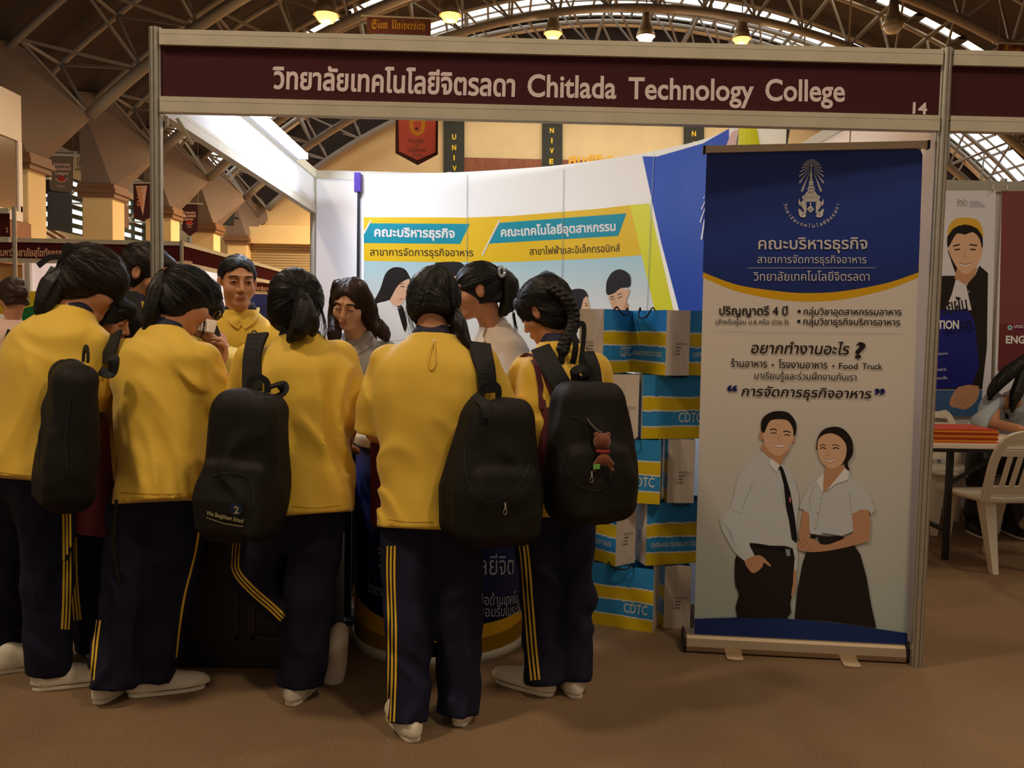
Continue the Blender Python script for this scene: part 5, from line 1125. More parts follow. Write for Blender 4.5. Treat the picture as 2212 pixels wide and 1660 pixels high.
def backpack(label, top, down, out, w=.3, h=.42, d=.15, seed=0, sag=.03, tap=.3, pkt=.22):
    """rounded school backpack: top centre of its back panel, direction down, outward direction"""
    dn = nrm(down); out = nrm(V(*out) - dn * (V(*out) @ dn)); lt = np.cross(out, dn); t = thing('backpack', label, 'backpack', top + dn * h); B = np.array([lt, out, -dn]); sd = SD(); c = top + dn * h / 2 + out * d / 2; sd.ext(c, max(w, h, d) * .62)
    def f(p):
        q = (p - c) @ B.T; z = q[:, 2] / h; q = q.copy(); q[:, 0] *= 1 + tap * np.clip(z + .12, 0, .62) * 1.6 + .25 * np.clip(-z - .25, 0, 1); q[:, 1] -= -sag * .5 * (z + .2); q[:, 1] *= 1 + .3 * np.clip(z + .1, 0, 1)
        e = rbox(q, (w / 2, d / 2, h / 2), .068); pk = q - V(0, d * .42, -h * .2); e = smin(e, rbox(pk, (w * .4, d * pkt, h * .25), min(.03, d * pkt)), .012)
        g = vn(q * 6 + seed); e = e - .012 * (1 - 2.2 * np.abs(vn(np.stack([q[:, 0] * 8 + g, q[:, 1] * 8, q[:, 2] * 5 + seed], 1)))) - .005 * vn(q * 14 + seed)
        r = np.abs(q[:, 1] - d * .12); e = e + .0035 * np.exp(-(r / .005) ** 2) * (q[:, 2] > -h * .3)
        return e
    sd.add(f); o = sd_obj('bag_body', sd, .008, M_BAGB, t); mb = MB(); k = top + out * .03
    mb.ribbon(spline([k - lt * .035 - dn * -.0, k - lt * .03 - dn * .035, k - dn * .05, k + lt * .03 - dn * .035, k + lt * .035], 5), out, .022, .006); mb.obj('grab_loop', M_WEB, t)
    return t, sd, B, c
# ------------------------------------------------------------------ the students in yellow shirts, seen from behind
Z_ = lambda v, z: V(v[0], v[1], z)
PROF = lambda hem=.2, waist=.185, chest=.2, sh=.195, dep=.12: [(0, 0, 0, hem, dep * 1.12), (.3, 0, 0, waist, dep), (.62, 0, -.01, chest, dep * 1.08), (.82, 0, -.012, sh, dep), (.93, 0, -.005, .13, .09), (1, 0, 0, .068, .066)]
def skirted(t, hemA, neckB, lat, prof, arms, seed, m=M_YEL, fold=.0135, cuff=None, name='shirt', h=.0085, sr=(.068, .085)):
    """shirt with loose sleeves; arms = [(shoulder, elbow, sleeve end)]"""
    sd = SD(); torso_sd(sd, hemA, neckB, lat, prof, seed=seed, fold=fold)
    for i, (S, E, T) in enumerate(arms): sleeve(sd, S, E, T, sr[0], sr[1], seed=seed + i * 3.1)
    sd_obj(name, sd, h, m, t); return sd
def student(label, at, hem, neck, lat, prof, arms, head, F, U, seed, hs=1.0, fore=(), face=False, shut=True, skin=M_SKIN, shirt=M_YEL, col=M_COLLAR, sr=(.068, .085), group='students in yellow shirts', ears=False):
    """arms: (shoulder, elbow, sleeve end, wrist, hand direction, back of hand, side, curl)"""
    t = person(label, at, group); B = frame(F, U)
    sh = skirted(t, hem, neck, lat, prof, [a[:3] for a in arms], seed, shirt, sr=sr); bd = SD(); W = head_sd(bd, head, B, hs, face, ears, neck + (hem - neck) * .06, not shut)
    ax = nrm(neck - hem); bd.cap(neck - ax * .04, neck - ax * .3, .06, .09, .04)
    for a in arms:
        S, E, T, Wr = [V(*x) for x in a[:4]]; E = T + nrm(T - E) * .015 - nrm(T - S) * .02; bd.cap(neck - ax * .12, S, .06, .045, .04).cap(S, E, .046, .04, .03).cap(E, Wr, .039, .026, .02); hand_sd(bd, Wr, V(*a[4]), V(*a[5]), a[6], a[7])
    sd_obj('body', bd, .0055 if not face else .0038, [skin, M_LIPD if skin is M_SKIN else M_LIP], t, lipmask(head, B, hs) if face else None)
    collar(t, neck - ax * .012, ax, lat, m=col)
    if face: eyes(W, B, hs, t, shut)
    return t, sh, bd, W, B
# --- the central student
A = V
hem, neck = P(915, 1142, -.50), P(937, 726, -.36); lat = V(1, .05, 0); head = P(936, 664, -.30)
t, sh, bd, W, B = student('student in front of the round counter seen from behind, backpack on the right shoulder', PZ(935, 1580), hem, neck, lat,
    PROF(.158, .168, .185, .188, .115),
    [(P(842, 788, -.38), P(818, 880, -.38), P(813, 934, -.37), P(848, 962, -.14), (.3, 1, -.1), (0, .1, 1), -1, .6), (P(1040, 790, -.36), P(1075, 892, -.32), P(1083, 905, -.28), P(1050, 940, -.1), (-.3, 1, 0), (0, .1, 1), 1, .6)], head, V(-.02, .8, -.6), V(0, .6, .8), 1.0, 1.0)
hr = hair_sd(head, B, 1.04, (.02, -.07, .085), 1.15, low=-.08, seed=1); hr.ell(W((.01, -.085, .075)), (.05, .045, .035), .02)
hair_obj(t, hr, .005, M_HAIR, P(972, 676, -.36), 320, 1)
mb = MB(); strands(mb, [P(960, 596, -.3), P(985, 650, -.33), P(978, 700, -.36)], 26, .012, seed=2); strands(mb, [P(905, 600, -.3), P(882, 660, -.3), P(900, 735, -.34)], 26, .01, seed=3); mb.obj('loose_hair', M_HAIR, t)
pt = tail_sd([P(976, 672, -.34), P(990, 700, -.39), P(1005, 735, -.41), P(1022, 762, -.42)], [.026, .028, .018, .006], 3); sd_obj('ponytail', pt, .005, M_HAIR, t)
mb = MB(); mb.tube([P(975, 676, -.375) + .016 * V(math.cos(a), .3 * math.sin(a), math.sin(a)) for a in np.linspace(0, 6.3, 14)], .006, 6); mb.obj('hair_tie', mat('wood_beads', (120, 84, 56), .5), t, True)
mb = MB(); q = [sh.trace(*a, .003)[0] for a in ((937, 738), (930, 760), (926, 784), (931, 801), (940, 786), (940, 760), (938, 740))]; mb.tube(spline(q, 4), .003, 6); o = mb.obj('back_loop', M_YEL, t, True)
p_, n_ = sh.trace(937, 739, .002); mb = MB(); mb.lathe(p_, [(.001, .005), (.005, .004), (.006, 0)], 12, ax=(V(1, 0, 0), np.cross(n_, V(1, 0, 0)), n_)); mb.obj('button', mat('pearl_button', (220, 200, 170), .3), t)
tr = legs_sd([([P(884, 1150, -.48), P(882, 1345, -.55), P(880, 1560, -.645)], (.094, .076, .073)), ([P(978, 1150, -.46), P(990, 1340, -.5), P(990, 1543, -.55)], (.094, .074, .072))], P(930, 1090, -.45), (.15, .11, .13), 1.3)
sd_obj('trousers', tr, .0085, M_NAVY, t)
stripes(t, tr, [(846, 1180), (845, 1240), (848, 1340), (848, 1440), (846, 1520), (844, 1560)])
shoe(t, PZ(893, 1602), (-.42, 1, 0), m=M_SHOE); shoe(t, PZ(993, 1568), (.12, 1, 0))
CEN = sh; hems(t, sh, [(840, 1122), (880, 1128), (935, 1128)])
# --- the girl with the braid, right of the crowd
hem, neck = P(1196, 1112, -.24), P(1210, 742, -.16); lat = V(.92, .36, 0); head = P(1176, 672, -.12)
t, sh, bd, W, B = student('girl with a braided ponytail looking down at left, yellow shirt, black backpack on both shoulders', PZ(1205, 1500), hem, neck, lat,
    PROF(.155, .155, .165, .165, .115), [(P(1142, 800, -.14), P(1120, 880, -.1), P(1134, 918, -.06), P(1110, 868, .16), (-.5, .8, .25), (-.1, -.2, 1), -1, .5), (P(1282, 800, -.08), P(1290, 900, -.02), P(1280, 915, .02), P(1225, 910, .2), (-.6, .7, .1), (0, -.1, 1), 1, .6)],
    head, V(-.74, .50, -.45), V(-.4, .2, .88), 5.0, 1.02, face=True, ears=True)
hr = hair_sd(head, B, 1.05, (.05, -.085, -.02), 1.09, low=-.1, seed=4, face=.8, cover_ears=False); hr.ell(W((-.0, .055, .058)), (.056, .036, .032), .02); hair_obj(t, hr, .0045, M_HAIR, P(1234, 690, -.24), 320, 2)
bp = [P(1192, 622, -.22), P(1222, 645, -.24), P(1238, 676, -.24), P(1236, 708, -.25), P(1222, 736, -.27), P(1214, 762, -.28)]; br = SD(); q = spline(bp, 6)
for i in range(len(q) - 1):
    sgn = 1 if i % 2 else -1; e = np.cross(nrm(q[i + 1] - q[i]), FW); br.ell(q[i] + e * .009 * sgn, (.017, .015, .013), .004)
br.chain([bp[-1], P(1212, 782, -.28), P(1207, 800, -.28)], [.014, .012, .004], .01); sd_obj('braid', br, .004, M_HAIR, t)
mb = MB(); k = P(1238, 716, -.30); mb.ribbon(spline([k, k + V(.01, -.01, -.06), k + V(.0, -.0, -.12)], 5), -FW, .022, .002); mb.ribbon(spline([k, k + V(.03, 0, .03), k + V(.04, .0, -.0), k + V(.03, -.01, -.12)], 5), -FW, .018, .002); mb.obj('ribbon', M_RIB, t)
mb = MB(); strands(mb, [P(1118, 650, -.1), P(1180, 590, -.12), P(1225, 630, -.16)], 30, .01, seed=8); strands(mb, [P(1110, 676, -.12), P(1114, 700, -.13), P(1118, 716, -.14)], 20, .006, seed=9); mb.obj('loose_hair', M_HAIR, t)
tr = legs_sd([([P(1160, 1100, -.2), P(1168, 1290, -.24), P(1176, 1478, -.31)], (.09, .072, .064)), ([P(1236, 1100, -.18), P(1240, 1290, -.22), P(1240, 1472, -.31)], (.09, .072, .06))], P(1200, 1070, -.18), (.15, .11, .13), 2.3)
sd_obj('trousers', tr, .0085, M_NAVY, t); stripes(t, tr, [(1122, 1130), (1134, 1200), (1142, 1300), (1150, 1400), (1157, 1470)], gap=.016)
shoe(t, PZ(1188, 1503), (-.75, .55, 0)); shoe(t, PZ(1244, 1508), (-.15, 1, 0))
BRAID = (t, sh)
# --- the student with the long ribboned ponytail, left of the middle
hem, neck = P(662, 1112, -.36), P(648, 728, -.22); lat = V(1, .1, 0); head = P(640, 664, -.16)
t, sh, bd, W, B = student('student with a long ribboned ponytail seen from behind, legs crossed, backpack on the left shoulder', PZ(640, 1500), hem, neck, lat,
    PROF(.165, .165, .19, .195, .12), [(P(548, 778, -.24), P(520, 860, -.2), P(512, 885, -.16), P(530, 930, .0), (.3, 1, 0), (0, .1, 1), -1, .6), (P(730, 775, -.2), P(758, 860, -.2), P(766, 890, -.19), P(745, 965, -.04), (-.2, 1, -.1), (.2, 0, 1), 1, .6)], head, V(.06, .92, -.38), V(0, .38, .92), 9.0, 1.02)
hr = hair_sd(head, B, 1.06, (.045, -.1, .02), 1.18, low=-.1, seed=7); hr.ell(W((0, -.055, -.06)), (.072, .05, .06), .03); hair_obj(t, hr, .005, M_HAIR, P(652, 630, -.3), 320, 3)
pt = tail_sd([P(652, 634, -.30), P(655, 670, -.33), P(648, 710, -.345), P(628, 735, -.335)], [.022, .034, .036, .012], 5, .005); pt2 = tail_sd([P(655, 640, -.3), P(672, 690, -.32), P(676, 722, -.32)], [.015, .028, .012], 8, .005, pt); sd_obj('ponytail', pt, .005, M_HAIR, t)
k = P(652, 624, -.335); mb = MB(); mb.ribbon(spline([k, k + V(.03, 0, .022), k + V(.055, 0, .012), k + V(.04, .0, -.006), k], 5), -FW, .02, .002); mb.ribbon(spline([k, k + V(-.03, 0, -.012), k + V(-.03, 0, -.03), k], 5), -FW, .02, .002); mb.ribbon(spline([k, k + V(-.01, -.01, -.04), k + V(-.02, 0, -.1)], 5), -FW, .014, .002); mb.ribbon(spline([k, k + V(.012, -.01, -.04), k + V(.01, 0, -.08)], 5), -FW, .014, .002); mb.obj('ribbon', M_RIB, t)
mb = MB(); strands(mb, [P(690, 660, -.2), P(700, 700, -.24), P(698, 738, -.26)], 22, .008, seed=11); strands(mb, [P(590, 640, -.2), P(600, 690, -.26), P(622, 728, -.3)], 24, .01, seed=12); mb.obj('loose_hair', M_HAIR, t)
tr = legs_sd([([P(690, 1120, -.30), P(668, 1290, -.33), P(650, 1480, -.37)], (.098, .082, .074)), ([P(610, 1120, -.28), P(548, 1245, -.22), P(640, 1330, -.2), P(722, 1385, -.16)], (.088, .07, .064, .055))], P(655, 1080, -.27), (.16, .115, .13), 3.7)
sd_obj('trousers', tr, .0085, M_NAVY, t); stripes(t, tr, [(515, 1155), (510, 1200), (512, 1236), (545, 1275), (585, 1310), (612, 1336)])
shoe(t, PZ(630, 1524), (.15, 1, 0)); shoe(t, P(737, 1352, -.2), (-.12, .12, -1), up=(-.1, -1, -.05))
PONY = (t, sh); hems(t, sh, [(632, 1094), (680, 1098), (735, 1092)])
# --- the student turned right with a short ponytail, backpack at left
hem, neck = P(350, 1086, -.36), P(352, 712, -.20); lat = V(.94, -.30, 0); head = P(404, 648, -.14)
t, sh, bd, W, B = student('student with a side ponytail leaning right, yellow shirt, navy trousers, backpack hanging at the left', PZ(290, 1500), hem, neck, lat,
    PROF(.17, .172, .185, .185, .125), [(P(270, 772, -.22), P(262, 870, -.14), P(270, 890, -.1), P(330, 930, .05), (.6, .8, 0), (0, 0, 1), -1, .6), (P(442, 778, -.24), P(472, 870, -.22), P(458, 912, -.18), P(470, 800, -.02), (.2, .4, .9), (.6, .5, -.1), 1, .9)],
    head, V(.62, .62, -.48), V(.3, .35, .88), 14.0, 1.03)
hr = hair_sd(head, B, 1.03, (-.02, -.1, .05), 1.06, low=-.1, seed=9); hr.ell(W((.0, .06, .05)), (.06, .045, .05), .02); hair_obj(t, hr, .005, M_HAIR, P(356, 594, -.18), 320, 4)
pt = tail_sd([P(356, 592, -.17), P(340, 630, -.22), P(326, 680, -.25), P(314, 724, -.26)], [.022, .034, .03, .008], 6, .005); sd_obj('ponytail', pt, .005, M_HAIR, t)
mb = MB(); c = P(358, 592, -.19); mb.tube([c + .022 * V(.5 * math.cos(a), .4 * math.sin(a), math.sin(a)) for a in np.linspace(0, 6.3, 14)], .005, 6); mb.obj('hair_tie', mat('red_tie', (150, 70, 60), .5), t, True)
mb = MB(); strands(mb, [P(430, 660, -.1), P(440, 700, -.12), P(425, 745, -.14)], 30, .012, seed=14); strands(mb, [P(345, 620, -.2), P(325, 680, -.24), P(305, 735, -.24)], 30, .012, seed=15); mb.obj('loose_hair', M_HAIR, t)
mb = MB(); e = W((-.076, .0, .0)); e2 = W((.04, .1, .0)); c = W((.036, .112, -.002)); mb.tube([c + (B[0] * math.cos(a) * .024 + B[2] * math.sin(a) * .019) for a in np.linspace(0, 6.3, 18)], .0014, 5); mb.obj('glasses', mat('gold_wire', (190, 160, 90), .3, .8), t)
tr = legs_sd([([P(300, 1095, -.32), P(272, 1290, -.36), P(236, 1485, -.42)], (.098, .078, .072)), ([P(392, 1095, -.28), P(360, 1290, -.30), P(328, 1468, -.34)], (.098, .08, .074))], P(345, 1060, -.28), (.165, .12, .13), 4.1)
sd_obj('trousers', tr, .0085, M_NAVY, t); stripes(t, tr, [(432, 1130), (420, 1200), (400, 1280), (388, 1350), (380, 1420)], n=1); stripes(t, tr, [(214, 1340), (206, 1400), (200, 1470)], n=2)
shoe(t, PZ(214, 1521), (.15, 1, 0)); shoe(t, PZ(285, 1504), (.9, .35, 0), L=.26)
SIDE = (t, sh); hems(t, sh, [(262, 1064), (340, 1068), (432, 1066)])
# --- the leftmost student, leaning forward to the right
hem, neck = P(66, 1042, -.36), P(158, 672, -.16); lat = V(.95, -.25, 0); head = P(200, 612, -.12)
t, sh, bd, W, B = student('leftmost student leaning forward, long hair with a black ribbon, yellow shirt, face hidden', PZ(110, 1480), hem, neck, lat,
    [(0, 0, 0, .19, .135), (.3, 0, 0, .19, .14), (.62, 0, -.03, .19, .14), (.82, 0, -.03, .18, .125), (.93, 0, -.01, .125, .09), (1, 0, 0, .068, .066)],
    [(P(80, 740, -.2), P(40, 850, -.14), P(30, 890, -.12), P(90, 930, .05), (.6, .8, 0), (0, 0, 1), -1, .6), (P(200, 745, -.24), P(198, 830, -.24), P(186, 866, -.22), P(228, 900, -.05), (.7, .7, .1), (0, 0, 1), 1, .6)], head, V(.76, .42, -.50), V(.42, .25, .86), 21.0, 1.12, sr=(.072, .09))
hr = hair_sd(head, B, 1.13, (-.02, -.1, .05), 1.1, low=-.12, seed=12, face=.75); hr.ell(W((.03, .05, .03)), (.06, .06, .065), .03); hair_obj(t, hr, .005, M_HAIRS, P(148, 570, -.17), 420, 5)
pt = tail_sd([P(150, 585, -.16), P(118, 620, -.2), P(98, 660, -.23), P(86, 694, -.24)], [.035, .05, .04, .008], 11, .006); sd_obj('ponytail', pt, .005, M_HAIR, t)
mb = MB(); k = P(146, 556, -.2); mb.ribbon(spline([k, k + V(-.05, 0, .0), P(104, 558, -.2), P(82, 575, -.2)], 5), -FW, .022, .002); mb.ribbon(spline([k, P(140, 535, -.2), P(152, 532, -.2), P(154, 550, -.2)], 5), -FW, .022, .002); mb.ribbon(spline([P(118, 578, -.2), P(102, 602, -.22), P(92, 616, -.22)], 4), -FW, .03, .002); mb.obj('ribbon', M_RIB, t)
mb = MB(); strands(mb, [P(230, 640, -.12), P(246, 670, -.14), P(232, 706, -.16)], 30, .012, seed=17); strands(mb, [P(130, 600, -.18), P(100, 650, -.22), P(84, 704, -.22)], 44, .014, seed=18); mb.obj('loose_hair', M_HAIR, t)
tr = legs_sd([([P(96, 1050, -.32), P(106, 1260, -.30), P(108, 1450, -.28)], (.1, .084, .078)), ([P(22, 1050, -.25), P(12, 1260, -.12), P(6, 1440, -.02)], (.1, .084, .076))], P(62, 1020, -.27), (.17, .12, .13), 5.1)
sd_obj('trousers', tr, .0085, M_NAVY, t); stripes(t, tr, [(143, 1100), (144, 1200), (143, 1300), (140, 1360)])
shoe(t, PZ(78, 1490), (.93, .36, 0), L=.27); shoe(t, PZ(-10, 1455), (.85, .5, 0), L=.26)
LEFT = (t, sh); hems(t, sh, [(-10, 1018), (40, 1026), (105, 1030)])
# --- the girl whose profile shows between the two students at left
head = P(226, 686, .05)
hem, neck = P(172, 1080, .0), P(196, 752, .02)
t, sh, bd, W, B = student('girl in profile facing right between the two students at left, mostly hidden', PZ(200, 1400), hem, neck, V(.5, -.86, 0), PROF(.15, .15, .16, .16, .12), [(P(210, 790, -.1), P(220, 880, -.08), P(224, 900, -.06), P(280, 900, .1), (.9, .4, 0), (0, 0, 1), 1, .6)], head, V(.93, .1, -.32), V(.3, 0, .95), 23.0, .98, face=True)
hr = hair_sd(head, B, .99, (-.0, -.1, .0), 1.04, low=-.13, seed=14, face=.8); hr.ell(W((.0, .06, .055)), (.056, .04, .04), .02); hair_obj(t, hr, .005, M_HAIR, P(200, 640, .1), 160, 6)
tr = legs_sd([([P(160, 1085, .02), P(180, 1250, .05), P(200, 1400, .06)], (.09, .075, .065)), ([P(205, 1085, .05), P(215, 1250, .08), P(222, 1385, .1)], (.09, .075, .065))], P(180, 1060, .02), (.14, .11, .12), 6.2); sd_obj('trousers', tr, .009, M_NAVY, t); stripes(t, tr, [(158, 1160), (160, 1250), (168, 1340)])
shoe(t, PZ(195, 1418), (.9, .3, 0)); shoe(t, PZ(216, 1400), (.9, .3, 0))
# --- the girl behind the left booth post
head = P(318, 590, .35); hem, neck = P(276, 1010, .30), P(292, 652, .34)
t, sh, bd, W, B = student('girl facing right behind the left booth post, brown hair, yellow shirt with a black strap', PZ(290, 1350), hem, neck, V(.6, -.8, 0), PROF(.16, .16, .17, .17, .12), [(P(275, 700, .2), P(285, 800, .2), P(290, 830, .22), P(350, 850, .4), (.9, .4, 0), (0, 0, 1), 1, .6), (P(310, 700, .5), P(330, 800, .5), P(335, 830, .5), P(380, 850, .5), (.9, .4, 0), (0, 0, 1), -1, .6)], head, V(.88, -.05, -.25), V(.2, 0, .97), 27.0, 1.05, face=True, ears=True)
hr = hair_sd(head, B, 1.06, (-.01, -.09, .06), 1.06, low=-.07, seed=16, face=.85, cover_ears=False); hr.ell(W((.0, .055, .05)), (.06, .045, .045), .02); hair_obj(t, hr, .005, M_HAIRS, P(284, 560, .35), 220, 7)
strap(t, sh, [(280, 640), (288, 690), (290, 740)], .07); tr = legs_sd([([P(265, 1010, .3), P(268, 1180, .32), P(270, 1330, .34)], (.09, .075, .065)), ([P(300, 1010, .4), P(300, 1180, .42), P(300, 1320, .44)], (.09, .075, .065))], P(280, 990, .33), (.14, .11, .12), 7.2); sd_obj('trousers', tr, .01, M_NAVY, t)
shoe(t, PZ(262, 1345), (.9, .3, 0)); shoe(t, PZ(292, 1335), (.9, .3, 0))
# ------------------------------------------------------------------ backpacks and tote bags
def zip_pull(t, p, n, label=False):
    mb = MB(); d = V(0, 0, -1); mb.bar(p + n * .006, p + n * .008 + d * .02, .006, .004, n); mb.tube([p + n * .008 + d * (.03 + .009 * math.cos(a)) + nrm(np.cross(n, d)) * .006 * math.sin(a) for a in np.linspace(0, 6.3, 12)], .0015, 5); mb.obj('zip_pull', mat('zip_metal', (200, 196, 186), .3, .9), t)
def zip_line(t, sd, path):
    r = [sd.trace(*q, .001) for q in spline(path, 5)]; mb = MB(); mb.ribbon([p for p, n in r], [n for p, n in r], .009, .002); mb.obj('zip', M_WEB, t)
C_ = students = {}
t, sd, B, c = backpack('black backpack hanging on the right shoulder of the central student, small shiny zip pull', P(1048, 858, -.52), (-.06, -.02, -1), (.5, -.86, 0), .33, .48, .19, 3.0, tap=.5)
strap(t, CEN, [(1036, 750), (1040, 780), (1043, 810), (1046, 850)], .085, .014); strap(t, sd, [(1030, 860), (1045, 880), (1050, 905)], .03, .005)
zip_pull(t, *sd.trace(1089, 1085)); zip_line(t, sd, [(1005, 960), (1010, 1040), (1050, 1085), (1110, 1060), (1150, 990)])
t, sd, B, c = backpack('black backpack on the left shoulder of the girl with the ribboned ponytail, school crest', P(566, 846, -.47), (-.07, -.02, -1), (-.2, -.97, 0), .30, .50, .17, 8.0)
strap(t, PONY[1], [(556, 730), (552, 780), (552, 850)], .082, .014); mb = MB(); k = P(580, 838, -.46); mb.ribbon(spline([k, k + V(.05, -.02, .015), k + V(.05, -.02, -.02), k + V(.0, -.02, -.04)], 6), V(0, -.4, .9), .04, .006); mb.obj('carry_handle', M_WEB, t)
hp = lambda px, py, l=0: (lambda r: r[0] + r[1] * l)(sd.trace(px, py, .0015))
pr = Print(hp, dl=.0005); I_THREAD = ink('thread', (190, 176, 130)); I_CREST = ink('crest', (36, 50, 84)); pr.ell((511, 1101), 14, 14, I_CREST); pr.text('2', (506, 1109), (517, 1109), 22, I_THREAD, .03); pr.text('Wat Bangkhaen School', (446, 1112), (526, 1130), 13, I_THREAD, .02); pr.line([(446, 1118), (484, 1131), (526, 1138)], 1.5, I_THREAD); pr.build_one('printed_crest', t)
zip_line(t, sd, [(456, 1030), (500, 1022), (545, 1040), (548, 1100)]); mb = MB()
for k in range(5): q = P(442 + k % 2 * 5, 1040 + k * 9, -.52); mb.tube([q + .009 * V(math.cos(a), .3, math.sin(a)) for a in np.linspace(0, 6.3, 9)], .003, 5)
mb.obj('key_ring', mat('dark_beads', (50, 60, 60), .3, .5), t)
t, sd, B, c = backpack('black backpack seen from its side between the two students at left', P(205, 784, -.46), (-.05, -.02, -1), (-.80, -.60, 0), .27, .50, .15, 13.0, tap=.1, pkt=.1)
strap(t, SIDE[1], [(252, 730), (246, 760), (240, 790)], .07, .014); mb = MB(); k = P(236, 775, -.42); mb.ribbon(spline([k, k + V(.03, -.03, -.0), k + V(.02, -.03, -.05), k + V(-.02, -.03, -.04)], 5), V(0, -.8, .5), .035, .006); mb.obj('carry_handle', M_WEB, t)
mb = MB(); mb.ribbon(spline([P(252, 1080, -.45), P(246, 1180, -.45), P(262, 1280, -.44), P(266, 1300, -.44)], 5), -FW, .012, .003); mb.obj('loose_strap', M_WEB, t)
zip_line(t, sd, [(150, 860), (142, 950), (146, 1040)])
t, sd, B, c = backpack('large black backpack worn on both shoulders by the girl with the braid', P(1252, 822, -.38), (.03, -.02, -1), (.3, -.95, 0), .32, .49, .18, 18.0, tap=.34)
strap(t, BRAID[1], [(1170, 758), (1186, 790), (1206, 825), (1226, 862)], .075, .014); strap(t, BRAID[1], [(1262, 765), (1275, 800), (1280, 850)], .07, .014)
mb = MB(); k = P(1250, 822, -.42); mb.ribbon(spline([k, k + V(-.02, -.02, .03), k + V(.01, -.03, .04), k + V(.03, -.02, .01), k], 5), V(0, -.9, .4), .03, .006); mb.obj('carry_handle', M_WEB, t)
zip_pull(t, *sd.trace(1276, 1018)); zip_line(t, sd, [(1230, 900), (1262, 910), (1310, 960), (1320, 1040)]); zip_line(t, sd, [(1215, 980), (1240, 1040), (1290, 1060), (1335, 1035)])
q0, n0 = sd.trace(1266, 905, .004); q1, n1 = sd.trace(1294, 962, .03); q2, n2 = sd.trace(1297, 994, .026)
k = thing('plush_charm', 'small brown plush charm hanging from the zip of the large backpack', 'charm', q2); u = SD(); u.ell(q1, (.030, .026, .029)).ell(q1 + V(.02, 0, .024), (.009, .008, .009), .006).ell(q1 + V(-.02, 0, .024), (.009, .008, .009), .006)
u.ell(q2, (.019, .016, .022), .006); [u.cap(q2 + V(x * .014, 0, z), q2 + V(x * .03, -.004, z - .02), .007, .006, .004) for x in (-1, 1) for z in (.006, -.014)]
sd_obj('plush_body', u, .003, mat('plush_brown', (126, 62, 34), .9, bump=.5, bscale=300, sheen=.4), k)
mb = MB(); mb.tube(spline([q0, (q0 + q1) / 2 + V(.004, 0, .004), q1 + V(0, 0, .03)], 5), .002, 5); mb.obj('cord', mat('cord_grey', (120, 116, 104), .6), k)
mb = MB(); mb.tube([(q1 + q2) / 2 + .019 * V(math.cos(a), math.sin(a) * .9, 0) + V(0, 0, -.002) for a in np.linspace(0, 6.3, 16)], .006, 6); mb.obj('scarf', mat('scarf_red', (150, 46, 40), .8), k); MB().box(q2 + V(-.036, -.014, -.03), q2 + V(-.014, -.011, -.014)).obj('tag', mat('tag_green', (120, 190, 90), .5), k)
def tote(label, a, b, c_, d, Y, handles, th=.03, seed=0):
    """soft tote from four photo corners (top left, top right, bottom right, bottom left) at depth Y"""
    q = [P(*p, Y) for p in (a, b, c_, d)]; cen = sum(q) / 4; t = thing('tote_bag', label, 'tote bag', cen, 'maroon tote bags'); g = 10; mb = MB(); vs = []
    for s in (-1, 1):
        for j in range(g + 1):
            for i in range(g + 1):
                u, v = i / g, j / g; p = (q[0] * (1 - u) + q[1] * u) * (1 - v) + (q[3] * (1 - u) + q[2] * u) * v; bu = th * (math.sin(math.pi * u) ** .5) * (.35 + .65 * math.sin(math.pi * min(1, v * .85 + .05)) ** .6)
                vs.append(p + V(0, s * bu + .006 * math.sin(9 * u + 5 * v + seed), 0))
    n = (g + 1) ** 2; f = [(j * (g + 1) + i, j * (g + 1) + i + 1, (j + 1) * (g + 1) + i + 1, (j + 1) * (g + 1) + i) for j in range(g) for i in range(g)]
    mb.add(vs, f + [tuple(x + n for x in y) for y in f]); mb.obj('bag', M_MAR, t, True)
    for h in handles: mb = MB(); mb.ribbon(spline([P(*p) for p in h], 6), -FW, .026, .005); mb.obj('handle', M_MAR, t)
    return t
tote('maroon tote bag hanging under the left arm of the girl with the braid', (1168, 880), (1220, 880), (1196, 1110), (1140, 1112), -.33, [[(1172, 884, -.335), (1168, 830, -.31), (1158, 785, -.28), (1140, 770, -.22), (1124, 778, -.16)], [(1206, 884, -.335), (1186, 830, -.32), (1170, 790, -.3), (1150, 768, -.24)]])
tote('maroon tote bag behind the side-on backpack at left', (116, 918), (236, 905), (250, 1165), (122, 1140), -.26, [[(140, 918, -.27), (160, 880, -.27), (190, 860, -.25)]], .035, 2)
tote('dark maroon tote bag held in front of the central student at left', (800, 955), (850, 955), (852, 1140), (800, 1135), -.22, [[(812, 958, -.22), (822, 930, -.2), (835, 950, -.2)]], .02, 4)
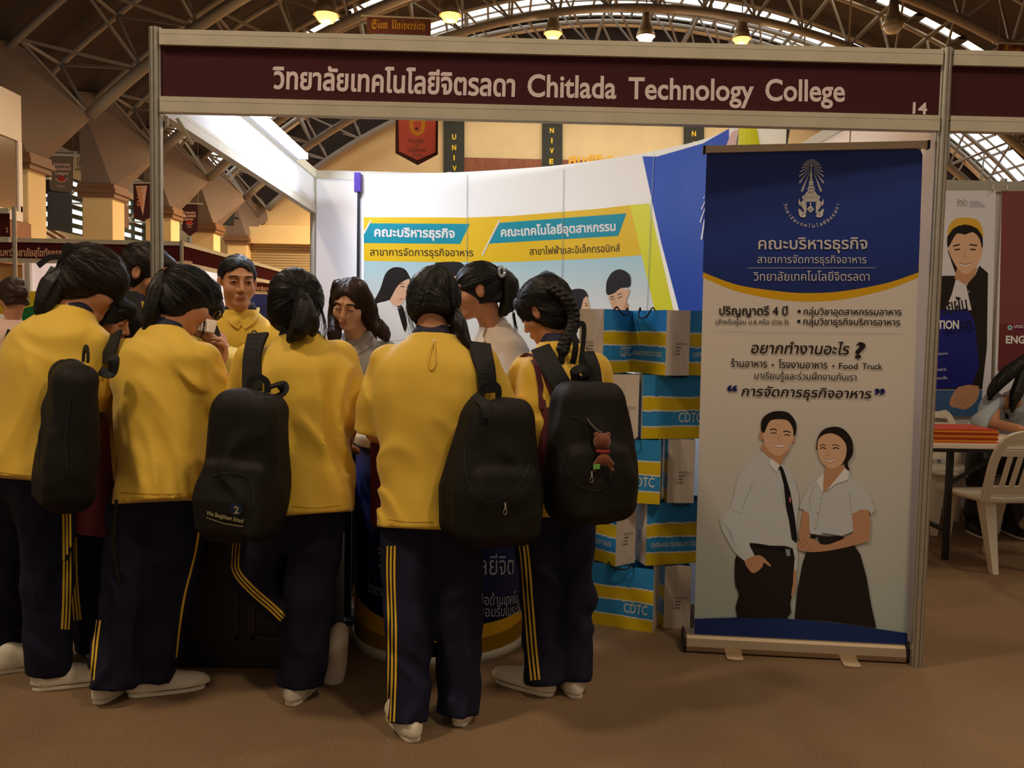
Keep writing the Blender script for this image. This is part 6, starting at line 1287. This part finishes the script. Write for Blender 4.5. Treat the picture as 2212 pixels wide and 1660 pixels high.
# ------------------------------------------------------------------ staff behind the counter and other visitors
def polo_details(t, sh, W, pts, m, name='placket', w=.03):
    r = [sh.trace(*q, .002) for q in pts]; mb = MB(); mb.ribbon([p for p, n in r], [n for p, n in r], w, .003); mb.obj(name, m, t)
def v_collar(t, sh, left, right, m, w=.045):
    for path in (left, right):
        r = [sh.trace(*q, .006) for q in path]; mb = MB(); mb.ribbon(spline([p for p, n in r], 4), spline([n for p, n in r], 4), w, .006); o = mb.obj('collar_flap', m, t); bevel(o, .002)
head = P(513, 610, .93); hem, neck = P(528, 985, 1.0), P(520, 668, .96)
t, sh, bd, W, B = student('man with short black hair in a yellow polo shirt, standing behind the desk, looking right', Z_(hem, 0), hem, neck, V(-.97, -.24, 0), PROF(.21, .2, .225, .225, .135),
    [(P(446, 716, .92), P(438, 800, .82), P(452, 840, .74), P(480, 808, .50), (.5, -.6, -.2), (.3, -.2, 1), 1, .9), (P(604, 716, .98), P(620, 810, .9), P(616, 850, .84), P(585, 850, .66), (-.5, -.6, -.1), (-.2, -.2, 1), -1, .7)], head, V(.46, -.88, -.06), V(0, 0, 1), 31.0, 1.14, face=True, shut=False, ears=True, col=M_COLLAR, group='people behind the desk and counter')
hr = SD(); hr.ext(head, .17)
def fh(p, C=head, B=B, s=1.14):
    q = ((p - C) @ B.T) / s; d = ell(q, (0, -.016, .036), (.081, .097, .086)); d = d - .003 * vn(q * 45) - .004 * vn(q * 16); d = -smin(-d, ell(q, (0, .125, .0), (.072, .09, .083)), .006); d = -smin(-d, ell(np.stack([np.abs(q[:, 0]), q[:, 1], q[:, 2]], 1), (.088, .01, -.03), (.03, .04, .05)), .006); d = np.maximum(d, (-.02 + .35 * (q[:, 1] - .02)) - q[:, 2]); return np.maximum(d, .012 - q[:, 2] - 1.2 * np.clip(.02 - q[:, 1], -.03, .06)) * s
hr.add(fh); hair_obj(t, hr, .0045, M_HAIR, head + V(.3, -.3, .3), 160, 8, .03)
v_collar(t, sh, [(496, 660), (502, 690), (520, 706)], [(552, 668), (544, 690), (523, 706)], M_YEL); polo_details(t, sh, W, [(522, 706), (524, 740), (526, 770)], M_YEL)
hp = lambda px, py, l=0: (lambda r: r[0] + r[1] * l)(sh.trace(px, py, .002)); pr = Print(hp, dl=.0005); pr.ell((549, 722), 7, 8, I_DARK); pr.ell((549, 722), 4, 5, I_THREAD); pr.line([(462, 686), (482, 686)], 2, I_DARK); pr.build_one('printed_crest', t)
leg = lambda x0, x1, Y, s, y=985: legs_sd([([P(x0, y, Y), Z_(P(x0, y, Y), .5), Z_(P(x0, y, Y), .06)], (.1, .08, .07)), ([P(x1, y, Y), Z_(P(x1, y, Y), .5), Z_(P(x1, y, Y), .06)], (.1, .08, .07))], P((x0 + x1) / 2, y - 20, Y), (.17, .13, .12), s)
def feet(t, x0, x1, Y, d):
    for x in (x0, x1): shoe(t, Z_(P(x, 985, Y), 0) - nrm(V(*d)) * .09, d, m=M_BLACK)
sd_obj('trousers', leg(500, 560, 1.0, 1), .011, M_NAVY, t)
for x in (500, 560): shoe(t, Z_(P(x, 985, 1.0), 0) + V(0, .08, 0), (.1, -1, 0), m=M_BLACK)
# woman with long brown hair leaning over the counter
head = P(757, 656, .78); hem, neck = P(790, 990, .98), P(772, 728, .86)
t, sh, bd, W, B = student('woman with long brown hair in a grey polo shirt behind the counter, looking down', Z_(hem, 0), hem, neck, V(-.98, .18, 0), PROF(.17, .165, .185, .185, .115),
    [(P(716, 770, .82), P(716, 850, .76), P(728, 880, .72), P(760, 905, .6), (.4, -.8, -.1), (0, 0, 1), 1, .6), (P(832, 765, .9), P(850, 850, .82), P(848, 870, .78), P(815, 905, .66), (-.4, -.8, 0), (0, 0, 1), -1, .6)], head, V(-.20, -.90, -.34), V(.05, -.3, .93), 37.0, 1.02, face=True, shut=True, skin=M_SKINL, shirt=M_GREYP, col=M_GREYP, group='people behind the desk and counter', ears=True)
hr = hair_sd(head, B, 1.03, (0, -.05, -.12), 1.03, low=-.05, seed=22, face=1.32, cover_ears=False)
tail_sd([W((-.06, .0, .085)), W((-.088, -.01, .0)), P(802, 690, .80), P(826, 716, .78), P(838, 736, .76)], [.03, .036, .04, .032, .006], 3, .005, hr); tail_sd([W((.06, .0, .085)), W((.086, -.015, .0)), W((.085, -.01, -.08)), P(722, 722, .74), P(716, 746, .74)], [.028, .026, .03, .034, .012], 5, .005, hr); tail_sd([W((0, -.08, .0)), W((-.03, -.09, -.1)), P(790, 740, .95)], [.06, .07, .05], 7, .004, hr)
hair_obj(t, hr, .005, M_HAIRB, head + V(0, .1, -.5), 360, 9, .16); v_collar(t, sh, [(748, 722), (742, 742), (752, 760)], [(798, 728), (790, 744), (764, 760)], M_GREYP); polo_details(t, sh, W, [(756, 752), (752, 770)], mat('pink_lining', (214, 140, 150), .6), 'collar_lining', .05); polo_details(t, sh, W, [(772, 742), (764, 762), (756, 790)], mat('lanyard_green', (170, 176, 70), .5), 'lanyard', .014)
sd_obj('trousers', leg(752, 806, .93, 2), .012, M_BLACK, t); feet(t, 752, 806, .93, (-.1, -1, 0))
# woman in a white polo turned left
head = P(1030, 628, .76); hem, neck = P(1092, 960, .92), P(1068, 702, .82)
t, sh, bd, W, B = student('woman with a ponytail in a white polo shirt behind the counter, in profile', Z_(hem, 0), hem, neck, V(-.45, .89, 0), PROF(.16, .165, .19, .18, .13),
    [(P(1106, 760, .72), P(1112, 840, .62), P(1106, 852, .6), P(1096, 838, .38), (-.3, -.85, .1), (.0, 0, 1), -1, .7), (P(1050, 750, .95), P(1030, 850, .85), P(1020, 870, .8), P(1000, 880, .65), (-.8, -.4, 0), (0, 0, 1), 1, .6)], head, V(-.97, -.10, -.16), V(-.15, 0, .98), 41.0, 1.14, face=True, shut=True, skin=M_SKIN, shirt=M_WHITES, col=M_WHITES, group='people behind the desk and counter', ears=True)
hr = hair_sd(head, B, 1.15, (.0, -.105, .045), 1.03, low=-.06, seed=25, face=.95, cover_ears=False); hair_obj(t, hr, .005, M_HAIR, P(1082, 590, .76), 260, 10)
pt = tail_sd([P(1080, 590, .76), P(1100, 615, .76), P(1098, 655, .76), P(1078, 682, .76)], [.034, .046, .044, .012], 9, .005); sd_obj('ponytail', pt, .005, M_HAIR, t)
mb = MB(); mb.tube([P(1084, 588, .72) + .022 * V(.6 * math.cos(a), -.3, math.sin(a)) for a in np.linspace(0, 6.3, 14)], .009, 6); mb.obj('hair_clip', mat('silver_clip', (190, 196, 210), .25, .6), t, True); v_collar(t, sh, [(1046, 706), (1058, 690), (1078, 684)], [(1046, 708), (1040, 730), (1044, 744)], M_WHITES)
sd_obj('trousers', leg(1070, 1110, .95, 3), .012, M_BLACK, t); feet(t, 1070, 1110, .95, (-1, -.3, 0))
# student at the far side of the desk lifting a phone
head = P(430, 655, .52); hem, neck = P(414, 960, .50), P(432, 712, .52)
t, sh, bd, W, B = student('student mostly hidden behind the desk, hand lifting a phone', Z_(hem, 0), hem, neck, V(-.6, -.8, 0), PROF(.15, .15, .16, .17, .12),
    [(P(466, 740, .52), P(492, 788, .42), P(484, 772, .44), P(446, 724, .22), (-.6, -.4, .6), (.5, -.6, .3), 1, 1.0), (P(410, 740, .7), P(400, 830, .6), P(404, 850, .56), P(430, 860, .4), (.4, -.8, 0), (0, 0, 1), -1, .7)], head, V(-.55, -.7, -.35), V(0, -.3, .9), 43.0, 1.0, face=True, shirt=M_YELP, group='people behind the desk and counter')
sd_obj('hair', hair_sd(head, B, 1.0, (0, -.1, 0), 1.03, low=-.1, seed=28), .006, M_HAIR, t); strap(t, sh, [(455, 712), (462, 740), (468, 775)], .05)
sd_obj('trousers', leg(396, 432, .52, 4), .013, M_NAVY, t); feet(t, 396, 432, .52, (-.6, -.8, 0))
tp = P(432, 702, .19); t = thing('phone', 'phone held up beside the glasses of the side-ponytail student', 'phone', tp); o = MB().bar(tp + V(-.06, 0, .012), tp + V(.06, .02, -.01), .009, .066, V(0, .6, .8)).obj('case', mat('phone_case', (226, 206, 190), .3), t); bevel(o, .003)
tp = P(1094, 852, .30); t = thing('phone', 'white phone in the hand of the girl with the braid', 'phone', tp); o = MB().bar(tp + V(-.05, -.03, .0), tp + V(.05, .05, .03), .066, .009, V(0, -.3, .9)).obj('case', mat('phone_white', (230, 232, 236), .2), t); bevel(o, .003)
# visitor at the far left edge in a pale shirt
head = P(28, 640, 2.6); hem, neck = P(10, 900, 2.6), P(20, 690, 2.6)
t, sh, bd, W, B = student('visitor in a pale pink shirt at the left picture edge, dark hair in a bun', Z_(hem, 0), hem, neck, V(.9, .4, 0), PROF(.18, .18, .2, .2, .12), [(P(-30, 730, 2.6), P(-40, 800, 2.6), P(-40, 830, 2.6), P(-20, 860, 2.3), (0, -1, 0), (0, 0, 1), 1, .6), (P(62, 730, 2.6), P(74, 800, 2.6), P(70, 830, 2.6), P(50, 860, 2.8), (0, 1, 0), (0, 0, 1), -1, .6)], head, V(-.8, .6, -.2), V(0, 0, 1), 47.0, 1.05, shirt=mat('shirt_pink', (232, 196, 176), .7), col=mat('lace', (210, 200, 190), .7), group='visitors farther away')
hr = hair_sd(head, B, 1.06, (0, -.1, .0), 1.05, low=-.07, seed=31); hr.ell(W((0, -.11, .0)), (.05, .04, .045), .02); sd_obj('hair', hr, .007, M_HAIRB, t); sd_obj('trousers', leg(-8, 36, 2.62, 5, 880), .013, M_BLACK, t); feet(t, -8, 36, 2.62, (-.7, .7, 0)); strap(t, sh, [(22, 715), (8, 750), (-4, 780)], .03)
# woman seated at the folding table
head = P(2236, 800, 2.5); hem, neck = P(2215, 1010, 2.75), P(2214, 838, 2.56)
t, sh, bd, W, B = student('woman in a pale blue shirt seated at the folding table, long dark hair', Z_(hem, 0), hem, neck, V(-.95, .2, 0), PROF(.2, .18, .2, .2, .12), [(P(2146, 868, 2.5), P(2128, 915, 2.36), P(2138, 918, 2.34), P(2200, 926, 2.16), (.9, -.3, 0), (0, -.2, 1), 1, .5), (P(2290, 868, 2.6), P(2310, 920, 2.4), P(2304, 920, 2.4), P(2270, 926, 2.16), (-.9, -.3, 0), (0, -.2, 1), -1, .5)], head, V(.3, -.8, -.5), V(0, -.4, .9), 53.0, 1.05, shirt=mat('shirt_paleblue', (176, 186, 196), .7), col=mat('shirt_paleblue', (176, 186, 196), .7), group='visitors farther away')
hr = hair_sd(head, B, 1.06, (0, -.1, 0), 1.05, low=-.1, seed=33); tail_sd([P(2220, 775, 2.46), P(2180, 805, 2.4), P(2150, 835, 2.38), P(2136, 858, 2.38)], [.04, .05, .04, .01], 4, .005, hr); tail_sd([P(2215, 800, 2.42), P(2196, 850, 2.36), P(2186, 890, 2.34)], [.04, .04, .01], 6, .005, hr); hair_obj(t, hr, .006, M_HAIR, P(2140, 880, 2.36), 200, 11, .2)
polo_details(t, sh, W, [(2170, 850), (2172, 880), (2176, 905)], M_WEB, 'bag_strap', .022)
lg = legs_sd([([P(2190, 1010, 2.75), V(4.72, 2.42, .52), V(4.72, 2.44, .07)], (.1, .08, .055)), ([P(2240, 1010, 2.75), V(4.98, 2.42, .52), V(4.98, 2.44, .07)], (.1, .08, .055))], P(2215, 1000, 2.75), (.18, .14, .12), 8); sd_obj('trousers', lg, .013, M_BLACK, t); [shoe(t, V(x, 2.50, 0), (0, -1, 0), m=M_BLACK) for x in (4.72, 4.98)]
plastic_chair(5.12, 2.66, -4, 'white plastic chair under the woman in pale blue')
# ------------------------------------------------------------------ far things in the hall: banners, drapes, speakers, fan, booths at the left
def vhit(Y): return plane_hit((0, Y, 0), (0, -1, 0))
def hang(poly, Y, m, name, label, cat, draw=None, z=None, group=None, th=.012, rod=True):
    """cloth banner traced from photo corners, hung from a rod at depth Y"""
    q = [P(*p, Y) for p in poly]; t = thing(name, label, cat, sum(q) / len(q), group); MB().prism(q, V(0, th, 0)).obj('cloth', m, t)
    if rod: mb = MB(); a, b = q[0], q[1]; mb.tube([a + V(-.12, 0, .02), b + V(.12, 0, .02)], .018, 6); mb.obj('rod', M_ALU2, t); mb = MB(); [mb.tube([e, V(e[0], e[1], HZ + math.sqrt(RD ** 2 - (e[0] - HX) ** 2) - .02)], .006, 4) for e in (a + V(0, 0, .02), b + V(0, 0, .02))]; mb.obj('hanging_wire', M_STEEL, t)
    if draw: pr = Print(vhit(Y - .004), dl=.002); draw(pr); pr.build_one('printed_front', t)
    return t
I_GOTH = ink('goth_gold', (232, 170, 52)); I_LBLUE = ink('light_blue', (128, 186, 206)); I_BROWN = ink('banner_brown', (74, 38, 28)); I_DRAPE = ink('drape_green', (62, 58, 42)); I_LETY = ink('letter_yellow', (240, 190, 40)); I_ROSE = ink('pennant_rose', (222, 104, 92)); I_DKRED = ink('pennant_dark', (72, 30, 30)); I_PALE = ink('pale_text', (226, 176, 150)); I_GREYB = ink('banner_grey', (128, 108, 88)); I_ORG = ink('orange_text', (214, 130, 70)); I_RED = ink('red_mark', (196, 60, 40))
M_BRB = mat('banner_cloth_brown', (112, 62, 46), .8, bump=.2, bscale=6, stretch=(8, 1, .5))
def d1(pr): pr.poly([(806, 73), (919, 76), (919, 170), (806, 168)], I_LBLUE); pr.text('𝕾𝖎𝖆𝖒', (803, 62), (838, 62), 27, I_GOTH); pr.text('𝖀𝖓𝖎𝖛𝖊𝖗𝖘𝖎𝖙𝖞', (846, 62), (918, 65), 27, I_GOTH)
hang([(793, 36), (931, 42), (929, 200), (791, 196)], 14.5, M_BRB, 'hanging_banner', 'brown hanging banner with gold blackletter lettering above the sign, left of the lamps', 'banner', d1, group='university banners under the roof')
def d2(pr): pr.poly([(2174, 134), (2300, 138), (2300, 230), (2172, 226)], I_LBLUE); pr.text('𝕾𝖎𝖆𝖒', (2167, 117), (2206, 119), 27, I_GOTH); pr.text('𝖀𝖓𝖎𝖛𝖊𝖗𝖘𝖎𝖙𝖞', (2216, 119), (2296, 123), 27, I_GOTH)
hang([(2157, 95), (2312, 100), (2310, 262), (2155, 257)], 14.5, M_BRB, 'hanging_banner', 'brown hanging banner with gold blackletter lettering cut by the right picture edge', 'banner', d2, group='university banners under the roof')
def d3(pr):
    pr.poly([(860, 205), (942, 208), (940, 329), (902, 346), (862, 327)], I_ROSE); pr.poly([(884, 262), (890, 258), (913, 258), (919, 264), (915, 286), (902, 293), (888, 286)], I_GOTH, 2); pr.poly([(892, 262), (911, 262), (909, 282), (902, 286), (894, 282)], I_ROSE); pr.poly([(896, 280), (900, 274), (904, 280)], I_DARK)
    for s_, y, a, b in (('Faculty', 308, 882, 917), ('of', 318, 896, 905), ('Liberal', 328, 881, 919), ('Arts', 339, 890, 912)): pr.text(s_, (a, y), (b, y), 13, ink('rose_text', (168, 96, 84)), .03)
hang([(855, 200), (947, 203), (946, 334), (902, 357), (854, 331)], 17.5, I_DKRED, 'pennant', 'pink pennant with a dark border and gold shield hanging in front of the end wall', 'banner', d3)
for nm, x0, x1, letters, lab in (('U', 958, 1003, [('U', 968, 0), ('U', 981, 301), ('N', 981, 324), ('I', 981, 346), ('V', 982, 369), ('E', 982, 392)], 'dark drape with yellow letters U N I V on the end wall, leftmost of three'), ('N', 1171, 1215, [('N', 1192, 287), ('I', 1192, 309), ('V', 1192, 331), ('E', 1191, 354), ('R', 1191, 374)], 'dark drape with yellow letters N I V E R, middle drape of the end wall'), ('S', 1477, 1521, [('N', 1499, 294), ('I', 1499, 316), ('V', 1499, 338)], 'dark drape with yellow letter N, rightmost of three on the end wall')):
    Y = YE - .1
    def dr(pr, letters=letters):
        for c, x, y in letters:
            if y: pr.text(c, (x - (1.5 if c == 'I' else 4.5), y), (x + (1.5 if c == 'I' else 4.5), y), 15, I_LETY, .04)
    hang([(x0, 215), (x1, 216), (x1, 470), (x0, 470)], Y, mat('drape_cloth', (58, 54, 40), .85, bump=.3, bscale=5, stretch=(12, 1, .3)), 'drape', lab, 'drape', dr, rod=False, group='lettered drapes on the end wall')
p = Print(vhit(YE - .09), dl=.003); p.text('ศูนย์กีฬามหาวิทยาลัย', (1228, 354), (1480, 360), 27, I_GOTH, .04); t = thing('wall_lettering', 'gold lettering on the red wood strip of the end wall', 'sign', P(1280, 360, YE)); p.build('lettering', t)
# banners along the left wall
def d4(pr):
    for k, (s_, a, b) in enumerate((('University', 111, 153), ('Basketball', 111, 153), ('League', 119, 149))): pr.text(s_, (a, 358 + k * 9.5), (b, 358.5 + k * 9.5), 9.5, I_PALE, .05)
    pr.ell((133, 387), 8, 7, I_RED); pr.line([(120, 385), (128, 393), (138, 393), (147, 385)], 2.2, I_PALE); pr.line([(123, 402), (142, 403)], 1.5, I_PALE)
hang([(105, 329), (158, 330), (157, 408), (132, 427), (107, 407)], 15.9, I_GREYB, 'hanging_banner', 'grey brown pointed banner hanging above the black loudspeaker, red mark', 'banner', d4, group='pointed banners along the left wall')
def d5(pr): pr.poly([(293, 402), (318, 401), (309, 466)], I_PALE); pr.text('SIAM', (308, 446), (308, 406), 17, I_ORG, .03)
hang([(288, 397), (327, 397), (325, 470), (307, 478), (289, 470)], 18.6, I_DKRED, 'hanging_banner', 'dark banner with a pale triangle hanging left of the booth post', 'banner', d5, group='pointed banners along the left wall')
def d6(pr):
    for k in range(3): pr.text(('University', 'Basketball', 'League')[k], (397, 462 + k * 7), (423 - (k == 2) * 6, 462 + k * 7), 8, I_PALE, .05)
    pr.ell((409, 480), 6, 5, I_RED); pr.line([(402, 483), (409, 488), (417, 483)], 1.6, I_PALE); pr.line([(404, 491), (415, 491)], 1.2, I_PALE)
hang([(393, 441), (428, 442), (427, 498), (410, 511), (393, 497)], 21.6, I_DKRED, 'hanging_banner', 'dark maroon pointed banner hanging right of the booth post, before a cream column', 'banner', d6, group='pointed banners along the left wall')
def speaker(px, py, Y, h, label, yaw=.5, tilt=.22, br=(-.2, -.7, .02)):
    c = P(px, py, Y); t = thing('loudspeaker', label, 'loudspeaker', c, 'loudspeakers on the left wall'); f = nrm(V(math.sin(yaw), -math.cos(yaw), -tilt)); s = nrm(np.cross(f, V(0, 0, 1))); u = np.cross(s, f); w = h * .58; d = h * .5
    q = lambda x, y, z: c + s * x * w / 2 + f * y * d / 2 + u * z * h / 2
    mb = MB(); mb.add([q(*k) for k in ((-1, 1, -1), (1, 1, -1), (1, 1, 1), (-1, 1, 1), (-.6, -1, -1), (.6, -1, -1), (.6, -1, 1), (-.6, -1, 1))], [(0, 1, 2, 3), (5, 4, 7, 6), (4, 0, 3, 7), (1, 5, 6, 2), (3, 2, 6, 7), (4, 5, 1, 0)]); bevel(mb.obj('cabinet', M_BLACK, t), .01)
    mb = MB(); mb.prism([q(x, 1, z) + f * .004 for x, z in ((-.9, -.92), (.9, -.92), (.9, .92), (-.9, .92))], f * .01); mb.obj('grille', mat('speaker_grille', (34, 32, 32), .6, bump=.3, bscale=300), t)
    mb = MB(); mb.tube([c - f * d / 2, c - f * d / 2 + V(*br) * .4, c - f * d / 2 + V(*br)], .03, 6); mb.obj('bracket', M_BLACK, t)
speaker(128, 456, 13.5, .72, 'black loudspeaker tilted down under the grey brown banner'); speaker(492, 466, 24.9, .6, 'small black loudspeaker high on the far left wall, before the shutter', .6, .2, (.15, .85, 0)); speaker(103, 390, 17.0, .6, 'dark loudspeaker half hidden behind the grey brown banner', .5)
c = P(190, 354, 17.2); t = thing('wall_fan', 'round wire wall fan between the two nearest columns', 'fan', c); f = nrm(V(.75, -.6, -.2)); s = nrm(np.cross(f, V(0, 0, 1))); u = np.cross(s, f); mb = MB()
for r in (.17, .24, .27): mb.tube([c + (s * math.cos(a) + u * math.sin(a)) * r + f * (.06 if r < .25 else .03) for a in np.linspace(0, 6.3, 26)], .006 if r < .25 else .012, 5)
for k in range(16): a = k * math.pi / 8; mb.tube([c + f * .08, c + (s * math.cos(a) + u * math.sin(a)) * .27 + f * .03], .004, 4)
mb.obj('guard', M_STEEL, t); mb = MB()
for k in range(3):
    a = k * 2.1; e, g = s * math.cos(a) + u * math.sin(a), -s * math.sin(a) + u * math.cos(a); mb.prism([c + e * .03 + g * .01, c + e * .22 + g * .08 + f * .02, c + e * .2 - g * .09, c + e * .03 - g * .02], f * .008)
mb.obj('blades', mat('fan_blade', (90, 92, 90), .4), t); mb = MB(); mb.lathe(c, [(.05, -.16), (.07, -.05), (.05, .04), (.0, .06)], 12, ax=(s, u, f)); mb.tube([c - f * .12, c - f * .12 + V(-.1, .05, -.1), c - f * .12 + V(-.3, .12, -.14)], .02, 6); mb.obj('motor', M_STEEL, t)
for px, py, Y, lab in ((266, 450, 17.2, 'brown framed board on the side of the second column'), (467, 514, 24.6, 'dark framed board on the side of the fourth column')):
    c = P(px, py, Y); tag(MB().box(c + V(-.03, -.25, -.45), c + V(.03, .25, .45)).obj('wall_board', mat('board_brown', (96, 62, 40), .6)), lab, 'board')
# mezzanine cabin high on the left wall
t = thing('mezzanine_cabin', 'white glazed cabin projecting from the left wall above the booths, wood panel below', 'cabin', (-7.9, 9, 2.7)); M_CAB = mat('cabin_white', (232, 214, 196), .7); XC = -6.9
cz = lambda py, px=30: PX(px, py, XC)[2]
zb, zs_, zw, zt_ = cz(478, 40), cz(457, 40), cz(305, 40), cz(205, 40)
mb = MB(); mb.box((-9.2, 5, zw), (XC, 11.9, zt_)); mb.box((-9.2, 5, zb), (XC, 11.9, zs_)); mb.obj('parapet', M_CAB, t)
mb = MB()
for y in (5.05, 6.5, 8.0, 9.5, 10.75, 11.85): mb.box((XC - .06, y - .06, zs_), (XC, y + .06, zw))
mb.box((-9.2, 11.84, zs_), (XC, 11.9, zs_ + .1)); mb.obj('window_frame', M_CAB, t)
for k, (a, b) in enumerate(((5.1, 6.45), (6.55, 7.95), (8.05, 9.45), (9.55, 10.7), (10.8, 11.8))): MB().box((XC - .04, a, zs_), (XC - .03, b, zw)).obj('window_pane', mat('dusky_glass', (120, 98, 74), .12, spec=.6), t)
MB().box((-9.2, 5, zb - .75), (XC - .02, 12.2, zb)).obj('wood_panel', M_WOOD, t)
mb = MB()
for a, b in ((P(95, 488, 14), P(140, 515, 14)), (P(95, 500, 14), P(125, 518, 14)), (P(97, 487, 14), P(97, 520, 14))): mb.tube([a, b], .025, 6)
mb.tube([P(97, 520, 14), P(97, 520, 14) * V(1, 1, 0)], .025, 6); tag(mb.obj('stair_rail', M_WOOD), 'brown stair handrail on the left wall above the booth row', 'handrail')
# booth row at the left
M_MATTE = mat('maroon_matte', (80, 36, 36), 1.0, spec=0.0)
def sign_text(s_, pa, pb, h, Y, m=None):
    def pf(t, a, b, n): pr = Print(vhit(Y - .02), dl=.002); [pr.text(*q, m or I_PALE, .03) for q in s_]; pr.build('lettering', t)
    return pf
x0, x1 = P(-160, 540, 8.75)[0], P(392, 545, 8.75)[0]
fascia('sign_fascia', (x0, 8.75), (x1, 8.75), 2.16, 2.5, 'maroon sign with pale lettering over the booth row behind the leftmost student', M_MATTE, prints=sign_text([('บมหาวิทยาลัยสุโขทัยธรรมาธิราช', (-8, 553), (178, 555), 22)], 0, 0, 0, 8.75))
fascia('sign_fascia', (P(-200, 480, 6.5)[0], 6.5), (P(25, 480, 6.5)[0], 6.5), 2.24, 2.62, 'maroon sign with number 2 at the left picture edge', M_MATTE, prints=sign_text([('2', (13, 502), (18, 502), 14)], 0, 0, 0, 6.5))
booth_post(P(25, 480, 6.5)[0] + .03, 6.5, 2.64, 'slim aluminium post under the number 2 sign'); booth_post(x1, 8.75, 2.52, 'aluminium corner post of the booth row behind the students')
booth_post(x1, 11.3, 2.52, 'aluminium post in the receding booth row left of the man in yellow polo')
def side_t(t, a, b, n): pr = Print(plane_hit(a + V(.03, 0, 0), (1, 0, 0)), dl=.002); pr.text('นครนายก', (396, 572), (414, 575), 17, I_PALE, .03); pr.build('lettering', t)
fascia('sign_fascia', (x1, 8.77), (x1, 11.28), 2.16, 2.5, 'maroon sign receding along the booth row right of the left post', M_MATTE, prints=side_t)
fascia('sign_fascia', (x1, 11.32), (x1, 15.5), 2.16, 2.5, 'farther maroon sign of the receding booth row beside the head of the man', M_MATTE)
def far_t(t, a, b, n): pr = Print(vhit(19.97), dl=.003); pr.text('วิทยาลัยราชภัฏ', (548, 627), (590, 629), 12, I_PALE, .03); pr.build('lettering', t)
fascia('sign_fascia', (P(470, 620, 20)[0], 20), (P(680, 620, 20)[0], 20), 2.2, 2.55, 'far maroon sign under the roller shutter behind the man', M_MATTE, prints=far_t)
t = thing('booth_wall', 'blue back wall of the far booth below the shutter', 'booth', P(560, 680, 20.6)); MB().box((P(470, 640, 20.5)[0], 20.5, 0), (P(690, 640, 20.5)[0], 20.56, 2.2)).obj('panel', mat('booth_blue', (44, 60, 150), .6), t); o = MB().box((P(478, 600, 20)[0], 19.8, 2.56), (P(505, 600, 20)[0], 20, 2.66)).obj('light_box', glow('booth_light', (210, 220, 255), 3), t)
t = thing('booth_wall', 'pale pink back wall of the booth under the sign at far left', 'booth', (x0, 11, 0)); MB().box((x0, 11.2, 0), (x1 - .1, 11.26, 2.4)).obj('panel', mat('booth_pink', (232, 214, 214), .6, emit=(232, 214, 214), estr=0.0), t)
mb = MB()
for px in (200, 62): q = P(px, 560, 11.15); mb.box((q[0] - .03, 11.12, 0), (q[0] + .03, 11.2, 2.4))
mb.obj('post', M_ALU, t); lamp('booth_tube', 'AREA', (-4.5, 9.6, 2.35), 60, (1, .95, .9), 1.6, (-4.5, 10.9, 1.2), sizey=.1)
c = P(85, 640, 9.6); t = thing('booth_display', 'yellow and green rounded display inside the left booth', 'display', (c[0], 9.6, 0)); mb = MB(); a_ = [(c[0] + 1.0 * math.cos(a), 9.6, 1.25 + .55 * math.sin(a)) for a in np.linspace(0, math.pi, 20)]
mb.prism(a_ + [(c[0] - 1.0, 9.6, 0), (c[0] + 1.0, 9.6, 0)], V(0, .06, 0)); mb.obj('yellow_board', mat('display_yellow', (240, 200, 30), .5), t)
mb = MB(); mb.prism([(c[0] + .15 + .75 * math.cos(a), 9.55, 1.1 + .5 * math.sin(a)) for a in np.linspace(0, math.pi, 20)] + [(c[0] - .6, 9.55, 0), (c[0] + .9, 9.55, 0)], V(0, .04, 0)); mb.obj('green_board', mat('display_green', (30, 130, 70), .5), t)
